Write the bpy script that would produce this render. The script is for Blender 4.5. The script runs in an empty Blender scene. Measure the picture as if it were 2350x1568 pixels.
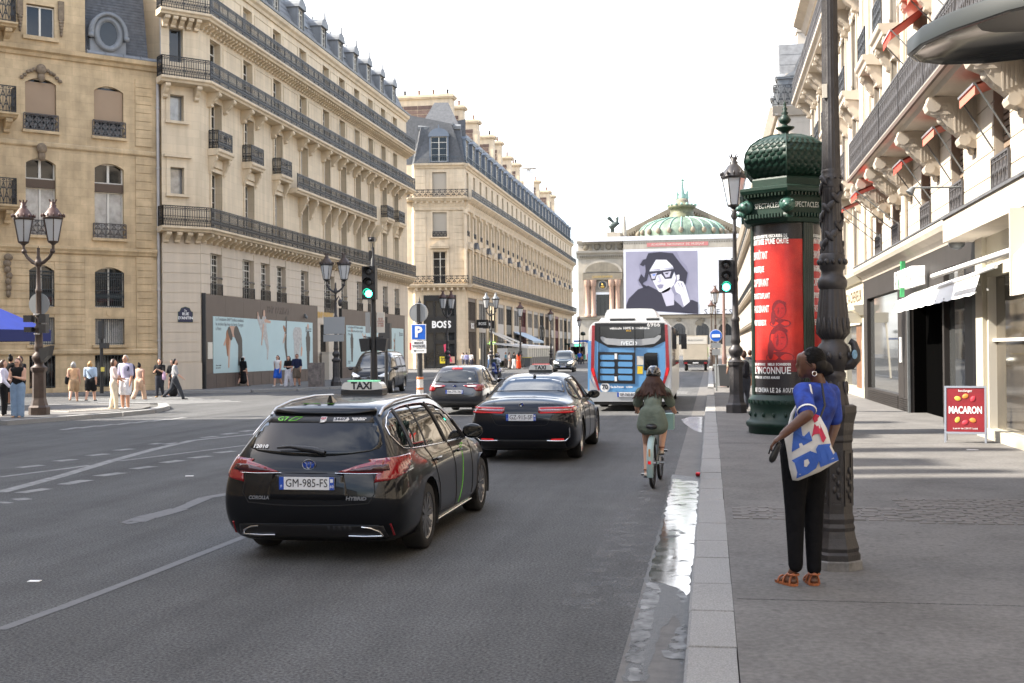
import bpy, bmesh, math, random
import numpy as np
from mathutils import Vector, Matrix
from mathutils.bvhtree import BVHTree
from mathutils.geometry import delaunay_2d_cdt
PI = math.pi
random.seed(7)
SC = bpy.context.scene
COL = SC.collection
# ---------------------------------------------------------------- camera
FPX, PW, PH, CAMH = 2700.0, 2350.0, 1568.0, 1.88       # focal length in photo units, photo size, eye height
ROLL, VPX, VPY = 0.009, 1630.0, 802.0                  # horizon slope and vanishing point of the avenue
_th = math.atan((VPX - PW/2)/FPX); _pi = math.atan((VPY + ROLL*(VPX - PW/2) - PH/2)/FPX); _ro = math.atan(ROLL)
CF = Vector((-math.sin(_th)*math.cos(_pi), math.cos(_th)*math.cos(_pi), math.sin(_pi)))
_r0 = Vector((math.cos(_th), math.sin(_th), 0)); _u0 = _r0.cross(CF)
CR = _r0*math.cos(_ro) - _u0*math.sin(_ro); CU = _u0*math.cos(_ro) + _r0*math.sin(_ro)
cam = bpy.data.cameras.new('camera'); cam_o = bpy.data.objects.new('camera', cam); COL.objects.link(cam_o)
cam.sensor_width = 36.0; cam.lens = FPX/PW*36.0; cam.clip_start = 0.1; cam.clip_end = 4000
cam_o.matrix_world = Matrix(((CR.x, CU.x, -CF.x, 0), (CR.y, CU.y, -CF.y, 0), (CR.z, CU.z, -CF.z, CAMH), (0, 0, 0, 1)))
cam.dof.use_dof = True; cam.dof.focus_distance = 14.5; cam.dof.aperture_fstop = 5.6
SC.camera = cam_o
# ---------------------------------------------------------------- sky and sun
SUN = Vector((-0.985, -0.17, 0)).normalized()*math.cos(math.radians(41.5)) + Vector((0, 0, math.sin(math.radians(41.5))))
world = bpy.data.worlds.new('World'); SC.world = world; world.use_nodes = True
wn, wl = world.node_tree.nodes, world.node_tree.links; wn.clear()
w_out = wn.new('ShaderNodeOutputWorld'); w_bg = wn.new('ShaderNodeBackground'); w_bg.inputs[1].default_value = 0.10
w_sky = wn.new('ShaderNodeTexSky'); w_sky.sky_type = 'NISHITA'; w_sky.sun_disc = False
w_sky.sun_elevation = math.radians(41.5); w_sky.sun_rotation = math.atan2(SUN.x, SUN.y)
w_sky.air_density = 1.0; w_sky.dust_density = 2.2; w_sky.ozone_density = 1.0
w_tc = wn.new('ShaderNodeTexCoord'); w_mp = wn.new('ShaderNodeMapping'); w_mp.inputs['Scale'].default_value = (1.0, 1.0, 2.6)
w_nz = wn.new('ShaderNodeTexNoise'); w_nz.inputs['Scale'].default_value = 1.7; w_nz.inputs['Detail'].default_value = 7; w_nz.inputs['Roughness'].default_value = 0.58
w_cr = wn.new('ShaderNodeValToRGB'); w_cr.color_ramp.elements[0].position = 0.46; w_cr.color_ramp.elements[1].position = 0.64
w_mix = wn.new('ShaderNodeMixRGB'); w_mix.inputs[2].default_value = (8.2, 8.3, 8.6, 1)     # bright thin cloud
wl.new(w_tc.outputs['Generated'], w_mp.inputs[0]); wl.new(w_mp.outputs[0], w_nz.inputs['Vector'])
wl.new(w_nz.outputs['Fac'], w_cr.inputs[0]); wl.new(w_cr.outputs[0], w_mix.inputs[0]); wl.new(w_sky.outputs[0], w_mix.inputs[1])
wl.new(w_mix.outputs[0], w_bg.inputs[0]); wl.new(w_bg.outputs[0], w_out.inputs[0])
sun = bpy.data.lights.new('sun', 'SUN'); sun.energy = 3.4; sun.angle = math.radians(0.55); sun.color = (1.0, 0.93, 0.82)
sun_o = bpy.data.objects.new('sun', sun); COL.objects.link(sun_o); sun_o.rotation_euler = SUN.to_track_quat('Z', 'Y').to_euler()
sun_o.location = (-40, -10, 60)
SC.view_settings.view_transform = 'Standard'; SC.view_settings.look = 'None'; SC.view_settings.exposure = 2.12; SC.view_settings.gamma = 1.0
SC.render.engine = 'CYCLES'; SC.cycles.max_bounces = 6; SC.cycles.diffuse_bounces = 3; SC.cycles.glossy_bounces = 4
SC.cycles.transparent_max_bounces = 8; SC.cycles.caustics_reflective = False; SC.cycles.caustics_refractive = False
SC.cycles.use_denoising = True
# ---------------------------------------------------------------- photo pixel -> place
def ray(x, y): return CF + CR*((x - PW/2)/FPX) - CU*((y - PH/2)/FPX)
def G(x, y, z=0.0):
    d = ray(x, y); return Vector((0, 0, CAMH)) + d*((z - CAMH)/d.z)
def AX(x, y, X):
    d = ray(x, y); return Vector((0, 0, CAMH)) + d*(X/d.x)
def AY(x, y, Y):
    d = ray(x, y); return Vector((0, 0, CAMH)) + d*(Y/d.y)
# ---------------------------------------------------------------- materials
MATS = {}
def mat(name, col, rough=0.7, metal=0.0, var=0.0, scale=3.0, bump=0.0, bscale=40.0, spec=0.5, coat=0.0, emit=0.0, streak=0.0,
        col2=None, alpha=1.0, trans=0.0, dirt=0.0, detail=5.0, rvar=0.0, lane=0.0, spots=0.0, blocks=0.0, holes=0.0):
    if name in MATS: return MATS[name]
    m = bpy.data.materials.new(name); m.use_nodes = True; MATS[name] = m
    nt = m.node_tree; b = nt.nodes['Principled BSDF']
    c4 = (col[0], col[1], col[2], 1)
    b.inputs['Base Color'].default_value = c4; b.inputs['Roughness'].default_value = rough; b.inputs['Metallic'].default_value = metal
    b.inputs['Specular IOR Level'].default_value = spec; b.inputs['Coat Weight'].default_value = coat
    b.inputs['Coat Roughness'].default_value = 0.03
    if trans: b.inputs['Transmission Weight'].default_value = trans
    if emit: b.inputs['Emission Color'].default_value = c4; b.inputs['Emission Strength'].default_value = emit
    if alpha < 1: b.inputs['Alpha'].default_value = alpha
    L = nt.links
    if var or bump or streak or dirt or rvar or lane or spots or blocks or holes:
        geo = nt.nodes.new('ShaderNodeNewGeometry'); pos = geo.outputs['Position']
    src = None
    if var:
        n = nt.nodes.new('ShaderNodeTexNoise'); n.inputs['Scale'].default_value = scale; n.inputs['Detail'].default_value = detail
        n.inputs['Roughness'].default_value = 0.6
        L.new(pos, n.inputs['Vector']); r = nt.nodes.new('ShaderNodeValToRGB'); L.new(n.outputs['Fac'], r.inputs[0])
        a = [max(0, x*(1 - var)) for x in col]; z = [min(1, x*(1 + var)) for x in (col2 or col)]
        r.color_ramp.elements[0].position = 0.32; r.color_ramp.elements[1].position = 0.68
        r.color_ramp.elements[0].color = (*a, 1); r.color_ramp.elements[1].color = (*z, 1); src = r.outputs[0]
        if rvar:
            mm = nt.nodes.new('ShaderNodeMath'); mm.operation = 'MULTIPLY_ADD'; mm.inputs[1].default_value = rvar; mm.inputs[2].default_value = rough - rvar/2
            L.new(n.outputs['Fac'], mm.inputs[0]); L.new(mm.outputs[0], b.inputs['Roughness'])
    def mul(src, fac_out, lo, hi):
        mp = nt.nodes.new('ShaderNodeMapRange'); mp.inputs['From Min'].default_value = 0.35; mp.inputs['From Max'].default_value = 0.7
        mp.inputs['To Min'].default_value = hi; mp.inputs['To Max'].default_value = lo; L.new(fac_out, mp.inputs[0])
        mx = nt.nodes.new('ShaderNodeMixRGB'); mx.blend_type = 'MULTIPLY'; mx.inputs[0].default_value = 1
        if src: L.new(src, mx.inputs[1])
        else: mx.inputs[1].default_value = c4
        L.new(mp.outputs[0], mx.inputs[2]); return mx.outputs[0]
    if streak:                                   # rain streaks: noise stretched along z
        mp = nt.nodes.new('ShaderNodeMapping'); mp.inputs['Scale'].default_value = (2.2, 2.2, 0.16); L.new(pos, mp.inputs[0])
        n = nt.nodes.new('ShaderNodeTexNoise'); n.inputs['Scale'].default_value = 1.3; n.inputs['Detail'].default_value = 6; L.new(mp.outputs[0], n.inputs['Vector'])
        src = mul(src, n.outputs['Fac'], 1 - streak, 1.0)
    if lane:                                     # wear drawn out along the road
        mp = nt.nodes.new('ShaderNodeMapping'); mp.inputs['Scale'].default_value = (1.1, 0.09, 1); L.new(pos, mp.inputs[0])
        n = nt.nodes.new('ShaderNodeTexNoise'); n.inputs['Scale'].default_value = 1.0; n.inputs['Detail'].default_value = 8; n.inputs['Roughness'].default_value = 0.65; L.new(mp.outputs[0], n.inputs['Vector'])
        src = mul(src, n.outputs['Fac'], 1 - lane, 1.0)
    if blocks:                                   # faint tone changes from stone to stone
        sp = nt.nodes.new('ShaderNodeSeparateXYZ'); L.new(pos, sp.inputs[0]); ad = nt.nodes.new('ShaderNodeMath'); L.new(sp.outputs[0], ad.inputs[0]); L.new(sp.outputs[1], ad.inputs[1]); cb = nt.nodes.new('ShaderNodeCombineXYZ'); L.new(ad.outputs[0], cb.inputs[0]); L.new(sp.outputs[2], cb.inputs[1])
        n = nt.nodes.new('ShaderNodeTexBrick'); n.inputs['Scale'].default_value = 1; n.inputs['Brick Width'].default_value = 0.95; n.inputs['Row Height'].default_value = 0.41; n.inputs['Mortar Size'].default_value = 0.007; n.inputs['Bias'].default_value = 0.0
        for k, q in (('Color1', 1), ('Color2', 1 - blocks), ('Mortar', 1 - blocks*2.2)): n.inputs[k].default_value = (q, q, q, 1)
        mx = nt.nodes.new('ShaderNodeMixRGB'); mx.blend_type = 'MULTIPLY'; mx.inputs[0].default_value = 1; L.new(cb.outputs[0], n.inputs['Vector']); L.new(src, mx.inputs[1]); L.new(n.outputs['Color'], mx.inputs[2]); src = mx.outputs[0]
    if holes:                                    # broken up, so that what lies below shows
        n = nt.nodes.new('ShaderNodeTexNoise'); n.inputs['Scale'].default_value = 4.5; n.inputs['Detail'].default_value = 8; L.new(pos, n.inputs['Vector']); mp = nt.nodes.new('ShaderNodeMapRange'); mp.inputs['From Min'].default_value = holes - 0.03; mp.inputs['From Max'].default_value = holes + 0.05; mp.inputs['To Max'].default_value = alpha; L.new(n.outputs['Fac'], mp.inputs[0]); L.new(mp.outputs[0], b.inputs['Alpha'])
    if spots:                                    # trodden gum and drips
        n = nt.nodes.new('ShaderNodeTexVoronoi'); n.inputs['Scale'].default_value = 3.2; L.new(pos, n.inputs['Vector']); mp = nt.nodes.new('ShaderNodeMapRange'); mp.inputs['From Min'].default_value = 0.05; mp.inputs['From Max'].default_value = 0.12; mp.inputs['To Min'].default_value = 1 - spots
        mx = nt.nodes.new('ShaderNodeMixRGB'); mx.blend_type = 'MULTIPLY'; mx.inputs[0].default_value = 1; L.new(n.outputs['Distance'], mp.inputs[0]); L.new(src, mx.inputs[1]); L.new(mp.outputs[0], mx.inputs[2]); src = mx.outputs[0]
    if dirt:
        n = nt.nodes.new('ShaderNodeTexNoise'); n.inputs['Scale'].default_value = 0.9; n.inputs['Detail'].default_value = 9; n.inputs['Roughness'].default_value = 0.75
        L.new(pos, n.inputs['Vector']); src = mul(src, n.outputs['Fac'], 1 - dirt, 1.0)
    if src: L.new(src, b.inputs['Base Color'])
    if bump:
        n = nt.nodes.new('ShaderNodeTexNoise'); n.inputs['Scale'].default_value = bscale; n.inputs['Detail'].default_value = 4; L.new(pos, n.inputs['Vector'])
        bp = nt.nodes.new('ShaderNodeBump'); bp.inputs['Strength'].default_value = bump; bp.inputs['Distance'].default_value = 0.02
        L.new(n.outputs['Fac'], bp.inputs['Height']); L.new(bp.outputs[0], b.inputs['Normal'])
    return m
# ---------------------------------------------------------------- mesh building
class MB:
    """collects shapes into one mesh"""
    def __init__(s): s.v = []; s.f = []; s.m = []; s.sm = []
    def add(s, vs, fs, mi=0, smooth=False):
        o = len(s.v); s.v += [tuple(v) for v in vs]; s.f += [tuple(i + o for i in f) for f in fs]
        s.m += [mi]*len(fs); s.sm += [smooth]*len(fs); return s
    def box(s, x0, x1, y0, y1, z0, z1, mi=0):
        return s.add([(x0,y0,z0),(x1,y0,z0),(x1,y1,z0),(x0,y1,z0),(x0,y0,z1),(x1,y0,z1),(x1,y1,z1),(x0,y1,z1)],
                     [(0,3,2,1),(4,5,6,7),(0,1,5,4),(1,2,6,5),(2,3,7,6),(3,0,4,7)], mi)
    def bar(s, a, b, w, d=None, mi=0, up=(0,0,1)):
        a = Vector(a); b = Vector(b); t = (b - a).normalized(); d = d or w; up = Vector(up)
        if abs(t.dot(up)) > 0.98: up = Vector((0, 1, 0))
        sx = t.cross(up).normalized()*(w/2); sy = sx.cross(t).normalized()*(d/2)
        return s.add([a-sx-sy, a+sx-sy, a+sx+sy, a-sx+sy, b-sx-sy, b+sx-sy, b+sx+sy, b-sx+sy],
                     [(0,3,2,1),(4,5,6,7),(0,1,5,4),(1,2,6,5),(2,3,7,6),(3,0,4,7)], mi)
    def prism(s, poly, y0, y1, mi=0, ax='y'):
        """poly = (a, b) outline extruded; ax y: poly in xz, ax x: poly in yz, ax z: poly in xy"""
        n = len(poly)
        P = {'y': lambda a, b, t: (a, t, b), 'x': lambda a, b, t: (t, a, b), 'z': lambda a, b, t: (a, b, t)}[ax]
        vs = [P(a, b, y0) for a, b in poly] + [P(a, b, y1) for a, b in poly]
        fs = [tuple(range(n)), tuple(range(2*n - 1, n - 1, -1))] + [(i, n + i, n + (i + 1) % n, (i + 1) % n) for i in range(n)]
        return s.add(vs, fs, mi)
    def tube(s, pts, r, seg=8, mi=0, cap=True, smooth=True):
        pts = [Vector(p) for p in pts]; n = len(pts); rs = r if isinstance(r, (list, tuple)) else [r]*n
        vs = []; prev = None
        for i, p in enumerate(pts):
            t = (pts[min(i + 1, n - 1)] - pts[max(i - 1, 0)]).normalized()
            if prev is None:
                a = Vector((0, 0, 1)) if abs(t.z) < 0.9 else Vector((1, 0, 0)); prev = t.cross(a).normalized()
            prev = (prev - t*prev.dot(t)).normalized(); q = t.cross(prev)
            vs += [p + (prev*math.cos(2*PI*k/seg) + q*math.sin(2*PI*k/seg))*rs[i] for k in range(seg)]
        fs = [(i*seg + k, i*seg + (k + 1) % seg, (i + 1)*seg + (k + 1) % seg, (i + 1)*seg + k) for i in range(n - 1) for k in range(seg)]
        s.add(vs, fs, mi, smooth)
        if cap: s.add(vs[:seg], [tuple(range(seg - 1, -1, -1))], mi); s.add(vs[-seg:], [tuple(range(seg))], mi)
        return s
    def lathe(s, prof, c=(0, 0, 0), seg=16, mi=0, smooth=True, rot=0.0, sq=None, cap=True):
        """prof = (r, z) rows turned about z; sq(angle) -> radius factor"""
        vs = []; n = len(prof)
        for r, z in prof:
            for k in range(seg):
                a = 2*PI*k/seg + rot; q = r*(sq(a) if sq else 1)
                vs.append((c[0] + q*math.cos(a), c[1] + q*math.sin(a), c[2] + z))
        fs = [(i*seg + k, i*seg + (k + 1) % seg, (i + 1)*seg + (k + 1) % seg, (i + 1)*seg + k) for i in range(n - 1) for k in range(seg)]
        s.add(vs, fs, mi, smooth)
        if cap and prof[0][0] > 1e-4: s.add(vs[:seg], [tuple(range(seg - 1, -1, -1))], mi)
        if cap and prof[-1][0] > 1e-4: s.add(vs[-seg:], [tuple(range(seg))], mi)
        return s
    def ball(s, c, r, mi=0, seg=12, rings=8):
        rx, ry, rz = (r, r, r) if not isinstance(r, (tuple, list)) else r
        vs = [(c[0] + rx*math.sin(PI*i/rings)*math.cos(2*PI*k/seg), c[1] + ry*math.sin(PI*i/rings)*math.sin(2*PI*k/seg), c[2] - rz*math.cos(PI*i/rings)) for i in range(rings + 1) for k in range(seg)]
        fs = [(i*seg + k, i*seg + (k + 1) % seg, (i + 1)*seg + (k + 1) % seg, (i + 1)*seg + k) for i in range(rings) for k in range(seg)]
        return s.add(vs, fs, mi, True)
    def caps(s, a, b, r0, r1, flat=1.0, side=None, mi=0, seg=12, rings=4):
        """tapered capsule; flat squeezes it across 'side'"""
        a = Vector(a); b = Vector(b); t = b - a
        t = t.normalized() if t.length > 1e-6 else Vector((0, 0, 1))
        sd = Vector(side) if side else (Vector((1, 0, 0)) if abs(t.x) < 0.9 else Vector((0, 1, 0)))
        p = (sd - t*sd.dot(t)).normalized(); q = t.cross(p); rows = []
        for i in range(rings + 1):
            an = PI/2*i/rings; rows.append((a - t*r0*math.cos(an), r0*math.sin(an)))
        for i in range(rings + 1):
            an = PI/2*i/rings; rows.append((b + t*r1*math.sin(an), r1*math.cos(an)))
        vs = [c + (p*math.cos(2*PI*k/seg) + q*math.sin(2*PI*k/seg)*flat)*max(r, 1e-4) for c, r in rows for k in range(seg)]
        n = len(rows)
        fs = [(i*seg + k, i*seg + (k + 1) % seg, (i + 1)*seg + (k + 1) % seg, (i + 1)*seg + k) for i in range(n - 1) for k in range(seg)]
        s.add(vs, fs, mi, True); s.add(vs[:seg], [tuple(range(seg - 1, -1, -1))], mi); s.add(vs[-seg:], [tuple(range(seg))], mi); return s
    def mesh(s, name, mats, flip=False):
        me = bpy.data.meshes.new(name); me.from_pydata(s.v, [], s.f)
        for m in (mats if isinstance(mats, (list, tuple)) else [mats]): me.materials.append(m)
        me.polygons.foreach_set('material_index', s.m); me.polygons.foreach_set('use_smooth', s.sm); me.update(); return me
    def obj(s, name, mats, parent=None, **k): return put(name, s.mesh(name, mats), parent, **k)
def put(name, me, parent=None, loc=None, rot=None, scale=None, label=None, cat=None, group=None, kind=None):
    o = bpy.data.objects.new(name, me); COL.objects.link(o)
    if parent is not None: o.parent = parent
    if loc is not None: o.location = loc
    if rot is not None: o.rotation_euler = rot if isinstance(rot, (tuple, list)) else (0, 0, rot)
    if scale is not None: o.scale = scale
    return tag(o, label, cat, group, kind)
def tag(o, label=None, cat=None, group=None, kind=None):
    for k, v in (('label', label), ('category', cat), ('group', group), ('kind', kind)):
        if v: o[k] = v
    return o
def thing(name, label, cat, loc=(0, 0, 0), rot=0.0, group=None, parent=None):
    o = bpy.data.objects.new(name, None); COL.objects.link(o); o.empty_display_size = 0.3
    o.location = loc; o.rotation_euler = (0, 0, rot); o.parent = parent
    return tag(o, label, cat, group)
_UB = {}
def ub(name, m, parent, x0, x1, y0, y1, z0, z1, **k):
    """a box-shaped piece sharing one unit mesh per material"""
    if m.name not in _UB: _UB[m.name] = MB().box(-.5, .5, -.5, .5, -.5, .5).mesh('block', m)
    return put(name, _UB[m.name], parent, loc=((x0 + x1)/2, (y0 + y1)/2, (z0 + z1)/2), scale=(abs(x1 - x0), abs(y1 - y0), abs(z1 - z0)), **k)
def tree(o, parent=None, loc=None, rot=None, label=None, name=None):
    c = o.copy(); COL.objects.link(c); c.parent = parent
    if loc is not None: c.location = loc
    if rot is not None: c.rotation_euler = (0, 0, rot)
    if label: c['label'] = label
    for ch in KIDS(o): tree(ch, c)
    return c
def KIDS(o): return list(o.children)
TEXTJOBS = []
def text(name, body, size, m, parent=None, loc=(0, 0, 0), rot=(PI/2, 0, 0), bold=0.0, depth=0.003, align='CENTER', sx=1.0, shear=0.0, space=1.0, line=1.0, width=None):
    """lettering; the letter outlines are filled in one go by finish_text()"""
    TEXTJOBS.append((name, body, size, m, parent, loc, rot, bold, depth, align, sx, shear, space, line, width))
def finish_text():
    tmp = []
    for j in TEXTJOBS:
        cu = bpy.data.curves.new('lettering', 'FONT'); cu.body = j[1]; cu.size = j[2]; cu.align_x = j[9]; cu.align_y = 'CENTER'
        cu.extrude = j[8]; cu.offset = j[7]; cu.shear = j[11]; cu.space_character = j[12]; cu.space_line = j[13]; cu.resolution_u = 2
        o = bpy.data.objects.new('tmp', cu); COL.objects.link(o); tmp.append(o)
    dg = bpy.context.evaluated_depsgraph_get(); dg.update()
    for o, j in zip(tmp, TEXTJOBS):
        me = bpy.data.meshes.new_from_object(o.evaluated_get(dg)); sx = j[10]; me.name = 'lettering'
        if j[14] and len(me.vertices):
            xs = [v.co.x for v in me.vertices]; sx = j[14]/max(1e-6, max(xs) - min(xs))
        for v in me.vertices: v.co.x *= sx
        me.materials.clear(); me.materials.append(j[3])
        put(j[0], me, j[4], loc=j[5], rot=j[6])
    for o in tmp:
        cu = o.data; bpy.data.objects.remove(o); bpy.data.curves.remove(cu)
REMESH = []
def blob(name, mb, m, parent, vox=0.02, smooth=6, **k):
    """a soft closed body: overlapping volumes fused into one skin by finish_blobs()"""
    o = mb.obj(name, m, parent, **k); REMESH.append((o, vox, smooth)); return o
def finish_blobs():
    for o, vox, sm in REMESH:
        r = o.modifiers.new('r', 'REMESH'); r.mode = 'VOXEL'; r.voxel_size = vox; r.use_smooth_shade = True
        if sm: s = o.modifiers.new('s', 'SMOOTH'); s.factor = 0.5; s.iterations = sm
    dg = bpy.context.evaluated_depsgraph_get(); dg.update()
    for o, vox, sm in REMESH:
        me = bpy.data.meshes.new_from_object(o.evaluated_get(dg)); me.name = o.name.split('.')[0]
        o.modifiers.clear(); mats = list(o.data.materials); o.data = me
        if not me.materials:
            for m in mats: me.materials.append(m)
def flatpoly(name, pts, m, parent=None, z=0.0, **k):
    """a horizontal sheet from ground points"""
    bm = bmesh.new(); vs = [bm.verts.new((p[0], p[1], z if len(p) < 3 else p[2])) for p in pts]; f = bm.faces.new(vs)
    if f.normal.z < 0: f.normal_flip()
    bmesh.ops.triangulate(bm, faces=bm.faces[:]); me = bpy.data.meshes.new(name); bm.to_mesh(me); bm.free(); me.materials.append(m)
    for p in me.polygons:
        if p.normal.z < 0: p.flip()
    return put(name, me, parent, **k)
# ---------------------------------------------------------------- shared materials
ASPHALT = mat('asphalt', (0.090, 0.090, 0.090), 0.8, var=0.45, scale=48, bump=0.6, bscale=150, dirt=0.25, lane=0.38, spec=0.2, spots=0.2, col2=(0.132, 0.132, 0.131), detail=3)
PAVE = mat('pavement_asphalt', (0.172, 0.165, 0.157), 0.9, var=0.2, scale=24, bump=0.3, bscale=220, dirt=0.38, detail=9, spec=0.2, spots=0.3)
GUTTER = mat('gutter_concrete', (0.13, 0.122, 0.112), 0.75, var=0.18, scale=9, bump=0.25, bscale=160, dirt=0.35, detail=9)
GRANITE = mat('kerb_granite', (0.26, 0.255, 0.245), 0.8, var=0.32, scale=85, bump=0.45, bscale=120, dirt=0.15, detail=4)
SETT = mat('granite_sett', (0.13, 0.12, 0.112), 0.75, var=0.25, scale=6, bump=0.3, bscale=90)
PAINT = mat('worn_road_paint', (0.23, 0.23, 0.225), 0.8, var=0.35, scale=7, bump=0.2, bscale=150, dirt=0.3)
SCAR = mat('road_seam_filler', (0.115, 0.115, 0.117), 0.7, var=0.15, scale=12)
WATER = mat('puddle_water', (0.055, 0.054, 0.052), 0.12, var=0.5, scale=5, spec=0.5, bump=0.04, bscale=9, rvar=0.3, holes=0.36)
DAMP = mat('damp_asphalt', (0.036, 0.035, 0.034), 0.45, var=0.4, scale=20, bump=0.4, bscale=90, spec=0.3)
WETFILM = mat('damp_residue', (0.22, 0.22, 0.215), 0.6, var=0.6, scale=9, spec=0.3, dirt=0.6, detail=9, holes=0.41, alpha=0.85)
DUST = mat('chalky_dust', (0.30, 0.30, 0.295), 0.9, var=0.3, scale=20, alpha=0.13, holes=0.52)
PATCH = mat('road_repair_asphalt', (0.066, 0.066, 0.067), 0.85, var=0.4, scale=60, bump=0.5, bscale=160, spec=0.2, dirt=0.3)
STONE_B = mat('cream_limestone', (0.69, 0.56, 0.39), 0.85, var=0.07, scale=0.9, bump=0.12, bscale=50, streak=0.18, blocks=0.09, dirt=0.10, col2=(0.72, 0.59, 0.415))
STONE_BL = mat('pale_limestone', (0.60, 0.51, 0.40), 0.85, var=0.07, scale=0.9, bump=0.12, bscale=50, streak=0.12, dirt=0.08)
STONE_T = mat('tan_limestone', (0.62, 0.46, 0.27), 0.88, var=0.12, scale=1.1, bump=0.2, bscale=40, streak=0.22, dirt=0.2, blocks=0.12, col2=(0.66, 0.495, 0.295))
STONE_TD = mat('soot_dark_carved_stone', (0.20, 0.15, 0.10), 0.9, var=0.3, scale=7, bump=0.6, bscale=24)
STONE_C = mat('honey_limestone', (0.64, 0.525, 0.375), 0.85, var=0.08, scale=0.8, bump=0.12, bscale=50, streak=0.2, blocks=0.09)
STONE_R = mat('bright_limestone', (0.50, 0.44, 0.365), 0.85, var=0.06, scale=0.9, bump=0.12, bscale=50, streak=0.10)
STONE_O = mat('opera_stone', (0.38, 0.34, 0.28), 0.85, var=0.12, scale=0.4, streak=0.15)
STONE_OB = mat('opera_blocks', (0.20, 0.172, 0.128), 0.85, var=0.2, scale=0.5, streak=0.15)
PINK = mat('rose_marble_column', (0.40, 0.26, 0.19), 0.6, var=0.1, scale=1.5)
ZINC = mat('grey_zinc', (0.20, 0.208, 0.215), 0.6, metal=0.1, var=0.12, scale=1.5, streak=0.2)
SLATE = mat('slate', (0.085, 0.088, 0.094), 0.7, var=0.25, scale=4, bump=0.3, bscale=9)
SLATE_L = mat('light_slate', (0.16, 0.163, 0.168), 0.7, var=0.2, scale=3, bump=0.3, bscale=9)
IRON = mat('black_wrought_iron', (0.018, 0.019, 0.021), 0.45, metal=0.3)
IRON_B = mat('bluish_iron', (0.06, 0.075, 0.085), 0.5, metal=0.3)
CAST = mat('dark_cast_iron', (0.04, 0.037, 0.038), 0.45, metal=0.35, var=0.25, scale=9, bump=0.12, bscale=60, rvar=0.2)
CAST_BR = mat('brown_cast_iron', (0.062, 0.043, 0.034), 0.5, metal=0.3, var=0.2, scale=9)
CAST_RED = mat('reddish_lantern_iron', (0.075, 0.036, 0.028), 0.5, metal=0.2)
BLACKM = mat('matt_black_metal', (0.014, 0.014, 0.015), 0.5)
BLACKG = mat('black_plastic', (0.018, 0.018, 0.02), 0.35)
RUBBER = mat('tyre_rubber', (0.016, 0.016, 0.017), 0.85, bump=0.2, bscale=80)
CHROME = mat('chrome', (0.75, 0.75, 0.76), 0.08, metal=1.0)
ALU = mat('brushed_aluminium', (0.45, 0.45, 0.46), 0.35, metal=0.9)
GREYM = mat('grey_painted_metal', (0.17, 0.18, 0.185), 0.5, metal=0.2, var=0.1, scale=4)
WHITE = mat('white_paint', (0.78, 0.78, 0.77), 0.5)
OFFWHITE = mat('off_white_frame', (0.62, 0.58, 0.50), 0.6)
PANE = mat('window_pane', (0.014, 0.016, 0.018), 0.03, spec=0.5, var=0.4, scale=0.35)
PANE_D = mat('dark_window_pane', (0.008, 0.009, 0.01), 0.05, spec=0.5)
PANE_C = mat('curtained_pane', (0.33, 0.32, 0.30), 0.10, spec=0.8, var=0.3, scale=2.5)
GLASS_L = mat('lantern_glass', (0.55, 0.56, 0.57), 0.15, spec=0.6, trans=0.25)
BLIND = mat('beige_roller_blind', (0.32, 0.225, 0.145), 0.8, var=0.05, scale=1.0)
BLIND_D = mat('brown_blind_box', (0.09, 0.058, 0.036), 0.7)
TERRA = mat('terracotta_pot', (0.20, 0.12, 0.09), 0.8)
BRICK = mat('red_brick', (0.13, 0.085, 0.07), 0.85, var=0.2, scale=2.2)
SIGNG = mat('sign_back_grey', (0.26, 0.27, 0.275), 0.5, metal=0.3)
BLUE_S = mat('sign_blue', (0.01, 0.105, 0.50), 0.4)
LTXT = mat('white_lettering', (0.80, 0.80, 0.79), 0.5)
DTXT = mat('dark_lettering', (0.02, 0.02, 0.025), 0.5)
GTXT = mat('grey_lettering', (0.16, 0.18, 0.19), 0.6)
GOLDT = mat('gold_lettering', (0.55, 0.36, 0.09), 0.4, metal=0.6)
SKIN_A = mat('fair_skin', (0.56, 0.33, 0.235), 0.55, spec=0.3)
SKIN_T = mat('tanned_skin', (0.44, 0.24, 0.16), 0.55, spec=0.3)
SKIN_D = mat('deep_brown_skin', (0.105, 0.047, 0.028), 0.42, spec=0.45, var=0.15, scale=9)
def cloth(name, c, var=0.12, sc=9): return mat('cloth_' + name, c, 0.9, var=var, scale=sc, bump=0.25, bscale=35, spec=0.2)
# ---------------------------------------------------------------- ground
c4 = lambda x, y: (342.7 + x*.31224, 428.4 + y*.31224)
c2 = lambda x, y: (x*.35116, 428.4 + y*.35116)
c7 = lambda x, y: (1346.4 + x*.4143, 918 + y*.4143)
c8 = lambda x, y: (x*.4295, 795.6 + y*.4295)
flatpoly('road', [(-900, -300), (900, -300), (900, 1800), (-900, 1800)], ASPHALT, kind='structure', label='grey asphalt carriageway of the avenue')
KH = 0.13
def pavement(name, outline, label, m=PAVE, h=KH):
    bm = bmesh.new(); f = bm.faces.new([bm.verts.new((x, y, h)) for x, y in outline]); bm.normal_update()
    if f.normal.z < 0: f.normal_flip()
    r = bmesh.ops.extrude_face_region(bm, geom=[f]); bmesh.ops.translate(bm, vec=(0, 0, -h - 0.2), verts=[v for v in r['geom'] if isinstance(v, bmesh.types.BMVert)])
    bmesh.ops.recalc_face_normals(bm, faces=bm.faces[:]); me = bpy.data.meshes.new(name); bm.to_mesh(me); bm.free(); me.materials.append(m)
    return put(name, me, None, kind='structure', label=label)
KX0, KX1 = -0.16, 0.135            # right kerb
rp = pavement('pavement', [(KX1 + .004, -14), (8, -14), (8, 330), (KX1 + .004, 330)], 'grey asphalt pavement by the shops beside the kerb')
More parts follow.
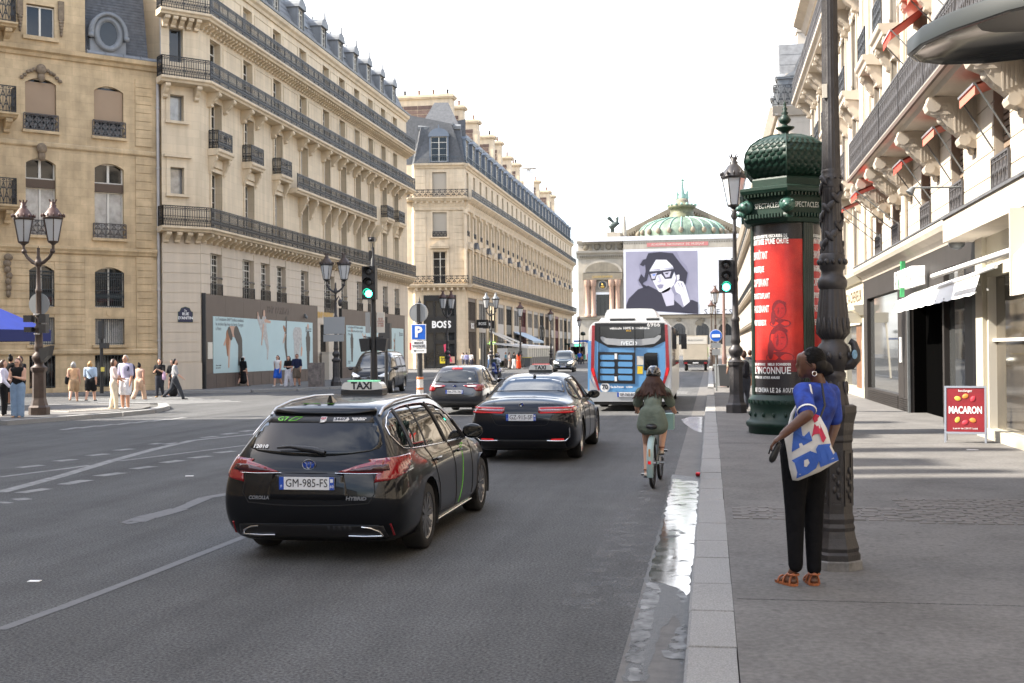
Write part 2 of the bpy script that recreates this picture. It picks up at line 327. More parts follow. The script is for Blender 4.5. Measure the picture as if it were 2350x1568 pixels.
def kerb_run(parent, pts, w, stone=1.05, hmax=KH, gap=.012, jit=.004, m=GRANITE, skip=()):
    """kerb stones one by one along a line; the stones lie on its right-hand side"""
    P = [Vector((p[0], p[1], 0)) for p in pts]; k = 0
    for a, b in zip(P[:-1], P[1:]):
        L = (b - a).length; n = max(1, round(L/stone)); t = (b - a)/L; nr = Vector((t.y, -t.x, 0))
        cuts = [0.0] + [L*(i + random.uniform(-.12, .12))/n for i in range(1, n)] + [L]
        for c0, c1 in zip(cuts[:-1], cuts[1:]):
            k += 1; mb = MB(); z = hmax + random.uniform(-jit, jit); o0 = random.uniform(-jit, jit); wq = w + random.uniform(-jit, jit)
            p = [a + t*(c0 + gap/2) + nr*o0, a + t*(c1 - gap/2) + nr*o0, a + t*(c1 - gap/2) + nr*wq, a + t*(c0 + gap/2) + nr*wq]
            b_ = .018; q = [p[0] + nr*b_ + t*b_*.5, p[1] + nr*b_ - t*b_*.5, p[2] - t*b_*.4, p[3] + t*b_*.4]
            vs = [(v.x, v.y, -.1) for v in p] + [(v.x, v.y, z - b_) for v in p] + [(v.x, v.y, z) for v in q]
            mb.add(vs, [(0, 1, 5, 4), (1, 2, 6, 5), (2, 3, 7, 6), (3, 0, 4, 7), (4, 5, 9, 8), (5, 6, 10, 9), (6, 7, 11, 10), (7, 4, 8, 11), (8, 9, 10, 11)])
            mb.obj('kerb_stone', m, parent)
kerb_run(rp, [(KX0, 2.0), (KX0, 45.2)], KX1 - KX0, 1.0)
kerb_run(rp, [(KX0 + .02, 56.0), (KX0 + .02, 130)], KX1 - KX0 - .02, 3.0)
ub('kerb_ramp', GUTTER, rp, KX0, KX1, 45.25, 55.9, -.05, .035)
# gutter strip and its old asphalt edge
gut = flatpoly('gutter', [(-.55, 3), (KX0 + .01, 3), (KX0 + .01, 130), (-.55, 130)], GUTTER, z=.004, kind='structure', label='grey concrete gutter strip along the kerb')
# joints across the footway and a sunken band of setts
for y in (8.4, 22.3):
    ub('expansion_joint', ASPHALT, rp, KX1 + .03, 5.2, y, y + .012, KH, KH + .002)
def setts(y0, y1, x0, x1):
    me = [MB().add([(-.5,-.5,0),(.5,-.5,0),(.5,.5,0),(-.5,.5,0),(-.44,-.44,.02),(.44,-.44,.02),(.44,.44,.02),(-.44,.44,.02)], [(0,1,5,4),(1,2,6,5),(2,3,7,6),(3,0,4,7),(4,5,6,7)]).mesh('sett', SETT)]
    y = y0; r = 0
    while y < y1:
        x = x0 + (r % 2)*.09
        while x < x1 - .05:
            d = .19*random.uniform(.92, 1.06)
            put('sett', me[0], rp, loc=(x + d/2, y + .06, KH - .012 + random.uniform(-.003, .004)), scale=(d - .016, .112, 1), rot=random.uniform(-.02, .02)); x += d
        y += .127; r += 1
setts(12.35, 13.25, .2, 2.0); setts(12.2, 14.2, 2.02, 4.75)
# left side: the pavement before the cream corner building and the corner where people wait
kb = [(-31.5, 48.2), (-27.2, 52.3), (-24.6, 53.4), (-22.0, 54.2), (-20.5, 56.0), (-19.6, 58.2), (-19.2, 60.8), (-19.2, 108), (-21, 111), (-26, 112)]
lp = pavement('pavement', [(x - .3, y) for x, y in kb[5:]] + [(-40, 112), (-40, 40.5)] + [(x, y + .3) for x, y in kb[:5]], 'pavement in front of the cream corner building', h=.12)
kerb_run(lp, [kb[i] for i in range(8)][::-1], -.3, 1.3, .125)
kc = [(-27, 116.5), (-21, 117), (-19.4, 119.5), (-19.2, 124), (-19.2, 232)]
lc = pavement('pavement', [(x - .28, y) for x, y in kc] + [(-27, 232), (-40, 232), (-40, 116.5)], 'pavement in front of the long far building', h=.12)
kerb_run(lc, kc[::-1], -.3, 2.2, .125)
kn = [(-19.1, -20), (-19.0, 29.1), (-18.5, 31.2), (-17.95, 33.4), (-17.8, 35.2), (-18.5, 37.6), (-19.6, 39.6), (-21.5, 39.9), (-27.5, 34.5), (-42, 20)]
ln = pavement('pavement', [(x - .28, y) for x, y in kn[:5]] + [(-18.75, 37.3), (-19.75, 39.25), (-21.4, 39.5), (-27.4, 34.1), (-42, 19.5), (-42, -20)], 'corner pavement where people wait by the double lamp', h=.12)
kerb_run(ln, [kn[1], kn[2], kn[3], kn[4], kn[5], kn[6], kn[7], kn[8]][::-1], -.3, 1.2, .125)
ub('drain_opening', BLACKM, ln, -17.98, -17.80, 33.7, 34.9, .02, .09)
tac = thing('tactile_paving', 'pale ribbed tactile slab at the dropped kerb by waiting people', 'paving', (-19.6, 34.9, .122), math.radians(58))
for i in range(4):
    for j in range(3):
        o = MB().box(-.27, .27, -.27, .27, 0, .02)
        for a in range(5):
            for b in range(5): o.box(-.23 + a*.1, -.19 + a*.1, -.23 + b*.1, -.19 + b*.1, .02, .028)
        o.obj('tactile_slab', mat('tactile_concrete', (.36, .34, .31), .85, var=.15, scale=8), tac, loc=(-.9 + i*.56, -.56 + j*.56, 0))
# road markings (thin worn paint sheets)
mk = thing('road_markings', 'worn white painted lines across the junction', 'road marking')
def strip(a, b, w, m=PAINT, z=.004, n='painted_line', px=True):
    a, b = (G(*a), G(*b)) if px else (Vector((*a, 0)), Vector((*b, 0)))
    t = (b - a).normalized(); q = Vector((-t.y, t.x, 0))*w/2
    k = max(1, int((b - a).length/1.2)); L = []; R = []
    for i in range(k + 1):
        p = a.lerp(b, i/k); e = 1 + random.uniform(-.14, .1); L.append(p + q*e); R.append(p - q*(1 + random.uniform(-.14, .1)))
    mb = MB(); pts = [(v.x, v.y, z) for v in L + R]
    mb.add(pts, [(k + 1 + i, k + 2 + i, i + 1, i) for i in range(k)]); return mb.obj(n, m, mk)
for P, w in [([(0, 780), (300, 700), (620, 605), (840, 545), (1030, 502), (1380, 466)], .2), ([(0, 698), (250, 666), (480, 636)], .14), ([(640, 612), (1000, 568), (1340, 525)], .12)]:
    for a, b in zip(P[:-1], P[1:]): strip(c8(*a), c8(*b), w)
for a, b, w in [((0,1514),(300,1405),.10),((300,1405),(720,1247),.10),((720,1247),(1310,1015),.10)]: strip(c8(*a), c8(*b), w, SCAR, .0035, 'sealed_seam')
for a, b in [((100,648),(225,634)),((300,614),(400,603)),((470,584),(570,574)),((620,556),(710,547)),((105,783),(255,760)),((335,738),(470,714)),((525,693),(650,675)),((710,655),(820,641)),((870,622),(970,609)),((1020,597),(1115,585)),((1160,569),(1250,559)),((1190,470),(1260,462)),((1290,455),(1350,448)),((80,820),(155,813)),((0,838),(40,832)),((810,523),(860,516)),((880,523),(960,514)),((1080,487),(1160,480))]:
    strip(c8(*a), c8(*b), .24, n='painted_dash')
sc = [(660, 945), (720, 938), (780, 915), (860, 895), (960, 868), (1030, 838), (1100, 808), (1240, 785)]
for a, b in zip(sc[:-1], sc[1:]): strip(c8(*a), c8(*b), random.uniform(.16, .3), SCAR, .0036, 'sealed_seam')
cw = thing('pedestrian_crossing', 'faded white zebra stripes across the side street', 'crossing')
mk2, mk = mk, cw
for i in range(8):
    o = Vector((-20.6, 42.0, 0)) + Vector((-.707, .707, 0))*(i*1.02 - .3); d = Vector((.707, .707, 0))
    strip((o - d*1.6)[:2], (o + d*3.0)[:2], .5, px=False, n='zebra_stripe')
mk = mk2
for i in range(7):                                             # second crossing over the avenue beyond the cream corner
    a = c8(330 + i*95, 446 - i*9); strip(a, (a[0] + 40, a[1] - 6), .22, n='painted_dash')
for y in (50.5, 51.6, 52.7, 103, 104, 105): strip((-8.5, y), (-1.0, y + .25), .42, px=False, n='zebra_stripe')
for a, w in ((-.72, .5), (-.95, .35)):
    for y in (8.5, 11.5, 14.5, 17.5): strip((a, y), (a + .02, y + 2.95), w, DUST, .0045, 'chalk_trace', px=False)
# wet patches in the gutter
_hull = lambda P, k, c: [(c[0] + (x - c[0])*k[0], c[1] + (y - c[1])*k[1]) for x, y in P]
def wet(name, P, m, z, label, cat='puddle', parent=None):
    pts = []
    for a, b in zip(P, P[1:] + P[:1]):                          # ragged rim
        A, B = G(*c7(*a)), G(*c7(*b)); n = max(1, int((B - A).length/.09))
        for i in range(n):
            p = A.lerp(B, i/n); pts.append((p.x + random.uniform(-.018, .018)*(i > 0), p.y + random.uniform(-.05, .05)*(i > 0)))
    return flatpoly(name, pts, m, z=z, label=label, cat=cat)
wet('damp_patch', [(475,415),(624,430),(612,720),(600,930),(575,1180),(560,1300),(480,1200),(420,1260),(380,1400),(330,1566),(200,1566),(290,1180),(330,960),(380,820),(420,640),(445,520)], DAMP, .006, 'dark damp margin around the long gutter puddle', 'damp patch')
wet('puddle', [(482,440),(618,455),(612,590),(600,868),(588,888),(574,1035),(552,1090),(500,1045),(430,1022),(352,1010),(345,960),(372,880),(404,760),(432,640),(448,560)], WATER, .008, 'long bright puddle in the gutter behind the cyclist')
wet('puddle', [(335,1010),(398,1028),(404,1100),(372,1220),(330,1360),(296,1566),(236,1566),(215,1440),(262,1250),(300,1150)], WETFILM, .0075, 'pale drying water streak along the gutter edge nearest the camera', 'puddle')
wet('puddle', [(500,1270),(553,1250),(548,1390),(530,1480),(510,1450),(430,1432),(415,1385),(470,1350)], WETFILM, .008, 'small puddle against the kerb nearest the camera')
wet('puddle', [(522,110),(570,95),(640,95),(636,185),(592,170),(545,135)], WATER, .008, 'small puddle by the kerb before the lamp with the signal')
wet('puddle', [(500,1040),(560,1060),(556,1140),(515,1120),(495,1085)], WETFILM, .0072, 'small damp patch between the two larger puddles')
# ---------------------------------------------------------------- facade kit; local x to the viewer's right, y into the building, z up
def wall(parent, u0, u1, z0, z1, holes, m, depth=.35, y=0.0, name='wall', arch=None):
    """one wall sheet with recessed openings (u0, u1, z0, z1)"""
    us = sorted({u0, u1, *[q for h in holes for q in h[:2] if u0 < q < u1]}); zs = sorted({z0, z1, *[q for h in holes for q in h[2:4] if z0 < q < z1]})
    mb = MB()
    for j in range(len(zs) - 1):
        i = 0
        while i < len(us) - 1:
            zc = (zs[j] + zs[j + 1])/2
            inside = lambda k: any(h[0] < (us[k] + us[k + 1])/2 < h[1] and h[2] < zc < h[3] for h in holes)
            if inside(i): i += 1; continue
            k = i
            while k + 1 < len(us) - 1 and not inside(k + 1): k += 1
            a, b = us[i], us[k + 1]; mb.add([(a, y, zs[j]), (b, y, zs[j]), (b, y, zs[j + 1]), (a, y, zs[j + 1])], [(0, 1, 2, 3)]); i = k + 1
    for h in holes:
        a, b, c, d = h[:4]; q = y + depth
        mb.add([(a, y, c), (b, y, c), (b, y, d), (a, y, d), (a, q, c), (b, q, c), (b, q, d), (a, q, d)], [(0, 4, 5, 1), (1, 5, 6, 2), (2, 6, 7, 3), (3, 7, 4, 0)])
        if len(h) > 4:                                        # segmental arch: fill the two upper corners
            n = 8; rise = h[4]; top = [(a + (b - a)*i/n, d - rise*(2*i/n - 1)**2) for i in range(n + 1)]
            for i in range(n):
                (x0, t0), (x1, t1) = top[i], top[i + 1]
                mb.add([(x0, y, t0), (x1, y, t1), (x1, y, d), (x0, y, d), (x0, q, t0), (x1, q, t1)], [(0, 1, 2, 3), (0, 4, 5, 1)])
    return mb.obj(name, m, parent)
_WM = {}
def window(parent, u, z, w, h, y=.33, fm=OFFWHITE, pm=PANE, style='french', arch=0.0, frame=.055):
    key = (round(w, 2), round(h, 2), fm.name, pm.name, style, arch)
    if key not in _WM:
        f = MB(); a = w/2; t = frame; d = .06
        f.box(-a, -a + t, -d, 0, 0, h).box(a - t, a, -d, 0, 0, h).box(-a + t, a - t, -d, 0, 0, t).box(-a + t, a - t, -d, 0, h - t, h)
        if style != 'fixed': f.box(-t*.8, t*.8, -d*1.2, 0, t, h - t)
        if style == 'french':
            f.box(-a + t, a - t, -d*.9, 0, h*.76, h*.76 + t)
            for q in (.27, .52): f.box(-a + t, a - t, -d*.5, 0, h*q, h*q + .025)
        if style == 'tall':
            f.box(-a + t, a - t, -d*.9, 0, h*.74, h*.74 + t)
            for sx in (-.5, .5): f.box(sx*a - .015, sx*a + .015, -d*.5, 0, t, h - t)
            for q in (.2, .4, .58, .88): f.box(-a + t, a - t, -d*.5, 0, h*q, h*q + .025)
        p = MB().add([(-a + t, -.015, t), (a - t, -.015, t), (a - t, -.015, h - t), (-a + t, -.015, h - t)], [(0, 1, 2, 3)])
        _WM[key] = (f.mesh('window', fm), p.mesh('pane', pm))
    o = put('window', _WM[key][0], parent, loc=(u, y, z)); put('pane', _WM[key][1], o); return o
_RM = {}
def railing(parent, u0, u1, z, h, y, m=IRON, style=0, step=.12, name='railing', rot=0.0, x=None, bw=.022):
    """iron railing from u0 to u1 with its foot at z"""
    L = u1 - u0; key = (round(L, 2), h, m.name, style, step, bw)
    if key not in _RM:
        r = MB(); r.box(0, L, -.025, .025, h - .045, h).box(0, L, -.018, .018, .05, .08)
        n = max(2, round(L/step)); d = L/n; t = bw/2
        for i in range(n + 1):
            p = i*d; big = i in (0, n) or (style == 0 and i % 9 == 0)
            tt = t*1.8 if big else t
            r.box(p - tt, p + tt, -tt, tt, 0, h - .04)
        if style in (0, 1):
            r.box(0, L, -.014, .014, h*.80, h*.80 + .022); r.box(0, L, -.012, .012, h*.2, h*.2 + .02)
            for i in range(n):                              # ring between the top rails, lozenge lower down
                c = (i + .5)*d; q = d*.40
                r.prism([(c - q, h*.885), (c, h*.885 + q*.8), (c + q, h*.885), (c, h*.885 - q*.8), (c - q*.45, h*.885), (c, h*.885 - q*.35), (c + q*.45, h*.885), (c, h*.885 + q*.35)][:4], -.008, .008)
                r.box(c - d*.5, c + d*.5, -.012, .012, h*.47, h*.47 + .03)
                r.prism([(c - q*.7, h*.32), (c, h*.42), (c + q*.7, h*.32), (c, h*.22)], -.008, .008)
        if style == 2:                                      # dense cast scrollwork
            r.box(0, L, -.012, .012, h*.84, h*.84 + .02)
            for i in range(n):
                c = (i + .5)*d; q = d*.5; sg = 1 if i % 2 else -1
                r.bar((c - sg*q, 0, h*.10), (c + sg*q, 0, h*.5), bw*1.3, .016, up=(0, 1, 0)); r.bar((c + sg*q, 0, h*.5), (c - sg*q, 0, h*.82), bw*1.3, .016, up=(0, 1, 0))
                for zz, k in ((.3, .30), (.62, .26), (.92, .22)):
                    k *= d; o = sg*q*.35*(1 if zz == .3 else -1)
                    r.prism([(c + o - k, h*zz), (c + o, h*zz + k*1.3), (c + o + k, h*zz), (c + o, h*zz - k*1.3)], -.012, .012)
        _RM[key] = r.mesh('railing', m)
    return put(name, _RM[key], parent, loc=(u0, y, z) if x is None else (x, y, z), rot=rot)
def slab(parent, u0, u1, z0, z1, out, m, name='balcony_slab', y=0.0, end=True):
    """moulded balcony slab along the facade, out = how far it stands proud"""
    h = z1 - z0
    prof = [(y, z0 - .05), (y - out*.80, z0), (y - out*.86, z0 + h*.35), (y - out*.96, z0 + h*.5), (y - out, z0 + h*.62), (y - out, z1), (y, z1)]
    mb = MB(); n = len(prof); vs = [(u0, a, b) for a, b in prof] + [(u1, a, b) for a, b in prof]
    mb.add(vs, [(i, n + i, n + (i + 1) % n, (i + 1) % n) for i in range(n)] + [tuple(range(n)), tuple(range(2*n - 1, n - 1, -1))]); return mb.obj(name, m, parent)
_BM = {}
def console(w, h, d, m, curl=True):
    """scrolled bracket: origin at its top back centre"""
    key = (w, h, d, m.name)
    if key not in _BM:
        P = [(0, 0), (-d, 0), (-d, -h*.22), (-d*.93, -h*.30), (-d*.78, -h*.36), (-d*.72, -h*.46), (-d*.60, -h*.58), (-d*.42, -h*.70), (-d*.28, -h*.82), (-d*.24, -h*.94), (-d*.1, -h), (0, -h)]
        mb = MB().prism(P, -w/2, w/2, ax='x')
        mb.prism([(-d*.9 + d*.16*math.cos(k*PI/4), -h*.16 + d*.16*math.sin(k*PI/4)) for k in range(8)], -w*.58, w*.58, ax='x')
        mb.prism([(-d*.26 + d*.13*math.cos(k*PI/4), -h*.84 + d*.13*math.sin(k*PI/4)) for k in range(8)], -w*.56, w*.56, ax='x')
        _BM[key] = mb.mesh('bracket', m)
    return _BM[key]
def consoles(parent, us, z, w, h, d, m, y=0.0, name='bracket'):
    me = console(w, h, d, m)
    for u in us: put(name, me, parent, loc=(u, y, z))
def cornice(parent, u0, u1, z, prof, m, name='cornice', y=0.0):
    """prof: (out, dz) rows"""
    n = len(prof); vs = [(u0, y - o, z + d) for o, d in prof] + [(u1, y - o, z + d) for o, d in prof]
    return MB().add(vs, [(i, n + i, n + (i + 1) % n, (i + 1) % n) for i in range(n)] + [tuple(range(n)), tuple(range(2*n - 1, n - 1, -1))]).obj(name, m, parent)
MOULD = [(0, -.2), (.05, -.2), (.08, -.12), (.18, -.08), (.2, 0), (.26, .03), (.28, .1), (0, .12)]
BAND = [(0, 0), (.06, 0), (.1, .06), (.1, .2), (.05, .26), (0, .26)]
def courses(parent, u0, u1, z0, z1, step, holes, m, proud=.03, gap=.025, y=0.0):
    """rusticated stone courses, one block per stretch of wall between openings"""
    n = max(1, round((z1 - z0)/step)); st = (z1 - z0)/n
    for j in range(n):
        a, b = z0 + j*st, z0 + (j + 1)*st - gap; cut = sorted([(h[0], h[1]) for h in holes if h[2] < b - .05 and h[3] > a + .05]); p = u0
        for c, d in cut + [(u1, u1)]:
            if c - p > .06: ub('stone_course', m, parent, p + .004, c - .004, y - proud, y + .1, a, b)
            p = max(p, d)
def frame_trim(parent, u, z0, z1, w, m, t=.16, out=.06, name='window_surround', sill=True, hood=0):
    mb = MB(); a = w/2
    mb.box(u - a - t, u - a, -out, .02, z0, z1 + t).box(u + a, u + a + t, -out, .02, z0, z1 + t).box(u - a, u + a, -out, .02, z1, z1 + t)
    if hood == 1:
        mb.box(u - a - t, u + a + t, -out*1.2, .02, z1 + t, z1 + t + .28); mb.box(u - a - t*1.7, u + a + t*1.7, -.22, .02, z1 + t + .28, z1 + t + .40)
    o = mb.obj(name, m, parent)
    if sill: ub('sill', m, parent, u - a - t*1.2, u + a + t*1.2, -.16, .06, z0 - .13, z0)
    return o
def building(name, label, x, y, rotdeg): return thing(name, label, 'building', (x, y, 0), math.radians(rotdeg))
def box_back(parent, u0, u1, z0, z1, depth, m, name='rear_mass', y=.45):
    return MB().box(u0 + .02, u1 - .02, y, depth, z0, z1).obj(name, m, parent)
def shade(a, w, h, n=10): return [(a + w*i/n, h) for i in range(n + 1)]
def dormer(parent, u, z, w, h, y, m=ZINC, style='round', depth=1.2):
    d = MB(); a = w/2
    d.box(-a, -a + .14, -.1, depth, 0, h).box(a - .14, a, -.1, depth, 0, h).box(-a, a, -.1, depth, 0, .1)
    if style == 'round':
        n = 10; P = [(-a - .1, h)] + [(-(a + .1)*math.cos(PI*i/n), h + (a + .1)*.8*math.sin(PI*i/n)) for i in range(n + 1)]
        d.prism(P[1:], -.22, depth); d.prism([(-.1, h + a*.8), (.1, h + a*.8), (0, h + a*.8 + .55)], -.24, -.12)
    else:
        d.box(-a - .12, a + .12, -.2, depth, h, h + .14); d.prism([(-a - .16, h + .14), (a + .16, h + .14), (a*.55, h + .42), (0, h + .52), (-a*.55, h + .42)], -.24, depth)
        d.prism([(-a*.6, h + .2), (a*.6, h + .2), (0, h + .38)], -.27, -.24)
    o = d.obj('dormer', m, parent, loc=(u, y, z)); window(o, 0, .1, w - .3, h - .1, y=.06, fm=OFFWHITE, style='french'); return o
def mansard(parent, u0, u1, z0, z1, back, m, y=0.0, name='roof', rows=6):
    """sloping slate face laid in overlapping rows, then a low zinc top"""
    mb = MB()
    for j in range(rows):
        f0, f1 = j/rows, (j + 1)/rows; ya, yb = y + back*f0, y + back*f1; za, zb = z0 + (z1 - z0)*f0, z0 + (z1 - z0)*f1
        mb.add([(u0, ya - .02, za), (u1, ya - .02, za), (u1, yb, zb), (u0, yb, zb), (u0, ya + .02, za), (u1, ya + .02, za)], [(0, 1, 2, 3), (4, 5, 1, 0)])
    mb.add([(u0, y + back, z1), (u1, y + back, z1), (u1, y + back + 5, z1 + 1.2), (u0, y + back + 5, z1 + 1.2)], [(0, 1, 2, 3)])
    for u in (u0, u1): mb.add([(u, y, z0), (u, y + back, z1), (u, y + back + 5, z1 + 1.2), (u, y + back + 5, z0)], [(0, 1, 2, 3)])
    return mb.obj(name, m, parent)
# ---------------------------------------------------------------- cream corner building (left, with the hoardings)
B = building('corner_building', 'long cream stone corner building with iron balconies and hoarded ground floor', -25.2, 55.6, 90)
UB = [57.6, 62.0, 66.5, 71.0, 75.5, 79.0, 82.5, 86.0, 89.5, 93.0]; UB = [s - 55.6 for s in UB]; LB = 41.0
mez = [(56.76, 58.2), (60.96, 62.6), (63.6, 65.0), (66.1, 67.6), (70.25, 71.65), (74.75, 76.9), (78.4, 79.7), (82.05, 83.4), (84.8, 86.1), (88.95, 90.3), (92.4, 93.8)]
mezh = [(a - 55.6, b - 55.6, 4.75, 7.05) for a, b in mez] + [(18.3, 20.0, .1, 3.75)]
wall(B, 0, LB, 0, 8.0, mezh, STONE_BL)
WW = 1.3
up = []
for u in UB: up += [(u - WW/2, u + WW/2, 8.16, 11.25), (u - WW/2, u + WW/2, 12.38, 14.86), (u - WW/2, u + WW/2, 15.5, 18.08), (u - WW/2, u + WW/2, 18.82, 21.02)]
wall(B, 0, LB, 8.0, 21.6, up, STONE_B, depth=.42)
courses(B, 0, LB, 4.95, 7.45, .5, mezh, STONE_BL); courses(B, 17.35, 22.3, .5, 4.9, .55, mezh[-1:], STONE_BL)
for a, b, c, d in mezh[:-1]:
    window(B, (a + b)/2, c, b - a, d - c, style='tall', y=.3); railing(B, a, b, c - .2, .95, -.05, step=.13, style=3)
    railing(B, a, b, c + .98, .12, -.03, step=.6, style=3, name='guard_bar')
for h in up: window(B, (h[0] + h[1])/2, h[2], WW, h[3] - h[2], y=.40, pm=random.choice((PANE, PANE, PANE_D, PANE_C)))
DOOR = mat('dark_grille_door', (.03, .032, .034), .4, metal=.4)
dr = MB().box(18.3, 20.0, .2, .25, .1, 3.75)
for i in range(9): dr.box(18.4 + i*.18, 18.44 + i*.18, .15, .2, .1, 3.7)
dr.obj('door', DOOR, B)
for k, (za, zb, t) in enumerate([(8.16, 11.25, 1), (12.38, 14.86, 0)]):
    for u in UB: frame_trim(B, u, za, zb, WW, STONE_B, sill=False, hood=0)
for u in UB[:3] + UB[8:]:                                        # small balconies on the third floor
    slab(B, u - 1.0, u + 1.0, 12.05, 12.37, .62, STONE_B, y=0); railing(B, u - .88, u + .88, 12.38, .95, -.52, step=.11)
    for sx in (-1, 1): railing(B, 0, .5, 12.38, .95, -.52, step=.11, rot=PI/2, x=u + sx*.88)
    consoles(B, [u - .82, u + .82], 12.05, .2, .95, .42, STONE_B)
    ub('carved_panel', STONE_B, B, u - .6, u + .6, -.1, .02, 11.5, 11.9)
slab(B, 12.3, 29.6, 11.6, 11.88, .75, STONE_B)                  # middle balcony
for i in range(4): railing(B, 12.4 + i*4.275, 12.4 + (i + 1)*4.275, 11.88, .9, -.66)
consoles(B, [u + d for u in UB[3:8] for d in (-.95, .95)], 11.6, .22, 1.25, .6, STONE_B)
for z0, z1, n, (w, h, d), st in [(7.92, 8.16, 58, (.2, .42, .6), 0), (15.24, 15.5, 0, (.26, .55, .62), 0), (18.56, 18.82, 96, (.16, .3, .5), 0)]:
    slab(B, -.3, LB, z0, z1, .82, STONE_B)
    for i in range(10): railing(B, -.25 + i*4.12, -.25 + (i + 1)*4.12, z1, 1.0, -.74, style=st)
    if n: consoles(B, [.2 + i*(LB - .3)/(n - 1) for i in range(n)], z0 - .03, w, h, d, STONE_B)
    else: consoles(B, [u + s for u in UB for s in (-.95, .95)], z0 - .03, .28, .75, .66, STONE_B)
for i, u in enumerate(UB[:-1]):                                  # sunk panels between upper windows
    a, b = u + .95, UB[i + 1] - .95
    for z0, z1 in ((16.2, 18.0), (19.3, 21.0)):
        MB().box(a, b, -.03, .02, z0, z0 + .06).box(a, b, -.03, .02, z1 - .06, z1).box(a, a + .06, -.03, .02, z0 + .06, z1 - .06).box(b - .06, b, -.03, .02, z0 + .06, z1 - .06).obj('panel_moulding', STONE_B, B)
cornice(B, -.1, LB, 21.6, [(0, -.25), (.1, -.25), (.16, -.1), (.3, 0), (.34, .12), (.34, .2), (0, .22)], STONE_B)
cornice(B, -.1, LB, 21.83, [(0, 0), (.38, 0), (.4, .12), (.3, .16), (0, .16)], ZINC, name='gutter')
mansard(B, 0, LB, 21.95, 24.5, 1.15, SLATE_L, y=.05)
for s in (58, 62.3, 66.5, 70.8, 75.2, 78.8, 82.3, 85.7, 89.3, 92.9): dormer(B, s - 55.6, 22.1, 1.25, 1.45, .12)
for s in (72.9, 81): MB().box(-.35, .35, -.02, .05, 0, 1.0).obj('skylight', ZINC, B, loc=(s - 55.6, .42, 23.0), rot=(-math.atan2(1.15, 2.55), 0, 0))
for i in range(22): ub('ridge_finial', ZINC, B, .3 + i*1.86, .42 + i*1.86, 1.15, 1.25, 24.5, 24.72)
box_back(B, 0, LB, 0, 24.3, 13, STONE_B, y=1.7)
# narrow face on the side street
LN = 1.93
N = thing('narrow_face', None, None, (-26.565, 54.235, 0), math.radians(45)); N.parent = B; N.matrix_parent_inverse = Matrix.LocRotScale(Vector((-25.2, 55.6, 0)), Matrix.Rotation(PI/2, 3, 'Z').to_quaternion(), None).inverted()
nh = [(.42, 1.12, 9.82, 11.15), (.42, 1.12, 13.45, 14.75), (.42, 1.12, 16.4, 18.08)]
wall(N, 0, LN, 0, 8.0, [], STONE_BL); wall(N, 0, LN, 8.0, 21.6, nh, STONE_B, depth=.4)
ub('plinth', STONE_BL, N, -.06, LN + .02, -.1, .05, 0, 1.45); courses(N, 0, LN, 1.5, 7.4, .49, [], STONE_BL)
for k, h in enumerate(nh):
    window(N, .77, h[2], .7, h[3] - h[2], y=.36, pm=PANE if k == 2 else PANE_C, style='fixed', fm=GREYM)
    if k < 2: frame_trim(N, .77, h[2], h[3], .7, STONE_B, t=.2, hood=1 if k == 0 else 0)
for z0, z1, n in ((7.92, 8.16, 4), (15.24, 15.5, 2), (18.56, 18.82, 5)):
    slab(N, -.25, LN + .34, z0, z1, .82, STONE_B); railing(N, -.2, LN + .31, z1, 1.0, -.74)
    railing(N, 0, .7, z1, 1.0, -.74, rot=PI/2, x=-.2)
    consoles(N, [.15 + i*1.6/(n - 1) for i in range(n)], z0 - .03, .22, .5 if n != 2 else .7, .6, STONE_B)
cornice(N, -.1, LN, 21.6, MOULD, STONE_B); mansard(N, 0, LN, 21.9, 24.5, 1.15, SLATE_L)
pl = MB(); P = [(-.36, -.27), (.36, -.27), (.36, .22), (.28, .24), (.2, .40), (.0, .46), (-.2, .40), (-.28, .24), (-.36, .22)]
sp = thing('street_plaque', 'dark blue enamel street name plaque on the cream corner wall', 'sign', (-26.565 + .707*1.13, 54.235 + .707*1.13, 3.75), math.radians(45))
pl.prism([(a*1.06, b*1.06) for a, b in P], -.062, -.04, mi=1); pl.prism(P, -.07, -.062, mi=0); pl.obj('plate', [mat('plaque_blue', (.012, .018, .055), .35), mat('plaque_green', (.02, .06, .03), .4)], sp)
text('lettering', '2e', .15, LTXT, sp, (0, -.075, .29)); text('lettering', 'RUE', .19, LTXT, sp, (0, -.075, .12), bold=.004); text('lettering', "D'ANTIN", .19, LTXT, sp, (0, -.075, -.08), bold=.004)
# hoardings with posters
BROWN = mat('brown_hoarding_board', (.105, .077, .058), .6, var=.08, scale=1.2); BROWN_D = mat('brown_plinth_tile', (.075, .054, .046), .55, var=.15, scale=2)
SKYB = mat('poster_pale_blue', (.40, .53, .54), .55, var=.06, scale=.35); PGREY = mat('poster_cloth_grey', (.40, .39, .37), .6, var=.25, scale=6); PDARK = mat('poster_dark_cloth', (.07, .06, .05), .6); PSKIN = mat('poster_skin', (.50, .31, .22), .6); PHAIR = mat('poster_red_hair', (.30, .12, .05), .6)
PK = {'s': PSKIN, 'g': PGREY, 'd': PDARK, 'h': PHAIR, 'w': WHITE}
def figure(parent, u, z, parts, y=-.003):
    """a printed dancer: overlapping flat limbs (x0, z0, x1, z1, w0, w1, ink)"""
    for k, (x0, z0, x1, z1, w0, w1, ink) in enumerate(parts):
        a = Vector((x0, z0)); b = Vector((x1, z1)); t = (b - a).normalized() if (b - a).length else Vector((0, 1)); n = Vector((-t.y, t.x)); P = []
        for i in range(7): an = PI/2 + PI*i/6; P.append(a + (t*math.cos(an)*1 + n*math.sin(an))*w0)
        for i in range(7): an = -PI/2 + PI*i/6; P.append(b + (t*math.cos(an)*1 + n*math.sin(an))*w1)
        MB().prism([(p.x, p.y) for p in P], -.001*k - .002, 0).obj('printed_figure', PK[ink], parent, loc=(u, y, z))
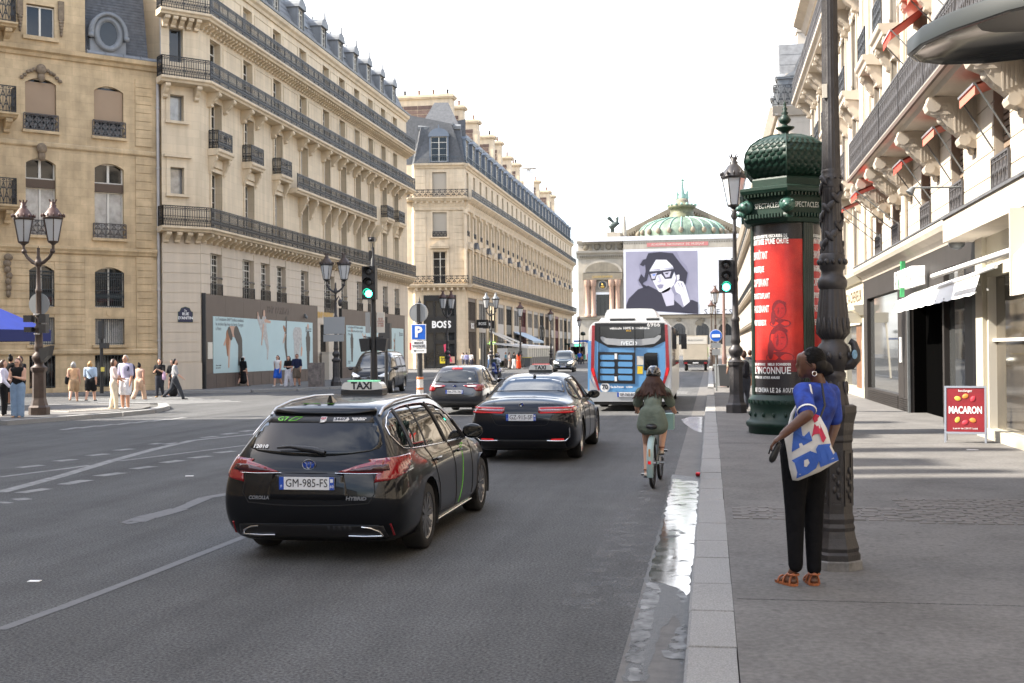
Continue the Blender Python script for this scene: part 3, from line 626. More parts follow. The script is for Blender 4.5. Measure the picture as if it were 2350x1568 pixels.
BEND = [(.35,1.2,.85,1.15,.16,.2,'s'),(.85,1.15,1.15,.85,.22,.2,'d'),(1.15,.85,1.05,.1,.15,.07,'d'),(1.2,.85,1.3,.05,.14,.06,'d'),(.35,1.2,.25,.65,.09,.07,'s'),(.25,.65,.2,.02,.06,.05,'s'),(.3,1.2,-.15,.75,.08,.05,'s'),(.15,1.1,.1,.75,.14,.12,'h'),(.1,.8,.12,.4,.12,.04,'h'),(.25,1.2,.4,1.0,.13,.12,'d')]
LEAP = [(.1,1.35,.55,.9,.16,.2,'g'),(.55,.9,.8,.3,.2,.12,'g'),(.8,.3,.75,-.1,.1,.06,'g'),(.45,.85,-.25,1.6,.17,.12,'g'),(-.25,1.6,-.3,1.8,.07,.05,'s'),(.4,1.5,.45,1.0,.24,.2,'g'),(.5,1.5,1.1,1.45,.08,.05,'s'),(.3,1.3,.1,.5,.07,.05,'s'),(.4,1.75,.4,1.85,.11,.1,'s')]
SPLIT = [(.2,1.0,.22,.55,.1,.12,'s'),(.22,.6,.35,1.7,.12,.05,'d'),(.22,.55,.4,-.1,.12,.06,'d'),(.15,1.2,.05,1.3,.09,.08,'h'),(.2,1.0,-.05,.7,.05,.04,'s')]
FOLD = [(.3,1.2,.75,1.25,.3,.25,'g'),(.3,1.1,.25,.2,.22,.1,'g'),(.6,1.1,.55,.2,.2,.1,'g'),(.85,1.2,.95,.6,.12,.06,'g'),(.95,.65,.9,.45,.1,.08,'s')]
STAND = [(.2,1.3,.2,.75,.19,.17,'d'),(.15,.7,.15,0,.12,.08,'d'),(.27,.7,.27,0,.12,.08,'d'),(.2,1.62,.2,1.68,.1,.1,'s'),(.0,1.2,.05,.7,.06,.05,'d'),(.4,1.2,.38,.7,.06,.05,'d')]
SITB = [(.3,1.0,.3,.5,.2,.2,'d'),(.3,.5,.8,.0,.2,.1,'d'),(.2,1.1,-.3,1.5,.07,.05,'s'),(.3,1.3,.3,1.38,.12,.12,'s'),(.25,.4,.0,-.3,.15,.08,'d')]
def hoarding(s0, s1, p0, p1, figs, label, plabel, cap):
    h = thing('hoarding', label, 'hoarding', (-25.0, s0, .12), PI/2); L = s1 - s0
    n = 7
    for i in range(n): ub('board', BROWN, h, i*L/n + .004, (i + 1)*L/n - .004, 0, .16, .75, 4.78)
    ub('edge_post', BLACKM, h, -.08, -.001, -.03, .17, 0, 4.82)
    k = 14
    for i in range(k): ub('plinth_tile', BROWN_D, h, i*L/k + .01, (i + 1)*L/k - .01, -.02, .15, 0, .74)
    p = thing('poster', plabel, 'poster', (-24.98, p0, .12), PI/2); W = p1 - p0
    MB().box(0, W, -.004, .02, .76, 3.68).obj('sheet', SKYB, p)
    for u, z, f, sc in figs: figure(p, u, z, [tuple(v*sc if isinstance(v, (int, float)) else v for v in q) for q in f], y=-.006)
    text('caption', cap, .26, GTXT, p, (.3, -.008, 3.3), align='LEFT', line=.95); text('caption', 'Photo: atelier\npar une fois', .12, GTXT, p, (.3, -.008, 1.1), align='LEFT')
    MB().box(W - 1.3, W - 1.08, -.008, -.004, 3.05, 3.4).obj('emblem', GTXT, p); text('caption', 'FONDATION\nBNP PARIBAS', .13, GTXT, p, (W - 1.02, -.008, 3.2), align='LEFT')
    return h
CAPT = 'La Fondation BNP Paribas soutient\nla section hip-hop du lycée Turgot\nà Paris'
h1 = hoarding(55.75, 72.85, 56.6, 71.8, [(1.6, 1.05, BEND, 1.6), (6.4, 1.6, LEAP, 1.35), (10.0, 1.35, SPLIT, 1.5), (11.6, .95, FOLD, 1.6), (14.0, .85, STAND, 1.55)], 'brown hoarding with blue dancer poster under the corner balcony', 'pale blue poster of five dancers on the hoarding by the corner', CAPT)
hoarding(77.9, 94.9, 78.85, 94.3, [(1.0, 1.2, STAND, 1.3), (4.2, 1.3, SITB, 1.2), (7.6, 1.2, LEAP, 1.0), (12.4, 1.2, SPLIT, 1.2)], 'brown hoarding farther along beyond the bank doorway', 'pale blue dancer poster behind the traffic signal and van', CAPT)
text('faint_lettering', 'BNP PARIBAS', .62, BROWN_D, h1, (10.1, -.006, 4.25)); text('gold_lettering', 'BNP PARIBAS', .55, GOLDT, B, (19.3, -.06, 4.35), bold=.01)
ub('notice_board', OFFWHITE, h1, .2, .75, -.03, 0, 1.5, 2.35)
for u in (14.6,): MB().ball((u, -.12, 4.0), .1).box(u - .03, u + .03, -.1, 0, 4.05, 4.2).obj('camera_dome', GREYM, h1)
MB().box(0, .9, 0, .5, 0, 1.75).box(-.03, .93, -.03, .53, 1.75, 1.82).obj('utility_cabinet', mat('cabinet_beige', (.45, .41, .35), .6), None, loc=(-24.5, 73.6, .12), rot=PI/2, label='beige utility cabinet beside the bank doorway', cat='cabinet')
# ---------------------------------------------------------------- tan mansion on the side street
T = building('tan_building', 'tan stone mansion with arched windows and a round slate dormer', -26.7, 54.7, 45)
th = [(-3.36, -1.96, 12.4, 14.86, .25), (-3.36, -1.96, 7.5, 11.12, .25), (-3.37, -1.97, 4.16, 6.1, .25), (-3.37, -1.97, 2.36, 3.62), (-3.39, -1.97, .34, 1.88),
      (-6.5, -5.11, 12.4, 14.86, .25), (-6.5, -5.15, 7.5, 11.1, .25), (-6.37, -5.24, 4.16, 6.1, .25), (-6.37, -5.24, 2.36, 3.66), (-6.38, -5.21, .34, 1.88)]
wall(T, -9, 0, 0, 16.2, th, STONE_T, depth=.3)
wall(T, -9, -3.76, 16.2, 20.6, [(-6.42, -5.17, 16.8, 18.3)], STONE_T, depth=.25)
box_back(T, -9, 0, 0, 16.1, 9, STONE_T); box_back(T, -9, -3.8, 16.1, 20.6, 9, STONE_T)
DGRILL = mat('dark_teal_grille', (.02, .03, .035), .5)
for i, h in enumerate(th):
    a, b, c, d = h[:4]; u = (a + b)/2; w = b - a
    if i % 5 == 0:                                              # drawn roller blind
        window(T, u, c, w, d - c, y=.28, style='fixed'); MB().box(a + .02, b - .02, .1, .13, c + .75, d - .18).obj('roller_blind', BLIND, T)
        railing(T, a - .08, b + .08, c, .78, -.06, m=mat('bronze_iron', (.06, .05, .045), .5), style=2, step=.2)
    elif i % 5 == 1:
        window(T, u, c, w, (d - c)*.62, y=.28, pm=PANE_C, style='two'); window(T, u, c + (d - c)*.73, w, (d - c)*.27, y=.28, pm=PANE_D, style='two', frame=.07)
        ub('blind_box', BLIND_D, T, a + .02, b - .02, .08, .25, c + (d - c)*.62, c + (d - c)*.73); railing(T, a - .08, b + .08, c, .72, -.06, m=mat('bronze_iron', (.06, .05, .045), .5), style=2, step=.2)
    elif i % 5 == 2: window(T, u, c, w, d - c, y=.28, style='two'); railing(T, a, b, c, d - c - .25, .06, m=DGRILL, style=1, step=.1)
    elif i % 5 == 3: window(T, u, c, w, d - c, y=.28, style='two', pm=PANE_C); railing(T, a, b, c, d - c, .06, m=DGRILL, style=3, step=.1)
    else: ub('vent_grille', PANE_D, T, a, b, .2, .28, c, d); railing(T, a, b, c, d - c, .08, m=DGRILL, style=3, step=.16, name='vent_bars')
    if i % 5 in (0, 1, 3): ub('sill', STONE_T, T, a - .14, b + .14, -.14, .05, c - .13, c)
for a in (-3.37, -6.37): MB().prism([(.16*math.cos(k*PI/6), .16*math.sin(k*PI/6)) for k in range(12)], -.04, .02).obj('medallion', STONE_T, T, loc=(a + .68, 0, 3.9))
window(T, -5.795, 16.8, 1.25, 1.45, y=.22, style='two', pm=PANE); ub('sill', STONE_T, T, -6.6, -5.0, -.14, .02, 16.62, 16.8)
courses(T, -9, -3.85, 2.05, 6.65, .345, th[7:9], STONE_T, .035)
courses(T, -1.4, -.6, 1.9, 6.68, .345, [], STONE_T, .06); courses(T, -1.4, -.6, 7.1, 11.6, .41, [], STONE_T, .06); courses(T, -1.4, -.6, 12.1, 15.4, .41, [], STONE_T, .06)
ub('pier', STONE_T, T, -3.85, -3.6, -.04, .05, 2.05, 6.65)
cornice(T, -9, -.4, 6.7, [(0, 0), (.1, 0), (.14, .1), (.22, .2), (.22, .34), (0, .36)], STONE_T, 'string_course'); cornice(T, -9, -.4, 11.63, BAND, STONE_T, 'string_course')
cornice(T, -9, -.2, 15.95, [(0, -.1), (.1, -.1), (.18, .05), (.34, .12), (.4, .3), (0, .34)], STONE_T); cornice(T, -9, 0, 1.9, BAND, STONE_T, 'plinth_band'); ub('plinth', STONE_T, T, -9, 0, -.05, .02, .0, .33)
cornice(T, -3.76, -.25, 16.2, [(0, 0), (.3, 0), (.34, .1), (.3, .22), (0, .25)], ZINC, 'gutter')
for a in (-3.76, -2.9, -2.05, -1.2): ub('gutter_joint', ZINC, T, a, a + .04, -.36, -.2, 16.2, 16.45)
mansard(T, -3.76, -.72, 16.45, 20.4, .9, SLATE, y=.05, rows=26)
ov = MB(); n = 24                                                 # oval dormer: ring, hood and pane
def ring(a, b, c, d, y0, y1, t0=0, t1=2*PI):
    vs = []; k = n
    for i in range(k + 1):
        t = t0 + (t1 - t0)*i/k
        vs += [(a*math.cos(t), y0, b*math.sin(t)), (c*math.cos(t), y0, d*math.sin(t)), (c*math.cos(t), y1, d*math.sin(t)), (a*math.cos(t), y1, b*math.sin(t))]
    ov.add(vs, [(4*i + q, 4*i + (q + 1) % 4, 4*i + 4 + (q + 1) % 4, 4*i + 4 + q) for i in range(k) for q in range(4)], 0, True)
ring(.46, .62, .72, .86, -.25, .5); ring(.72, .86, .9, 1.02, -.35, .3, -.15, PI + .15); ring(.42, .58, .47, .63, -.18, .1)
for sx in (-1, 1): ov.ball((sx*.84, -.3, -.18), (.14, .12, .14))
ov.box(-.85, .85, -.12, .7, -1.0, -.3)
od = ov.obj('oval_dormer', ZINC, T, loc=(-2.72, -.05, 17.35)); MB().prism([(.45*math.cos(2*PI*k/20), .6*math.sin(2*PI*k/20)) for k in range(20)], -.14, -.1).obj('pane', PANE, od)
for a, z in ((-5.8, 15.2), (-5.8, 11.5), (-9, 0)):
    if a > -8:                                                  # carved keystone mask with garland
        k = MB().ball((0, -.12, .05), (.24, .16, .26)).ball((0, -.1, -.3), (.17, .12, .25))
        if z > 15:
            for i in range(1, 6):
                for sx in (-1, 1): k.ball((sx*(.16 + i*.14), -.08, .02 - i*i*.018 + .03*(i % 2)), (.1, .08, .09), seg=8, rings=5)
        k.obj('carved_keystone', STONE_TD, T, loc=(a, 0, z))
for a in (-6.72, -4.88):                                          # hanging carved drops beside the top window
    k = MB().box(-.13, .13, -.12, .02, .3, 1.2)
    for i in range(5): k.ball((0, -.09, .2 - i*.15), (.13 - i*.018, .1, .1), seg=8, rings=5)
    k.obj('carved_drop', STONE_TD, T, loc=(a, 0, 17.4))
k = MB()
for i in range(7): k.ball((random.uniform(-.06, .06), -.1, 2.0 - i*.28), (.2 - i*.015, .14, .18), seg=8, rings=5)
k.obj('carved_drop', STONE_TD, T, loc=(-7.3, -.05, 4.4))
for z in (17.08, 12.95, 8.75):                                    # balconies of the projecting bay at the picture's edge
    slab(T, -10, -7.0, z - .2, z, .95, STONE_T); railing(T, -10, -7.1, z, 1.22, -.85, style=2, step=.14)
    railing(T, 0, .8, z, 1.22, -.85, style=2, step=.14, rot=PI/2, x=-7.1); consoles(T, [-7.35, -9], z - .22, .25, .6, .7, STONE_T)
pipe = MB().tube([(-.3, -.12, .1), (-.3, -.12, 15.5), (-.1, -.12, 15.9), (-.1, -.12, 19.8)], .085)
for z in (2.5, 5, 8, 11, 14): pipe.lathe([(.1, 0), (.12, .05), (.1, .12)], (-.3, -.12, z), 10)
pipe.obj('downpipe', mat('pale_pipe_paint', (.42, .39, .36), .5, var=.1, scale=3), T)
# building that closes the near side of the side street (outside the picture, it shades the crossing)
S = building('near_corner_building', 'stone building on the near corner left of the picture', -25.2, -40, 90)
sh = [(2.2 + i*3.6, 3.6 + i*3.6, 1 + k*3.5, 3.4 + k*3.5) for i in range(18) for k in range(6)]
wall(S, 0, 70, 0, 22.0, sh, STONE_B, depth=.3); MB().prism([(0, .32), (69.9, .32), (45, 30), (0, 30)], 0, 22.2, ax='z').obj('rear_mass', PANE, S)
for z in (7.9, 15.3): slab(S, 0, 70, z, z + .25, .8, STONE_B)
MB().prism([(0, 22), (1.2, 25.2), (9, 26), (9, 22)], 0, 69, ax='x').obj('roof', SLATE_L, S)
MB().prism([(0, 22), (1.2, 25.2), (3, 29.6), (9, 29.6), (9, 22)], 20, 50, ax='x').obj('added_shade_attic', SLATE_L, S)  # unseen raised roof, added to throw shade over the near road and pavement
for u, w_, z in ((50.3, .9, 28.6), (51.9, .5, 27.9), (53.0, 1.2, 27.2), (55.4, .6, 28.8), (58.5, 1.4, 27.0), (63, .8, 28.0)): MB().box(u, u + w_, 1.5, 3, 24, z).obj('chimney_stack', STONE_B, S)  # unseen stacks, added to break up the roof's shadow edge on the pavement

for nm, lb, x, y, m in (('rear_left_building', 'stone building farther back on the left, behind the camera', -33.2, -100, STONE_B), ('rear_right_building', 'stone building farther back on the right, behind the camera', 10.3, -75, STONE_R)):
    q = building(nm, lb, x, y, 0); w_ = MB().box(-5, 5, -60, 60, 0, 20).obj('wall', m, q); MB().box(-4.5, 4.5, -60, 60, 20, 23.5).obj('roof', SLATE, q)
    for k in range(5):
        for i in range(20): ub('window', PANE, q, -5.05, 5.05, -57 + i*5.9, -55.3 + i*5.9, 1.5 + k*3.7, 4 + k*3.7)
# ---------------------------------------------------------------- long far building with the shops (left, behind the cream one)
Cb = building('far_building', 'long honey stone building with slate mansard and many chimneys', -25.2, 120.5, 90)
LC = 97.0; NB = 27; CU_ = [1.6 + i*3.57 for i in range(NB)]
ch = []
for u in CU_: ch += [(u - .65, u + .65, 9.0, 12.46), (u - .6, u + .6, 14.15, 16.5), (u - .55, u + .55, 18.0, 20.8)]
wall(Cb, 0, LC, 8.0, 21.6, ch, STONE_C, depth=.35)
for i, h in enumerate(ch): window(Cb, (h[0] + h[1])/2, h[2], h[1] - h[0], h[3] - h[2], y=.32, style='french', fm=OFFWHITE)
pil = MB().box(-.28, .28, -.22, .02, 0, 7.6).box(-.34, .34, -.28, .02, 0, .6).box(-.36, .36, -.32, .02, 7.2, 7.6).ball((-.2, -.3, 7.15), .14, seg=6, rings=4).ball((.2, -.3, 7.15), .14, seg=6, rings=4).mesh('pilaster', STONE_C)
tri = MB().prism([(-1.0, 0), (1.0, 0), (0, .62)], -.38, .02).box(-1.0, 1.0, -.34, .02, -.2, 0).mesh('pediment', STONE_C)
arc = MB().prism([(-1.0, 0)] + [(1.0*math.cos(PI - PI*i/8), .6*math.sin(PI*i/8)) for i in range(1, 8)] + [(1.0, 0)], -.38, .02).box(-1.0, 1.0, -.34, .02, -.2, 0).mesh('pediment', STONE_C)
for i, u in enumerate(CU_):
    put('pilaster', pil, Cb, loc=(u - 1.785, 0, 9.1)); put('pediment', tri if i % 2 else arc, Cb, loc=(u, 0, 12.85))
    railing(Cb, u - .6, u + .6, 14.1, .55, -.05, step=.15, style=3)
    dormer(Cb, u, 21.9, 1.7, 2.3, .1, m=mat('blue_zinc', (.14, .165, .20), .5, metal=.3), style='flat', depth=1.4)
    put('lead_cap', _UB.setdefault('cap', MB().prism([(-1.05, 0), (1.05, 0), (.9, .12), (0, .74), (-.9, .12)], -.4, 0).mesh('lead_cap', SLATE)), Cb, loc=(u, -.0, 12.98)) if i % 2 else None
cornice(Cb, 0, LC, 17.0, [(0, -.3), (.15, -.3), (.2, 0), (.3, .2), (.35, .5), (.6, .62), (.6, .7), (0, .7)], STONE_C, 'entablature')
slab(Cb, -.1, LC, 8.62, 8.95, .85, STONE_C); slab(Cb, -.1, LC, 17.72, 18.0, .85, STONE_C)
for i in range(16):
    a, b = i*LC/16, (i + 1)*LC/16
    railing(Cb, a, b, 8.95, .85, -.78, style=2, step=.3); railing(Cb, a, b, 18.0, .8, -.78, style=2, step=.3); railing(Cb, a, b, 21.62, .65, -.35, m=IRON_B, style=3, step=.25)
dn = MB().box(-.11, .11, -.4, 0, -.3, 0).mesh('modillion', STONE_C)
for i in range(120): put('modillion', dn, Cb, loc=(.4 + i*.8, -.1, 8.6))
for i in range(100): put('modillion', dn, Cb, loc=(.4 + i*.96, -.1, 17.7))
cornice(Cb, 0, LC, 21.3, [(0, -.2), (.1, -.2), (.2, 0), (.38, .1), (.42, .3), (0, .32)], STONE_C)
mansard(Cb, 0, LC, 21.65, 25.8, 1.3, SLATE, y=.05, rows=8); box_back(Cb, 0, LC, 0, 25.4, 12, STONE_C, y=1.6)
cornice(Cb, 0, LC, 25.75, [(0, -.1), (.12, -.1), (.16, .15), (0, .2)], ZINC, 'ridge_flashing', y=1.35)
# chimney stacks across the roof
for k, (s, zt, w, d) in enumerate([(131, 31.0, 9.5, 1.5), (137, 31, 3.5, 1.2), (145.9, 31, 5, 1.4), (156.6, 31, 5.5, 1.3), (162.4, 31.2, 3, 1.2), (170.4, 30.4, 4, 1.2), (178.1, 30.6, 2, 1.0), (199.3, 31, 3, 1.2), (212.6, 31, 4, 1.2), (219, 31, 2.5, 1.2)]):
    u = s - 120.5; x0, x1 = 3.3, 3.3 + w
    st = MB().box(u - d, u, x0, x1, 23, zt - .5).box(u - d - .2, u + .2, x0 - .2, x1 + .2, zt - .5, zt - .35).box(u - d - .3, u + .3, x0 - .3, x1 + .3, zt - .35, zt - .1).box(u - d - .1, u + .1, x0 - .1, x1 + .1, zt - .1, zt).obj('chimney_stack', STONE_C, Cb)
    n = max(2, int(w/1.6)); bh = 3.0
    for j in range(6):
        for i in range(n):
            a = x0 + .55 + (w - 1.1)*i/n + (.06 if j % 2 else 0); ub('brick_panel', BRICK, st, u - d - .04, u - d, a + .03, a + (w - 1.1)/n - .03, zt - 1.2 - (j + 1)*.5, zt - 1.26 - j*.5)
    for i in range(n + 1): MB().lathe([(.16, 0), (.13, .5), (.17, .55), (.17, .65)], (u - d/2, x0 + .6 + i*(w - 1.2)/n, zt), 8).obj('chimney_pot', TERRA if (i + k) % 3 else CAST, st)
MB().box(68.6, 69.6, 3, 4.5, 25, 31.2).box(68.2, 70, 2.5, 5, 31.6, 31.9).box(68.9, 69.3, 3.4, 4, 31.2, 31.6).obj('vent_shaft', mat('white_duct', (.7, .7, .7), .5), Cb)
# splayed front towards the camera
Ck = thing('splayed_front', None, None, (-30.45, 119.85, 0), math.radians(7.0)); Ck.parent = Cb
Ck.matrix_parent_inverse = Matrix.LocRotScale(Vector((-25.2, 120.5, 0)), Matrix.Rotation(PI/2, 3, 'Z').to_quaternion(), None).inverted()
LK = 5.29
kh = [(1.9, 3.4, 9.0, 12.4), (1.9, 3.4, 13.9, 16.5), (1.85, 3.5, 18.0, 20.7)]
wall(Ck, 0, LK, 8.0, 21.6, kh, STONE_C, depth=.35)
for k, h in enumerate(kh):
    if k == 0: window(Ck, 2.65, h[2], 1.5, h[3] - h[2], y=.3)
    else: ub('roller_shutter', mat('beige_shutter', (.36, .32, .26), .7), Ck, h[0], h[1], .14, .2, h[2], h[3])
    frame_trim(Ck, 2.65, h[2], h[3], 1.5, STONE_C, t=.22, sill=k == 1)
courses(Ck, 0, 1.2, 9.1, 16.6, .75, [], STONE_C, .08); courses(Ck, 4.1, LK, 9.1, 16.6, .75, [], STONE_C, .08); courses(Ck, 0, 1.2, 18.1, 21, .7, [], STONE_C, .06); courses(Ck, 4.1, LK, 18.1, 21, .7, [], STONE_C, .06)
put('pediment', tri, Ck, loc=(2.65, 0, 12.9)); railing(Ck, 1.9, 3.4, 13.9, .6, -.05, style=2, step=.2)
cornice(Ck, -.1, LK, 17.0, [(0, -.3), (.15, -.3), (.2, 0), (.3, .2), (.35, .5), (.6, .62), (.6, .7), (0, .7)], STONE_C, 'entablature')
slab(Ck, -.6, LK + .3, 8.62, 8.95, .85, STONE_C); slab(Ck, -.6, LK + .3, 17.72, 18.0, .85, STONE_C)
for i in range(9): put('modillion', dn, Ck, loc=(.2 + i*.62, -.15, 8.6)); put('modillion', dn, Ck, loc=(.2 + i*.62, -.15, 17.7))
railing(Ck, -.5, LK + .4, 8.95, .85, -.78, style=2, step=.3); railing(Ck, -.5, LK + .4, 18.0, .8, -.78, style=2, step=.3); railing(Ck, -.2, LK + .2, 21.62, .65, -.35, m=IRON_B, style=3, step=.25)
cornice(Ck, 0, LK, 21.3, [(0, -.2), (.1, -.2), (.2, 0), (.38, .1), (.42, .3), (0, .32)], STONE_C)
MB().add([(0, 0, 21.65), (LK, 0, 21.65), (LK - .45, .7, 25.4), (.45, .7, 25.4), (LK - 1.9, 2.8, 28.6), (1.9, 2.8, 28.6), (0, 4, 21.65), (LK, 4, 21.65), (0.5, 6, 25.4), (LK - .5, 6, 25.4)],
         [(0, 1, 2, 3), (3, 2, 4, 5), (0, 3, 8, 6), (1, 7, 9, 2), (3, 5, 8), (2, 9, 4), (5, 4, 9, 8)]).obj('corner_roof', SLATE, Ck)
cornice(Ck, .4, LK - .4, 25.3, [(0, -.1), (.25, 0), (.3, .3), (.1, .5), (0, .5)], ZINC, 'roof_cornice', y=.75)
dormer(Ck, 2.65, 21.7, 2.0, 2.7, -.1, m=mat('blue_zinc', (.14, .165, .20), .5, metal=.3), style='round', depth=1.2)
# sunlit return of that building to the left
Cs = thing('side_return', None, None, (-33.6, 124.9, 0), math.radians(-58)); Cs.parent = Cb; Cs.matrix_parent_inverse = Ck.matrix_parent_inverse
wall(Cs, 0, 5.95, 0, 21.6, [], STONE_C); courses(Cs, 4.0, 5.9, 9.1, 16.6, .75, [], STONE_C, .06); slab(Cs, 0, 6.2, 8.62, 8.95, .8, STONE_C); slab(Cs, 0, 6.2, 17.72, 18, .8, STONE_C)
railing(Cs, 0, 6.2, 8.95, .85, -.7, style=2, step=.3); railing(Cs, 0, 6.2, 18, .8, -.7, style=2, step=.3); mansard(Cs, 0, 5.95, 21.6, 25.5, .8, SLATE)
# shop fronts under the first balcony
SHOPBK = mat('shop_black', (.012, .012, .013), .4); SHOPBR = mat('shop_taupe', (.115, .092, .075), .6); SHOPG = mat('shop_pale', (.42, .40, .37), .6); SHOPR = mat('shop_maroon', (.12, .02, .025), .5)
SHOPGL = mat('shop_glass', (.03, .032, .033), .04, spec=.8, var=.6, scale=.5); WARM = mat('shop_lit_interior', (.75, .62, .42), .5, emit=.35); NEON = mat('green_shop_light', (.45, .9, .15), .5, emit=.7)
wall(Cb, 0, LC, 0, 8.0, [(1.2 + i*5.9, 5.9 + i*5.9, .1, 7.6) for i in range(16)], STONE_C, depth=.4, name='ground_floor_wall')
for i in range(16): courses(Cb, i*5.9 - (.0 if i else 0), i*5.9 + 1.2, .3, 7.7, .6, [], STONE_C, .03) if i < 6 else None
fr = [SHOPBR, SHOPG, SHOPBK, SHOPG, SHOPBK, SHOPG, SHOPR, SHOPG, SHOPG, SHOPBK, SHOPBR, SHOPG, SHOPR, SHOPG, SHOPBK, SHOPG]
for i in range(16):
    a, b = 1.2 + i*5.9, 5.9 + i*5.9; m = fr[i]
    sf = MB().box(a, b, .1, .3, 4.0, 5.2).box(a, b, .1, .3, 7.2, 7.6)
    n = 6 if i in (0, 4, 9) else 3
    for k in range(n + 1): p = a + (b - a - .12)*k/n; sf.box(p, p + .12, .1, .25, .1, 4.0).box(p, p + .1, .12, .25, 5.2, 7.2)
    o = sf.obj('shop_front', m, Cb); MB().add([(a, .28, .1), (b, .28, .1), (b, .28, 7.3), (a, .28, 7.3)], [(0, 1, 2, 3)]).obj('pane', SHOPGL if i != 2 else WARM, o)
    if i < 5: ub('lit_display', WARM, o, a + 1.2, a + 2.0, .2, .27, .8 + .2*(i % 3), 2.2)
ub('green_light_strip', NEON, Cb, 12, 17, -.02, .05, 2.7, 3.0)
kf = MB().box(.9, 4.3, -.12, .1, 3.9, 5.6).box(.9, 4.3, -.1, .1, 7.2, 7.8).box(.9, 1.1, -.1, .1, .1, 7.2).box(4.1, 4.3, -.1, .1, .1, 7.2).box(1.9, 2.1, -.08, .1, .1, 7.2).box(2.1, 4.1, -.1, .1, 2.7, 3.1)
wall(Ck, 0, LK, 0, 8.0, [(.9, 4.3, .1, 7.8)], STONE_C, depth=.5, name='ground_floor_wall'); courses(Ck, 4.32, LK, .4, 7.8, .6, [], STONE_C, .03); courses(Ck, 0, .88, .4, 7.8, .6, [], STONE_C, .03)
o = kf.obj('shop_front', SHOPBK, Ck); MB().add([(.9, .12, .1), (4.3, .12, .1), (4.3, .12, 7.3), (.9, .12, 7.3)], [(0, 1, 2, 3)]).obj('pane', SHOPGL, o); text('lettering', 'BOSS', .98, LTXT, o, (2.75, -.14, 4.7), bold=.035, width=2.0)
ps = thing('shop_poster', 'blue white and yellow striped poster in the corner shop entrance', 'poster', (-30.45 + 2.62*.9925, 119.85 + 2.62*.122 - .3, .12), math.radians(7))
for k in range(5): ub('stripe', BLUE_S if k % 2 == 0 else WHITE, ps, 0, 1.55, -.02, 0, 2.45 - .26*k, 2.45 - .26*(k + 1) + .26*2 - .26)
ub('yellow_field', mat('poster_yellow', (.75, .6, .03), .6), ps, 0, 1.0, -.022, 0, .55, 1.25); ub('sand_field', mat('poster_sand', (.5, .3, .22), .6), ps, 1.0, 1.55, -.021, 0, .55, 1.25)
MB().prism([(.4, 2.5), (.75, 2.6), (.8, 2.0), (1.1, 1.3), (1.3, .7), (1.1, .7), (.8, 1.2), (.5, 1.7)], -.028, -.021).obj('printed_figure', mat('poster_pink', (.6, .05, .12), .6), ps)
text('lettering', 'PARIS\nPLAGES', .28, DTXT, ps, (.1, -.03, .95), align='LEFT', line=.8, bold=.01)
text('lettering', 'BOSS', .8, LTXT, Cb, (3.5, -.02, 4.6), bold=.03, width=1.6)
for u, t, m, w in ((5.9, 'BOSS', SHOPBK, 1.1), (9.6, 'II', SHOPBK, 1.0)):
    s_ = thing('blade_sign', 'black projecting shop sign lettered ' + t, 'sign', (-24.6, 120.5 + u, 4.9), 0); MB().box(-.6, .7, -.1, .1, -.45, .45).obj('panel', m, s_); text('lettering', t, .42, LTXT, s_, (.05, -.105, 0), bold=.012, width=.85 if t != 'II' else .35)
    MB().box(-.75, -.6, -.04, .04, -.05, .05).obj('arm', CAST, s_)
# awnings and a terrace tent
def awn(u0, u1, z0, z1, out, m, label):
    a = thing('shop_awning', label, 'awning', (-25.2, 120.5, 0), PI/2)
    MB().add([(u0, -.05, z0), (u1, -.05, z0), (u1, -out, z1), (u0, -out, z1), (u0, -out, z1 - .25), (u1, -out, z1 - .25), (u0, -.05, z0 - .04), (u1, -.05, z0 - .04), (u0, -out + .03, z1 - .04), (u1, -out + .03, z1 - .04)], [(0, 1, 2, 3), (3, 2, 5, 4), (7, 6, 8, 9), (0, 3, 8, 6), (1, 7, 9, 2)]).obj('canvas', m, a)
    for u in (u0 + .1, u1 - .1): MB().bar((u, -.05, z1 + .1), (u, -out + .1, z1 + .05), .04).obj('arm', CAST, a)
AW1 = mat('ecru_canvas', (.50, .47, .42), .85); AW2 = mat('pale_blue_canvas', (.42, .52, .62), .85); TENTW = mat('white_canvas', (.78, .78, .78), .8)
awn(12.6, 15.2, 4.2, 2.9, 2.6, AW1, 'left ecru sloping shop awning next to the black signs'); awn(15.8, 19.5, 4.1, 2.9, 2.9, AW1, 'wider ecru sloping shop awning beside the white terrace tent'); awn(30, 40, 4.4, 3.2, 2.6, AW2, 'pale blue sloping awning above the terrace tent')
tn = thing('terrace_tent', 'white roofed terrace enclosure with grey side panels on the pavement', 'tent', (-23.2, 131.0, .12))
MB().add([(-1.6, -.5, 2.75), (3.0, 0, 2.35), (3.0, 21, 2.35), (-1.6, 21, 2.75), (-1.6, -.5, 2.65), (3.0, 0, 2.05), (3.0, 21, 2.05), (-1.6, 21, 2.65)], [(0, 1, 2, 3), (4, 7, 6, 5), (0, 4, 5, 1), (1, 5, 6, 2)]).obj('roof', TENTW, tn)
CLEAR = mat('clear_tarpaulin', (.42, .41, .38), .3, var=.1, scale=3); TGREY = mat('terrace_panel_grey', (.10, .105, .11), .6)
for i in range(12):
    y0, y1 = i*1.75, (i + 1)*1.75 - .06; ub('panel', TGREY, tn, 2.85, 2.9, y0, y1, 0, 1.05); ub('curtain', CLEAR, tn, 2.86, 2.88, y0, y1, 1.05, 2.1); ub('post', ALU, tn, 2.84, 2.92, y1, y1 + .06, 0, 2.1)
ub('panel', TGREY, tn, .6, 2.85, 0, .05, 0, 1.05); ub('curtain', CLEAR, tn, .6, 2.85, .01, .03, 1.05, 2.15); ub('curtain', WHITE, tn, -.6, .6, .01, .03, .7, 2.1)
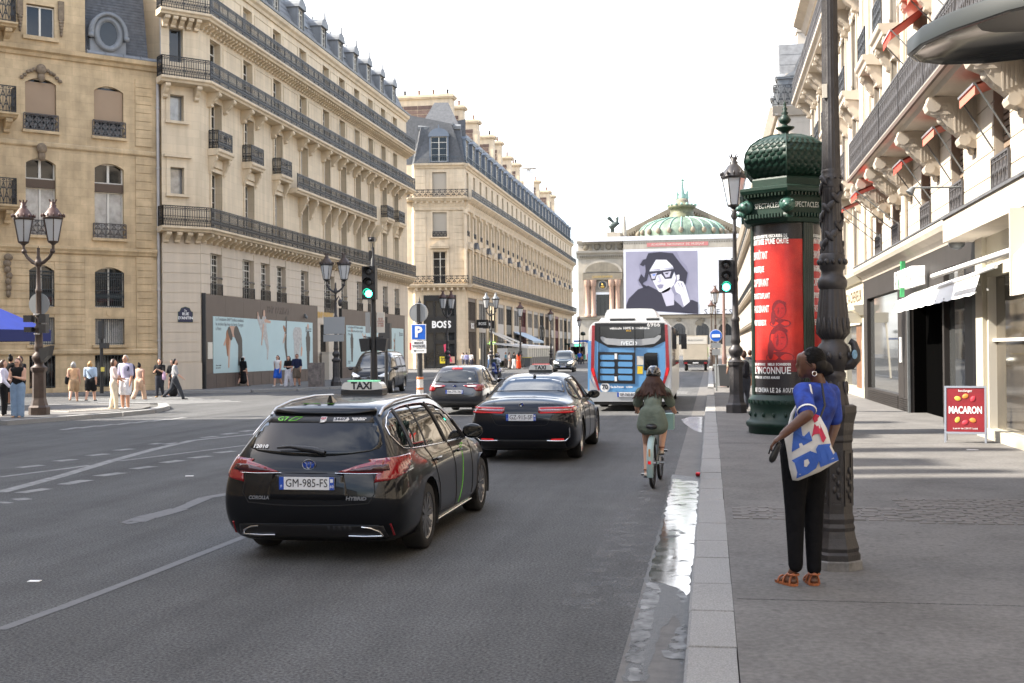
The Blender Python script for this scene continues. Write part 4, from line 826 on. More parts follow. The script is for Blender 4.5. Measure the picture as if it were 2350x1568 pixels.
# ---------------------------------------------------------------- opera house closing the avenue
OY = 372.0
Op = building('opera_house', 'grand opera house with green dome behind a giant billboard', -8.2, OY, 0)
q7 = lambda x, y: (1309.67 + x*.29656, 391.68 + y*.29656)
def O(x, y, Y=OY): p = AY(*q7(x, y), Y); return p.x + 8.2, p.z
xL = O(58, 800)[0]; xA, zAt = O(408, 560); zTop = O(58, 548)[1]; zMid = O(58, 640)[1]; zB = O(58, 1145)[1]; xR = -xL
MB().box(xL, xR, 0, 60, -2, zTop - .3).obj('main_body', STONE_O, Op)
cornice(Op, xL - .5, xR, zMid, [(0, -1.8), (.3, -1.8), (.6, -.6), (1.3, 0), (1.4, .6), (0, .7)], STONE_O); cornice(Op, xL - .3, xR, zTop, [(0, -1), (.4, -1), (.8, -.2), (.8, .1), (0, .2)], STONE_O); cornice(Op, xL - .5, xR, zB + .3, [(0, -.6), (.5, -.6), (.9, 0), (.9, .3), (0, .4)], STONE_O)
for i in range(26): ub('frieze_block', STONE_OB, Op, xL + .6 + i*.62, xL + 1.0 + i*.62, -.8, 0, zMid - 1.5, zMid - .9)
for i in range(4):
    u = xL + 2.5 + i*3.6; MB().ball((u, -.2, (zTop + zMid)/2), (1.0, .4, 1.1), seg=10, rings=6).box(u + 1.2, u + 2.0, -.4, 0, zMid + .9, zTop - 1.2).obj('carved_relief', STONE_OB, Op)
# left pavilion: arch, paired rose columns, window, bust niche
u0, u1 = O(110, 800)[0], O(385, 800)[0]; uc = (u0 + u1)/2; zc = O(245, 790)[1]; zf = zB + .5; rw = (u1 - u0)/2 + .6
MB().prism([(uc - rw, zc)] + [(uc - rw*math.cos(PI*i/14), zc + rw*.62*math.sin(PI*i/14)) for i in range(15)] + [(uc + rw, zc)], -1.1, 0).obj('arched_pediment', STONE_O, Op)
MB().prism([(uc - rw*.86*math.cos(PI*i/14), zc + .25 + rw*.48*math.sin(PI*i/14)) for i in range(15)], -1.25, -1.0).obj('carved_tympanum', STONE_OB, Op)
ub('lintel', STONE_OB, Op, u0 - .6, u1 + .6, -1.2, 0, zc - 2.3, zc - .2); text('lettering', 'CHOREGRAPHIE', 1.0, GOLDT, Op, (uc, -1.25, zc - 1.4), width=6.5)
for u in (u0 + .9, u0 + 2.7, u1 - 2.7, u1 - .9): MB().lathe([(1.0, 0), (1.0, .8), (.8, 1.0), (.72, zc - 4.5 - zf), (.95, zc - 4.3 - zf), (1.1, zc - 2.4 - zf)], (u, -1.0, zf), 12).obj('column', PINK, Op)
wz0, wz1 = zf + .4, O(245, 960)[1]; MB().box(uc - 2.9, uc - 2.1, -.5, 0, wz0, wz1).box(uc + 2.1, uc + 2.9, -.5, 0, wz0, wz1).box(uc - 3.0, uc + 3.0, -.5, 0, wz1, wz1 + .7).obj('window_surround', WHITE, Op)
w_ = MB().box(uc - 2.1, uc + 2.1, -.2, -.1, wz0, wz1).obj('window', PANE, Op)
for i in range(4): ub('glazing_bar', IRON, w_, uc - 2.1 + i*1.35, uc - 2.0 + i*1.35, -.3, -.2, wz0, wz1 - 1)
MB().prism([(1.5*math.cos(k*PI/10), 1.5*math.sin(k*PI/10)) for k in range(20)], -.6, -.2).obj('niche', STONE_O, Op, loc=(uc, 0, wz1 + 3)); MB().prism([(1.15*math.cos(k*PI/10), 1.15*math.sin(k*PI/10)) for k in range(20)], -.65, -.6).obj('niche_recess', DGRILL, Op, loc=(uc, 0, wz1 + 3)); MB().ball((uc, -.8, wz1 + 3.1), (.35, .3, .45)).ball((uc, -.8, wz1 + 2.4), (.7, .3, .45)).obj('bust', GOLDT, Op)
# ground storey arches behind the street
for x in (350, 838, 1020, 1195):
    ux, zt = O(x, 1195); h = MB().box(ux - 2.6, ux - 2.0, -.7, 0, 3, zt - 1.5).box(ux + 2.0, ux + 2.6, -.7, 0, 3, zt - 1.5)
    h.prism([(ux - 2.6*math.cos(PI*i/10), zt - 1.5 + 2.6*math.sin(PI*i/10)) for i in range(11)], -.6, 0); h.obj('arch_surround', STONE_O, Op)
    a = MB().prism([(ux - 2.0, 3)] + [(ux - 2.0*math.cos(PI*i/10), zt - 1.5 + 2.0*math.sin(PI*i/10)) for i in range(11)] + [(ux + 2.0, 3)], -.75, -.62).obj('arched_door', PANE, Op)
    for k in range(-1, 2): ub('glazing_bar', IRON, a, ux + k*1.0 - .08, ux + k*1.0 + .08, -.85, -.75, 3, zt - .5)
    MB().ball((ux, -.5, zt + 1.6), (.7, .4, .7), seg=8, rings=5).obj('carved_mask', STONE_OB, Op); MB().ball((ux + 6.6, -.4, zt + .2), (1.5, .4, 1.7), seg=10, rings=6).obj('carved_medallion', STONE_OB, Op)
for k in range(9): ub('step', STONE_O, Op, xL + 8, xR - 8, -12 + k*.9, -3, k*.38, (k + 1)*.38)
# attic, gable, dome and statues further back
zD = zTop; ap = O(862, 250, OY + 52); g0 = O(380, 500, OY + 52)
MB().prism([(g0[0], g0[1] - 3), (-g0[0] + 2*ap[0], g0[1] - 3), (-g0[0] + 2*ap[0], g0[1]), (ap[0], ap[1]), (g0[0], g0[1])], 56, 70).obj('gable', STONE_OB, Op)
for sx in (-1, 1):
    a, b = Vector((g0[0] if sx < 0 else 2*ap[0] - g0[0], 55.3, g0[1])), Vector((ap[0], 55.3, ap[1])); MB().bar(a, b, 1.6, 1.3, up=(0, 1, 0)).obj('raking_cornice', STONE_OB, Op)
    for i in range(26): p = a.lerp(b, (i + .5)/26); MB().box(-.25, .25, -.5, .5, -.35, .35).obj('modillion', STONE_OB, Op, loc=(p.x, 54.6, p.z - 1.3))
COPPER = mat('green_copper', (.13, .185, .135), .65, metal=.1, var=.2, scale=.5, streak=.35, col2=(.17, .23, .175)); COPL = mat('pale_verdigris', (.22, .35, .29), .6, var=.2, scale=.6); GILT = mat('gilded_bronze', (.13, .13, .075), .6, metal=.2, var=.3, scale=.7)
dx, dz = O(862, 495, OY + 30); dr_ = (O(1200, 490, OY + 30)[0] - O(525, 500, OY + 30)[0])/2; dtz = O(862, 372, OY + 30)[1] - dz
prof = [(dr_, -3), (dr_, 0)] + [(dr_*math.cos(i*PI/18), dtz*1.06*math.sin(i*PI/18)) for i in range(1, 8)]
dm = MB().lathe(prof, (dx, 30, dz), 48).obj('dome', COPPER, Op)
for k in range(24):
    an = 2*PI*k/24; MB().tube([(dx + (r + .12)*math.cos(an), 30 + (r + .12)*math.sin(an), dz + z + .1) for r, z in prof[1:]], .22, 6).obj('rib', COPL, dm)
    if math.sin(an) < .2: MB().ball((dx + dr_*1.02*math.cos(an), 30 + dr_*1.02*math.sin(an), dz + .2), (.8, .8, 1.0), seg=8, rings=6).obj('roof_ornament', STONE_OB, dm)
lz = dz + dtz - .4; MB().lathe([(4.2, 0), (4.2, 1.6), (3.9, 1.7), (3.9, 3.6), (4.6, 3.8), (4.8, 4.6), (3.6, 5.0), (1.5, 5.6), (1.0, 6.2)], (dx, 30, lz), 20).obj('lantern', GILT, dm)
for k in range(16): an = 2*PI*k/16; MB().ball((dx + 4.7*math.cos(an), 30 + 4.7*math.sin(an), lz + 4.9), .45, seg=6, rings=5).obj('crown_ornament', COPL, dm)
sx_, sz_ = O(862, 232, OY + 54); st = MB().lathe([(2.4, -4), (2.4, 0), (2.0, .3), (1.6, .6)], (sx_, 54, sz_), 10)
fg = st.obj('statue_base', STONE_OB, Op)
top = O(862, 70, OY + 54)[1] - sz_
f_ = MB().caps((0, 0, .6), (0, 0, top*.45), 1.3, .8).caps((0, 0, top*.45), (0, 0, top*.72), .8, .55).ball((0, 0, top*.8), .5).caps((0, 0, top*.66), (-.9, 0, top*.8), .3, .22).caps((0, 0, top*.66), (.7, 0, top*.92), .28, .2).ball((.1, 0, top*.95), (.7, .4, .45))
for sx in (-1, 1): f_.caps((sx*1.7, 0, .4), (sx*1.8, 0, top*.3), .75, .5).ball((sx*1.8, 0, top*.38), .38).caps((sx*1.8, 0, top*.28), (sx*2.4, 0, top*.36), .25, .2)
blob('statue_group', f_, COPL, Op, vox=.16, smooth=3, loc=(sx_, 54, sz_ + .3))
hx, hz = O(335, 470, OY + 18); hs = MB().caps((-.6, 0, 1.6), (.9, 0, 2.6), 1.0, .8).caps((.9, 0, 2.8), (1.3, 0, 4.4), .6, .4).caps((1.3, 0, 4.5), (.6, 0, 4.2), .4, .25).caps((-.8, 0, 1.4), (-.9, 0, -.6), .4, .25).caps((-.2, 0, 1.2), (-.1, 0, -.6), .4, .25).caps((.9, 0, 2.0), (1.9, 0, 2.6), .3, .2).caps((-1.2, 0, 2.0), (-2.0, 0, 1.4), .3, .15).caps((-.2, 0, 3), (-1.6, 0, 4.4), .4, .7)
hp = MB().box(-2.2, 2.2, -2, 2, -4, -.5).obj('statue_plinth', STONE_O, Op, loc=(hx, 18, hz)); blob('winged_horse', hs, mat('dark_bronze', (.04, .055, .05), .5, metal=.4), Op, vox=.16, smooth=3, loc=(hx, 18, hz)); MB().lathe([(.9, 0), (.5, 7.5), (0, 8.4)], (hx + 3.4, 18, hz - 3), 4).obj('obelisk', STONE_O, Op)
# billboard
bb = thing('billboard', 'giant white billboard with black and white portrait covering the opera front', 'billboard', (-8.2, OY - 2.2, 0))
bx0, bz1 = O(408, 612, OY - 2.2); bx1 = O(1285, 600, OY - 2.2)[0]; bz0 = O(408, 1118, OY - 2.2)[1]; ft = O(408, 545, OY - 2.2)[1]; bx2 = bx1 + 13
BBW = mat('billboard_vinyl', (.60, .60, .62), .7); INK = mat('portrait_black', (.022, .020, .035), .7); LILAC = mat('portrait_lilac', (.25, .24, .31), .7, var=.12, scale=.12); FACE = mat('portrait_face', (.62, .60, .64), .7, var=.08, scale=.5); MIDG = mat('portrait_mid_grey', (.20, .19, .26), .7); SHAD = mat('portrait_soft_grey', (.42, .40, .47), .7)
MB().box(bx0, bx2, 0, 1.4, bz0, bz1).obj('sheet', BBW, bb); MB().box(bx0, bx2, 0, 1.2, bz1 + .02, ft).obj('printed_entablature', STONE_O, bb); MB().box(bx0 - 13, bx2, -.2, 3, ft, ft + 1.4).obj('scaffold_cover', BBW, bb)
for i in range(50): ub('printed_dentil', STONE_OB, bb, bx0 + .3 + i*.75, bx0 + .65 + i*.75, -.05, 0, ft - 1.0, ft - .65)
rx0, rz = O(590, 572, OY - 2.2); rx1 = O(1065, 572, OY - 2.2)[0]; ub('red_band', mat('band_rose', (.45, .16, .15), .7), bb, rx0, rx1, -.06, 0, rz - .75, rz + .5); text('lettering', 'ACADEMIE  NATIONALE  DE  MUSIQUE', .85, OFFWHITE, bb, ((rx0 + rx1)/2, -.08, rz - .12), width=(rx1 - rx0)*.86)
def bp(pts, m, k, n='printed_shape'): MB().prism([O(x, y, OY - 2.2) for x, y in pts], -.02 - .012*k, -.01*k).obj(n, m, bb)
bp([(425, 628), (980, 620), (988, 1112), (428, 1075)], LILAC, 1)
bp([(600, 640), (640, 626), (820, 624), (850, 690), (900, 740), (915, 800), (905, 860), (880, 900), (820, 960), (760, 1000), (640, 990), (600, 920), (560, 900), (530, 890), (515, 850), (540, 800), (525, 730), (545, 690), (590, 680)], MIDG, 2)
bp([(430, 1040), (450, 990), (520, 920), (600, 890), (680, 930), (800, 1000), (870, 1060), (930, 1000), (980, 1020), (987, 1108), (428, 1072)], INK, 3)
bp([(610, 690), (650, 672), (730, 680), (785, 720), (800, 780), (815, 830), (800, 880), (760, 930), (715, 950), (680, 935), (650, 880), (625, 830), (608, 770)], FACE, 4)
bp([(700, 940), (770, 900), (800, 960), (800, 1040), (740, 1050)], SHAD, 4)
bp([(600, 640), (690, 630), (790, 640), (850, 720), (905, 790), (890, 880), (850, 900), (815, 820), (790, 740), (740, 690), (660, 690), (612, 770), (590, 850), (560, 870), (580, 780), (575, 700)], INK, 5)
bp([(525, 850), (545, 800), (570, 830), (560, 880), (600, 900), (560, 905)], INK, 6); bp([(535, 730), (560, 690), (600, 680), (590, 720), (560, 740)], INK, 6)
bp([(598, 782), (690, 775), (800, 760), (805, 775), (780, 835), (730, 840), (700, 800), (665, 812), (655, 848), (625, 850)], INK, 6)
bp([(618, 800), (668, 792), (650, 838), (628, 840)], SHAD, 7); bp([(715, 788), (778, 778), (765, 822), (735, 828)], SHAD, 7); bp([(628, 805), (660, 800), (645, 818)], mat('portrait_blue_glint', (.12, .2, .55), .6), 8); bp([(725, 795), (760, 788), (748, 806)], INK, 8)
bp([(610, 770), (690, 762), (690, 770)], MIDG, 7); bp([(710, 758), (790, 750), (790, 758)], MIDG, 7); bp([(665, 890), (690, 880), (720, 882), (710, 908), (685, 915)], MIDG, 7); bp([(672, 812), (685, 850), (665, 862), (690, 868), (705, 855), (690, 812)], SHAD, 7)
bp([(800, 890), (830, 850), (870, 860), (890, 900), (930, 1040), (880, 1060), (850, 960), (815, 940)], FACE, 7); bp([(835, 865), (850, 910), (842, 935), (848, 910), (830, 870)], MIDG, 8); bp([(858, 868), (875, 915), (868, 940), (872, 915), (850, 870)], MIDG, 8)
bp([(818, 810), (840, 805), (842, 840), (825, 850)], FACE, 7); bp([(880, 1050), (940, 1000), (985, 1020), (987, 1106), (860, 1090)], INK, 9)
for t, x in zip('SPECS', (1045, 1092, 1140, 1190, 1237)): text('lettering', t, 2.4, DTXT, bb, (O(x, 1095, OY - 2.2)[0], -.05, O(x, 1095, OY - 2.2)[1]))
# ---------------------------------------------------------------- right-hand building with the long cast-iron balcony
R = building('balcony_building', 'bright stone building with long cast iron balcony and red awnings', 5.3, 42.4, -90)   # x runs from far to near: u = 42.4 - s
LR = 56.0; ru = lambda s: 42.4 - s
RS = [38.4, 34.9, 30.2, 26.5, 22.6, 18.8, 15.0, 11.2, 7.4]
rw = [(ru(s) - .6, ru(s) + .6, 4.75, 6.72) for s in RS]
r2 = [(ru(s) - .62, ru(s) + .62, z, z + h) for s in RS for z, h in ((7.2, 3.0), (10.95, 2.7), (14.3, 2.2))]
wall(R, 0, LR, 4.62, 7.0, rw, STONE_R, depth=.28); wall(R, 0, LR, 7.0, 17.4, r2, STONE_R, depth=.32); box_back(R, 0, LR, 0, 18, 10, STONE_R)
courses(R, .6, LR, 4.66, 6.95, .46, rw, STONE_R, .025, .02)
SHUT = mat('brown_louvre', (.21, .155, .11), .7, var=.12, scale=3); REDC = mat('red_canvas', (.55, .05, .03), .8, var=.08, scale=4); REDP = mat('faded_red_canvas', (.62, .17, .12), .8)
for k, (a, b, c, d) in enumerate(rw):
    o = MB().box(a, b, .2, .24, c, d).obj('shutter', SHUT, R)
    for i in range(15): ub('slat', SHUT, o, a + .04, b - .04, .14, .2, c + .06 + i*.128, c + .15 + i*.128)
    railing(R, a - .04, b + .04, c - .08, .74, -.06, style=2, step=.14, m=mat('weathered_iron', (.07, .066, .068), .55))
for i, (a, b, c, d) in enumerate(r2): window(R, (a + b)/2, c, b - a, d - c, y=.3); frame_trim(R, (a + b)/2, c, d, b - a, STONE_R, t=.14, sill=False, hood=1 if i % 3 == 0 else 0)
slab(R, ru(37.85), LR, 6.92, 7.16, 1.02, STONE_R); ub('soffit_edge', mat('rusty_edge', (.09, .06, .045), .7), R, ru(37.85) - .02, LR, -1.04, -.98, 7.02, 7.12)
for i in range(12): a = ru(37.8) + i*3.2; railing(R, a, a + 3.2, 7.16, 1.06, -.96, style=2, step=.16, m=mat('weathered_iron', (.07, .066, .068), .55), bw=.03)
railing(R, 0, .9, 7.16, 1.06, -.96, style=2, step=.16, rot=PI/2, x=ru(37.82), m=mat('weathered_iron', (.07, .066, .068), .55))
for s in (37.6, 36.2, 34.2, 32.3, 28.6, 24.8, 20.9, 17.2, 13.4):
    br = put('bracket', console(.34, 1.05, .92, STONE_R), R, loc=(ru(s), -.01, 6.90)); MB().prism([(-.88, -.12), (-.5, -.12), (-.5, -.36), (-.88, -.36), (-.88, -.3), (-.56, -.3), (-.56, -.18), (-.88, -.18)], .175, .185, ax='x').obj('carved_fret', STONE_R, br)
    for i in range(6): ub('flute', STONE_R, br, .172, .185, -.44 + i*.07, -.41 + i*.07, -.75 + i*.03, -.14)
    MB().ball((0, -.62, -.42), (.19, .13, .13), seg=8, rings=5).ball((0, -.5, -.55), (.14, .1, .12), seg=8, rings=5).ball((0, -.08, -1.08), (.08, .08, .1), seg=8, rings=5).obj('acanthus', STONE_R, br)
cornice(R, 0, ru(25.0), 4.42, [(0, -.25), (.05, -.25), (.12, -.1), (.3, 0), (.36, .1), (.36, .2), (0, .22)], STONE_R, 'shop_cornice'); ub('lead_flashing', SLATE, R, 0, ru(25), -.38, 0, 4.64, 4.68)
ub('projecting_fascia', STONE_R, R, ru(25.0), LR, -.62, .02, 4.0, 4.46); ub('lead_flashing', SLATE, R, ru(25), LR, -.66, 0, 4.46, 4.51)
for s in (33.0, 39.9, 41.5): MB().tube([(ru(s), -.1, 4.7), (ru(s), -.1, 16)], .07).obj('downpipe', OFFWHITE, R)
for u in (ru(30.2), ru(26.5), ru(22.6), ru(18.8)):                # small balconies on the upper floor
    slab(R, u - .95, u + .95, 10.62, 10.92, .6, STONE_R); railing(R, u - .85, u + .85, 10.92, .9, -.5, style=2, step=.16); consoles(R, [u - .75, u + .75], 10.6, .22, .7, .45, STONE_R)
for s in (38.4, 34.9): slab(R, ru(s) - .95, ru(s) + .95, 10.62, 10.92, .6, STONE_R); railing(R, ru(s) - .85, ru(s) + .85, 10.92, .9, -.5, style=2, step=.16); consoles(R, [ru(s) - .75, ru(s) + .75], 10.6, .22, .7, .45, STONE_R)
cornice(R, 0, LR, 17.4, MOULD, STONE_R)
# drop-arm red awnings, each on its own window
def drop_awning(s, z, out, drop, m, label, w=1.3, arm=True):
    a = thing('red_awning', label, 'awning', (5.3, s, z), -PI/2, group='red drop-arm awnings')
    MB().add([(-w/2, -.02, 0), (w/2, -.02, 0), (w/2, -out, -drop), (-w/2, -out, -drop), (-w/2, -out, -drop - .2), (w/2, -out, -drop - .2), (-w/2, -.02, -.03), (w/2, -.02, -.03), (w/2, -out + .03, -drop - .03), (-w/2, -out + .03, -drop - .03)],
             [(0, 1, 2, 3), (3, 2, 5, 4), (6, 9, 8, 7)]).obj('canvas', m, a)
    ub('front_bar', ALU, a, -w/2, w/2, -out - .03, -out, -drop - .03, -drop + .01)
    for x in (-w/2, w/2): MB().bar((x, -out, -drop), (x, -.02, -drop - 1.0), .025).obj('arm', GREYM, a)
for s, z, out, dr_, m, l in ((22.6, 6.75, .62, .18, REDP, 'faded red awning nearest the grey canopy'), (26.5, 6.72, .62, .2, REDP, 'faded red awning over the second shuttered window from the canopy'), (30.2, 6.72, .7, .3, REDC, 'red awning over the third shuttered window from the canopy'),
                             (34.9, 6.75, 1.2, .45, REDC, 'long red awning next to the pale downpipe'), (38.4, 6.75, 1.2, .5, REDC, 'red awning farthest from the canopy at the balcony end'), (30.3, 10.2, .9, .6, REDC, 'bright red awning folded on the upper floor above the balcony'), (26.6, 10.2, .9, .5, REDP, 'narrow pale red awning on the upper floor')):
    drop_awning(s, z, out, dr_, m, l)
MB().tube([(0, 0, 0), (0, -1.0, .02)], .02).tube([(0, -1.0, .02), (.02, -1.08, -.1)], [.05, .09]).obj('floodlight', GREYM, None, loc=(5.28, 26.0, 5.25), rot=-PI/2, label='small floodlight on a thin arm above the shop', cat='lamp')
# dark shop front
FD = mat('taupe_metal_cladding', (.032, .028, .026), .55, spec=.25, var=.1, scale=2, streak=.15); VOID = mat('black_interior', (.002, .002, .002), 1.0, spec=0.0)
SG = mat('shop_window', (.05, .052, .052), .03, spec=1.0)
Fs = thing('dark_shop_front', 'dark taupe metal shop front with black open doorway', 'shop', (5.28, 42.3, .12), -PI/2); fu = lambda s: 42.3 - s
w1 = (fu(41.4), fu(34.8), .42, 3.42); w2 = (fu(28.1), fu(25.9), .25, 3.55); dw = (fu(32.9), fu(28.3), 0, 3.0)
wall(Fs, 0, fu(25.1), 0, 4.28, [w1, w2, dw], FD, depth=.12, y=-.02, name='cladding'); ub('end_pier', BLACKM, Fs, fu(25.1), fu(24.66), -.03, .2, 0, 4.3)
for a, b, c, d in (w1, w2): MB().add([(a, .1, c), (b, .1, c), (b, .1, d), (a, .1, d)], [(0, 1, 2, 3)]).obj('pane', SG, Fs)
for a, b in ((w1[0], w1[1]), (w1[1] + .15, dw[0] - .1), (w2[0], w2[1])):
    for i in range(6): ub('vent_louvre', FD, Fs, a, b, -.05, -.02, .05 + i*.06, .08 + i*.06)
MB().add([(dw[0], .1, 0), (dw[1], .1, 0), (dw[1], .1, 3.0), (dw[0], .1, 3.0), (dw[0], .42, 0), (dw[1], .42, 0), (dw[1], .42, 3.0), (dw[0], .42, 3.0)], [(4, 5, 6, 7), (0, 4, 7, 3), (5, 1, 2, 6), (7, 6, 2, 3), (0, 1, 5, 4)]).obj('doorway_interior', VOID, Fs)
for p in (dw[0] - .09, dw[0] - .02): ub('door_jamb', GREYM, Fs, p, p + .03, -.06, 0, 0, 3.0)
nf = MB().box(0, .3, -.03, 0, 1.35, 1.4).box(0, .3, -.03, 0, 2.0, 2.05).box(0, .04, -.03, 0, 1.4, 2.0).box(.26, .3, -.03, 0, 1.4, 2.0).box(.1, .2, -.025, 0, 1.52, 1.85).obj('notice_frame', WHITE, Fs, loc=(fu(34.4), -.02, 0))
sg = thing('shop_sign', 'white block lettering shop sign with green stroke on dark cladding', 'sign', (5.2, 32.55, 3.62), -PI/2)
for i, ch_ in enumerate('F/VORIM'): text('letter', ch_, .62, LTXT, sg, (.15 + i*.4, -.2, .0), depth=.16, bold=.012, width=.10 if ch_ == 'I' else .30)
MB().prism([(.5, -.42), (.62, -.42), (.86, .5), (.6, .5), (.66, .38)], -.3, -.2).obj('green_stroke', mat('sign_green', (.02, .30, .09), .4), sg)
# white retractable awning of that shop
aw = thing('shop_awning', 'white scalloped retractable awning over the black doorway', 'awning', (5.3, 32.4, 0), -PI/2); La = 9.75
n = 24; top = [(La*i/n) for i in range(n + 1)]
vs = []
for u in top: q = u/La; vs += [(u, -.02, 3.32 + .1*q), (u, -.42, 3.06 + .15*q), (u - .25*(1 - q), -.52, 2.80 + .06*q - .03*abs(math.sin(u*PI/.98)))]
MB().add(vs, [(3*i, 3*i + 3, 3*i + 4, 3*i + 1) for i in range(n)] + [(3*i + 1, 3*i + 4, 3*i + 5, 3*i + 2) for i in range(n)]).obj('canvas', mat('awning_white', (.80, .80, .78), .8), aw)
MB().tube([(0, -.42, 3.08), (La + 1.2, -.42, 3.27)], .04).obj('front_tube', WHITE, aw)
for i in range(1, 12): ub('seam', mat('awning_seam', (.6, .6, .58), .8), aw, i*.98, i*.98 + .012, -.53, -.5, 2.86, 2.9)
for u in (1.5, La - 1.5): MB().bar((u, 0, 3.1), (u, -.4, 3.1), .05).obj('arm', WHITE, aw)
# cream shop front at the right edge
CRM = mat('cream_shop_paint', (.46, .425, .34), .6); K = thing('cream_shop_front', 'cream framed patisserie window at the right edge', 'shop', (5.28, 24.66, .12), -PI/2)
wall(K, 0, 12, 0, 4.0, [(.85, 11, .2, 3.1)], CRM, depth=.15, y=0, name='frame'); MB().add([(.85, .13, .2), (11, .13, .2), (11, .13, 3.1), (.85, .13, 3.1)], [(0, 1, 2, 3)]).obj('pane', mat('patisserie_glass', (.06, .05, .036), .04, spec=.9, var=.5, scale=.8), K)
ub('pilaster', CRM, K, .1, .7, -.08, 0, 0, 4.0); ub('sill_board', CRM, K, .8, 11, -.1, .02, 0, .2)
ub('display_shelf', OFFWHITE, K, .9, 11, .06, .12, 1.86, 1.92); ub('mullion', OFFWHITE, K, .86, .9, -.02, .13, .2, 3.1)
kw = thing('shop_awning', 'beige cloth awning with lettering over the patisserie window', 'awning', (5.3, 18.1, 0), -PI/2); BEI = mat('beige_cloth', (.47, .41, .37), .8)
MB().add([(0, -.25, 3.95), (10, -.25, 3.95), (10, -.95, 3.2), (0, -.95, 3.2), (0, -.97, 2.62), (10, -.97, 2.62), (0, -.25, 3.9), (0, -.9, 3.16)], [(0, 1, 2, 3), (3, 2, 5, 4), (0, 3, 7, 6)]).obj('canvas', BEI, kw); ub('seam', OFFWHITE, kw, 0, .04, -.99, -.2, 2.62, 3.9); text('lettering', 'Singulier', .36, mat('awning_letter', (.36, .31, .28), .8), kw, (1.0, -.98, 2.88), align='LEFT')
MB().tube([(-6.5, -.9, 3.3), (0, -.9, 3.3)], .05).obj('roller_end', WHITE, kw)
MB().ball((0, -.3, 0), (.12, .17, .12)).box(-.03, .03, -.3, 0, .08, .12).obj('security_camera', GREYM, None, loc=(5.25, 25.05, 3.98), rot=-PI/2, label='grey dome camera on the pier between the two shops', cat='camera')
# big rounded canopy overhead
CAN = mat('canopy_grey', (.022, .026, .026), .5, spec=.25); CANM = mat('canopy_soffit', (.018, .02, .02), .18, spec=.6)
cp = thing('marquee_canopy', 'large round-nosed dark grey canopy overhead', 'canopy', (0, 0, 5.0)); P = [(5.3, 13.25), (4.2, 13.36), (3.37, 13.46), (2.96, 13.58), (2.5, 13.55), (2.25, 13.38), (2.10, 13.05), (2.16, 12.6), (2.36, 12.1), (2.75, 11.5), (3.4, 10.9), (4.3, 10.4), (5.3, 10.2)]
ctr = Vector((3.9, 12.0)); pr = [(1.0, 0.0), (1.0, .15), (.985, .18)]; sub = MB(); nP = len(P)
vs = [(x, y, z) for f, z in pr for x, y in [((Vector(q) - ctr)*f + ctr)[:] for q in P]]; sub.add(vs, [(k*nP + i, k*nP + i + 1, (k + 1)*nP + i + 1, (k + 1)*nP + i) for k in range(2) for i in range(nP - 1)], 0, True); sub.add(vs[-nP:], [tuple(range(nP))])
sub.obj('fascia', CAN, cp); sf = MB(); rows = [(1.0, 0), (.97, -.02), (.94, .05), (.8, .14), (.5, .22), (.2, .25)]
vs = [(*((Vector(q) - ctr)*f + ctr)[:], z) for f, z in rows for q in P]; sf.add(vs, [(k*nP + i + 1, k*nP + i, (k + 1)*nP + i, (k + 1)*nP + i + 1) for k in range(5) for i in range(nP - 1)], 0, True); sf.obj('soffit', CANM, cp)
# ---------------------------------------------------------------- next buildings on the right
Q = building('right_second_building', 'bright stone building with bracketed balcony beyond the dark shop', 5.3, 63.5, -90); LQ = 21.1; qu = lambda s: 63.5 - s
QS = [61.2, 57.8, 54.4, 51.0, 47.6, 44.2]
qh = [(qu(s) - .65, qu(s) + .65, z, z + h) for s in QS for z, h in ((4.7, 2.4), (7.9, 2.4), (11.1, 2.9), (15.0, 2.6))]
wall(Q, 0, LQ, 4.2, 19.0, qh, STONE_R, depth=.32); box_back(Q, 0, LQ, 0, 21, 10, STONE_R); courses(Q, 0, LQ, 4.5, 7.3, .47, qh, STONE_R, .025, .02)
for i, (a, b, c, d) in enumerate(qh): window(Q, (a + b)/2, c, b - a, d - c, y=.3); frame_trim(Q, (a + b)/2, c, d, b - a, STONE_R, t=.16, sill=i % 4 == 1, hood=1 if i % 4 == 2 else 0)
for z, o_, h in ((7.45, .7, .28), (14.55, .95, .3)):
    slab(Q, 0, LQ, z, z + h, o_, STONE_R)
    for i in range(6): railing(Q, i*LQ/6, (i + 1)*LQ/6, z + h, 1.0, -o_ + .06, style=2, step=.17, m=mat('weathered_iron', (.07, .066, .068), .55))
    consoles(Q, [qu(s) + d for s in QS for d in (-1.2, 1.2)], z, .3, .8, o_*.75, STONE_R)
for s in QS:
    u = qu(s); slab(Q, u - 1.0, u + 1.0, 10.75, 11.05, .6, STONE_R); railing(Q, u - .9, u + .9, 11.05, .9, -.5, style=2, step=.16); consoles(Q, [u - .8, u + .8], 10.74, .24, .75, .48, STONE_R)
    cv = MB()
    for i in range(10): cv.ball((random.uniform(-.6, .6), -.08, random.uniform(-.25, .5)), (.16, .1, .16), seg=6, rings=4)
    cv.obj('carved_garland', STONE_R, Q, loc=(u, 0, 14.1 - .1))
cornice(Q, -.3, LQ, 18.7, [(0, -.3), (.2, -.3), (.4, 0), (.8, .2), (.9, .6), (0, .7)], STONE_R); mansard(Q, 0, LQ, 19.4, 22.6, 1.4, SLATE_L)
qs = thing('cream_shop_front', 'cream shop front with bronze lettering beyond the dark shop', 'shop', (5.28, 63.4, .12), -PI/2)
wall(qs, 0, 21, 0, 4.3, [(1, 6, .3, 3.0), (7.5, 12.5, .3, 3.0), (14.2, 20.3, .3, 2.6)], CRM, depth=.2, name='frame'); BROWNW = mat('brown_wood_panel', (.17, .085, .045), .5, var=.25, scale=3)
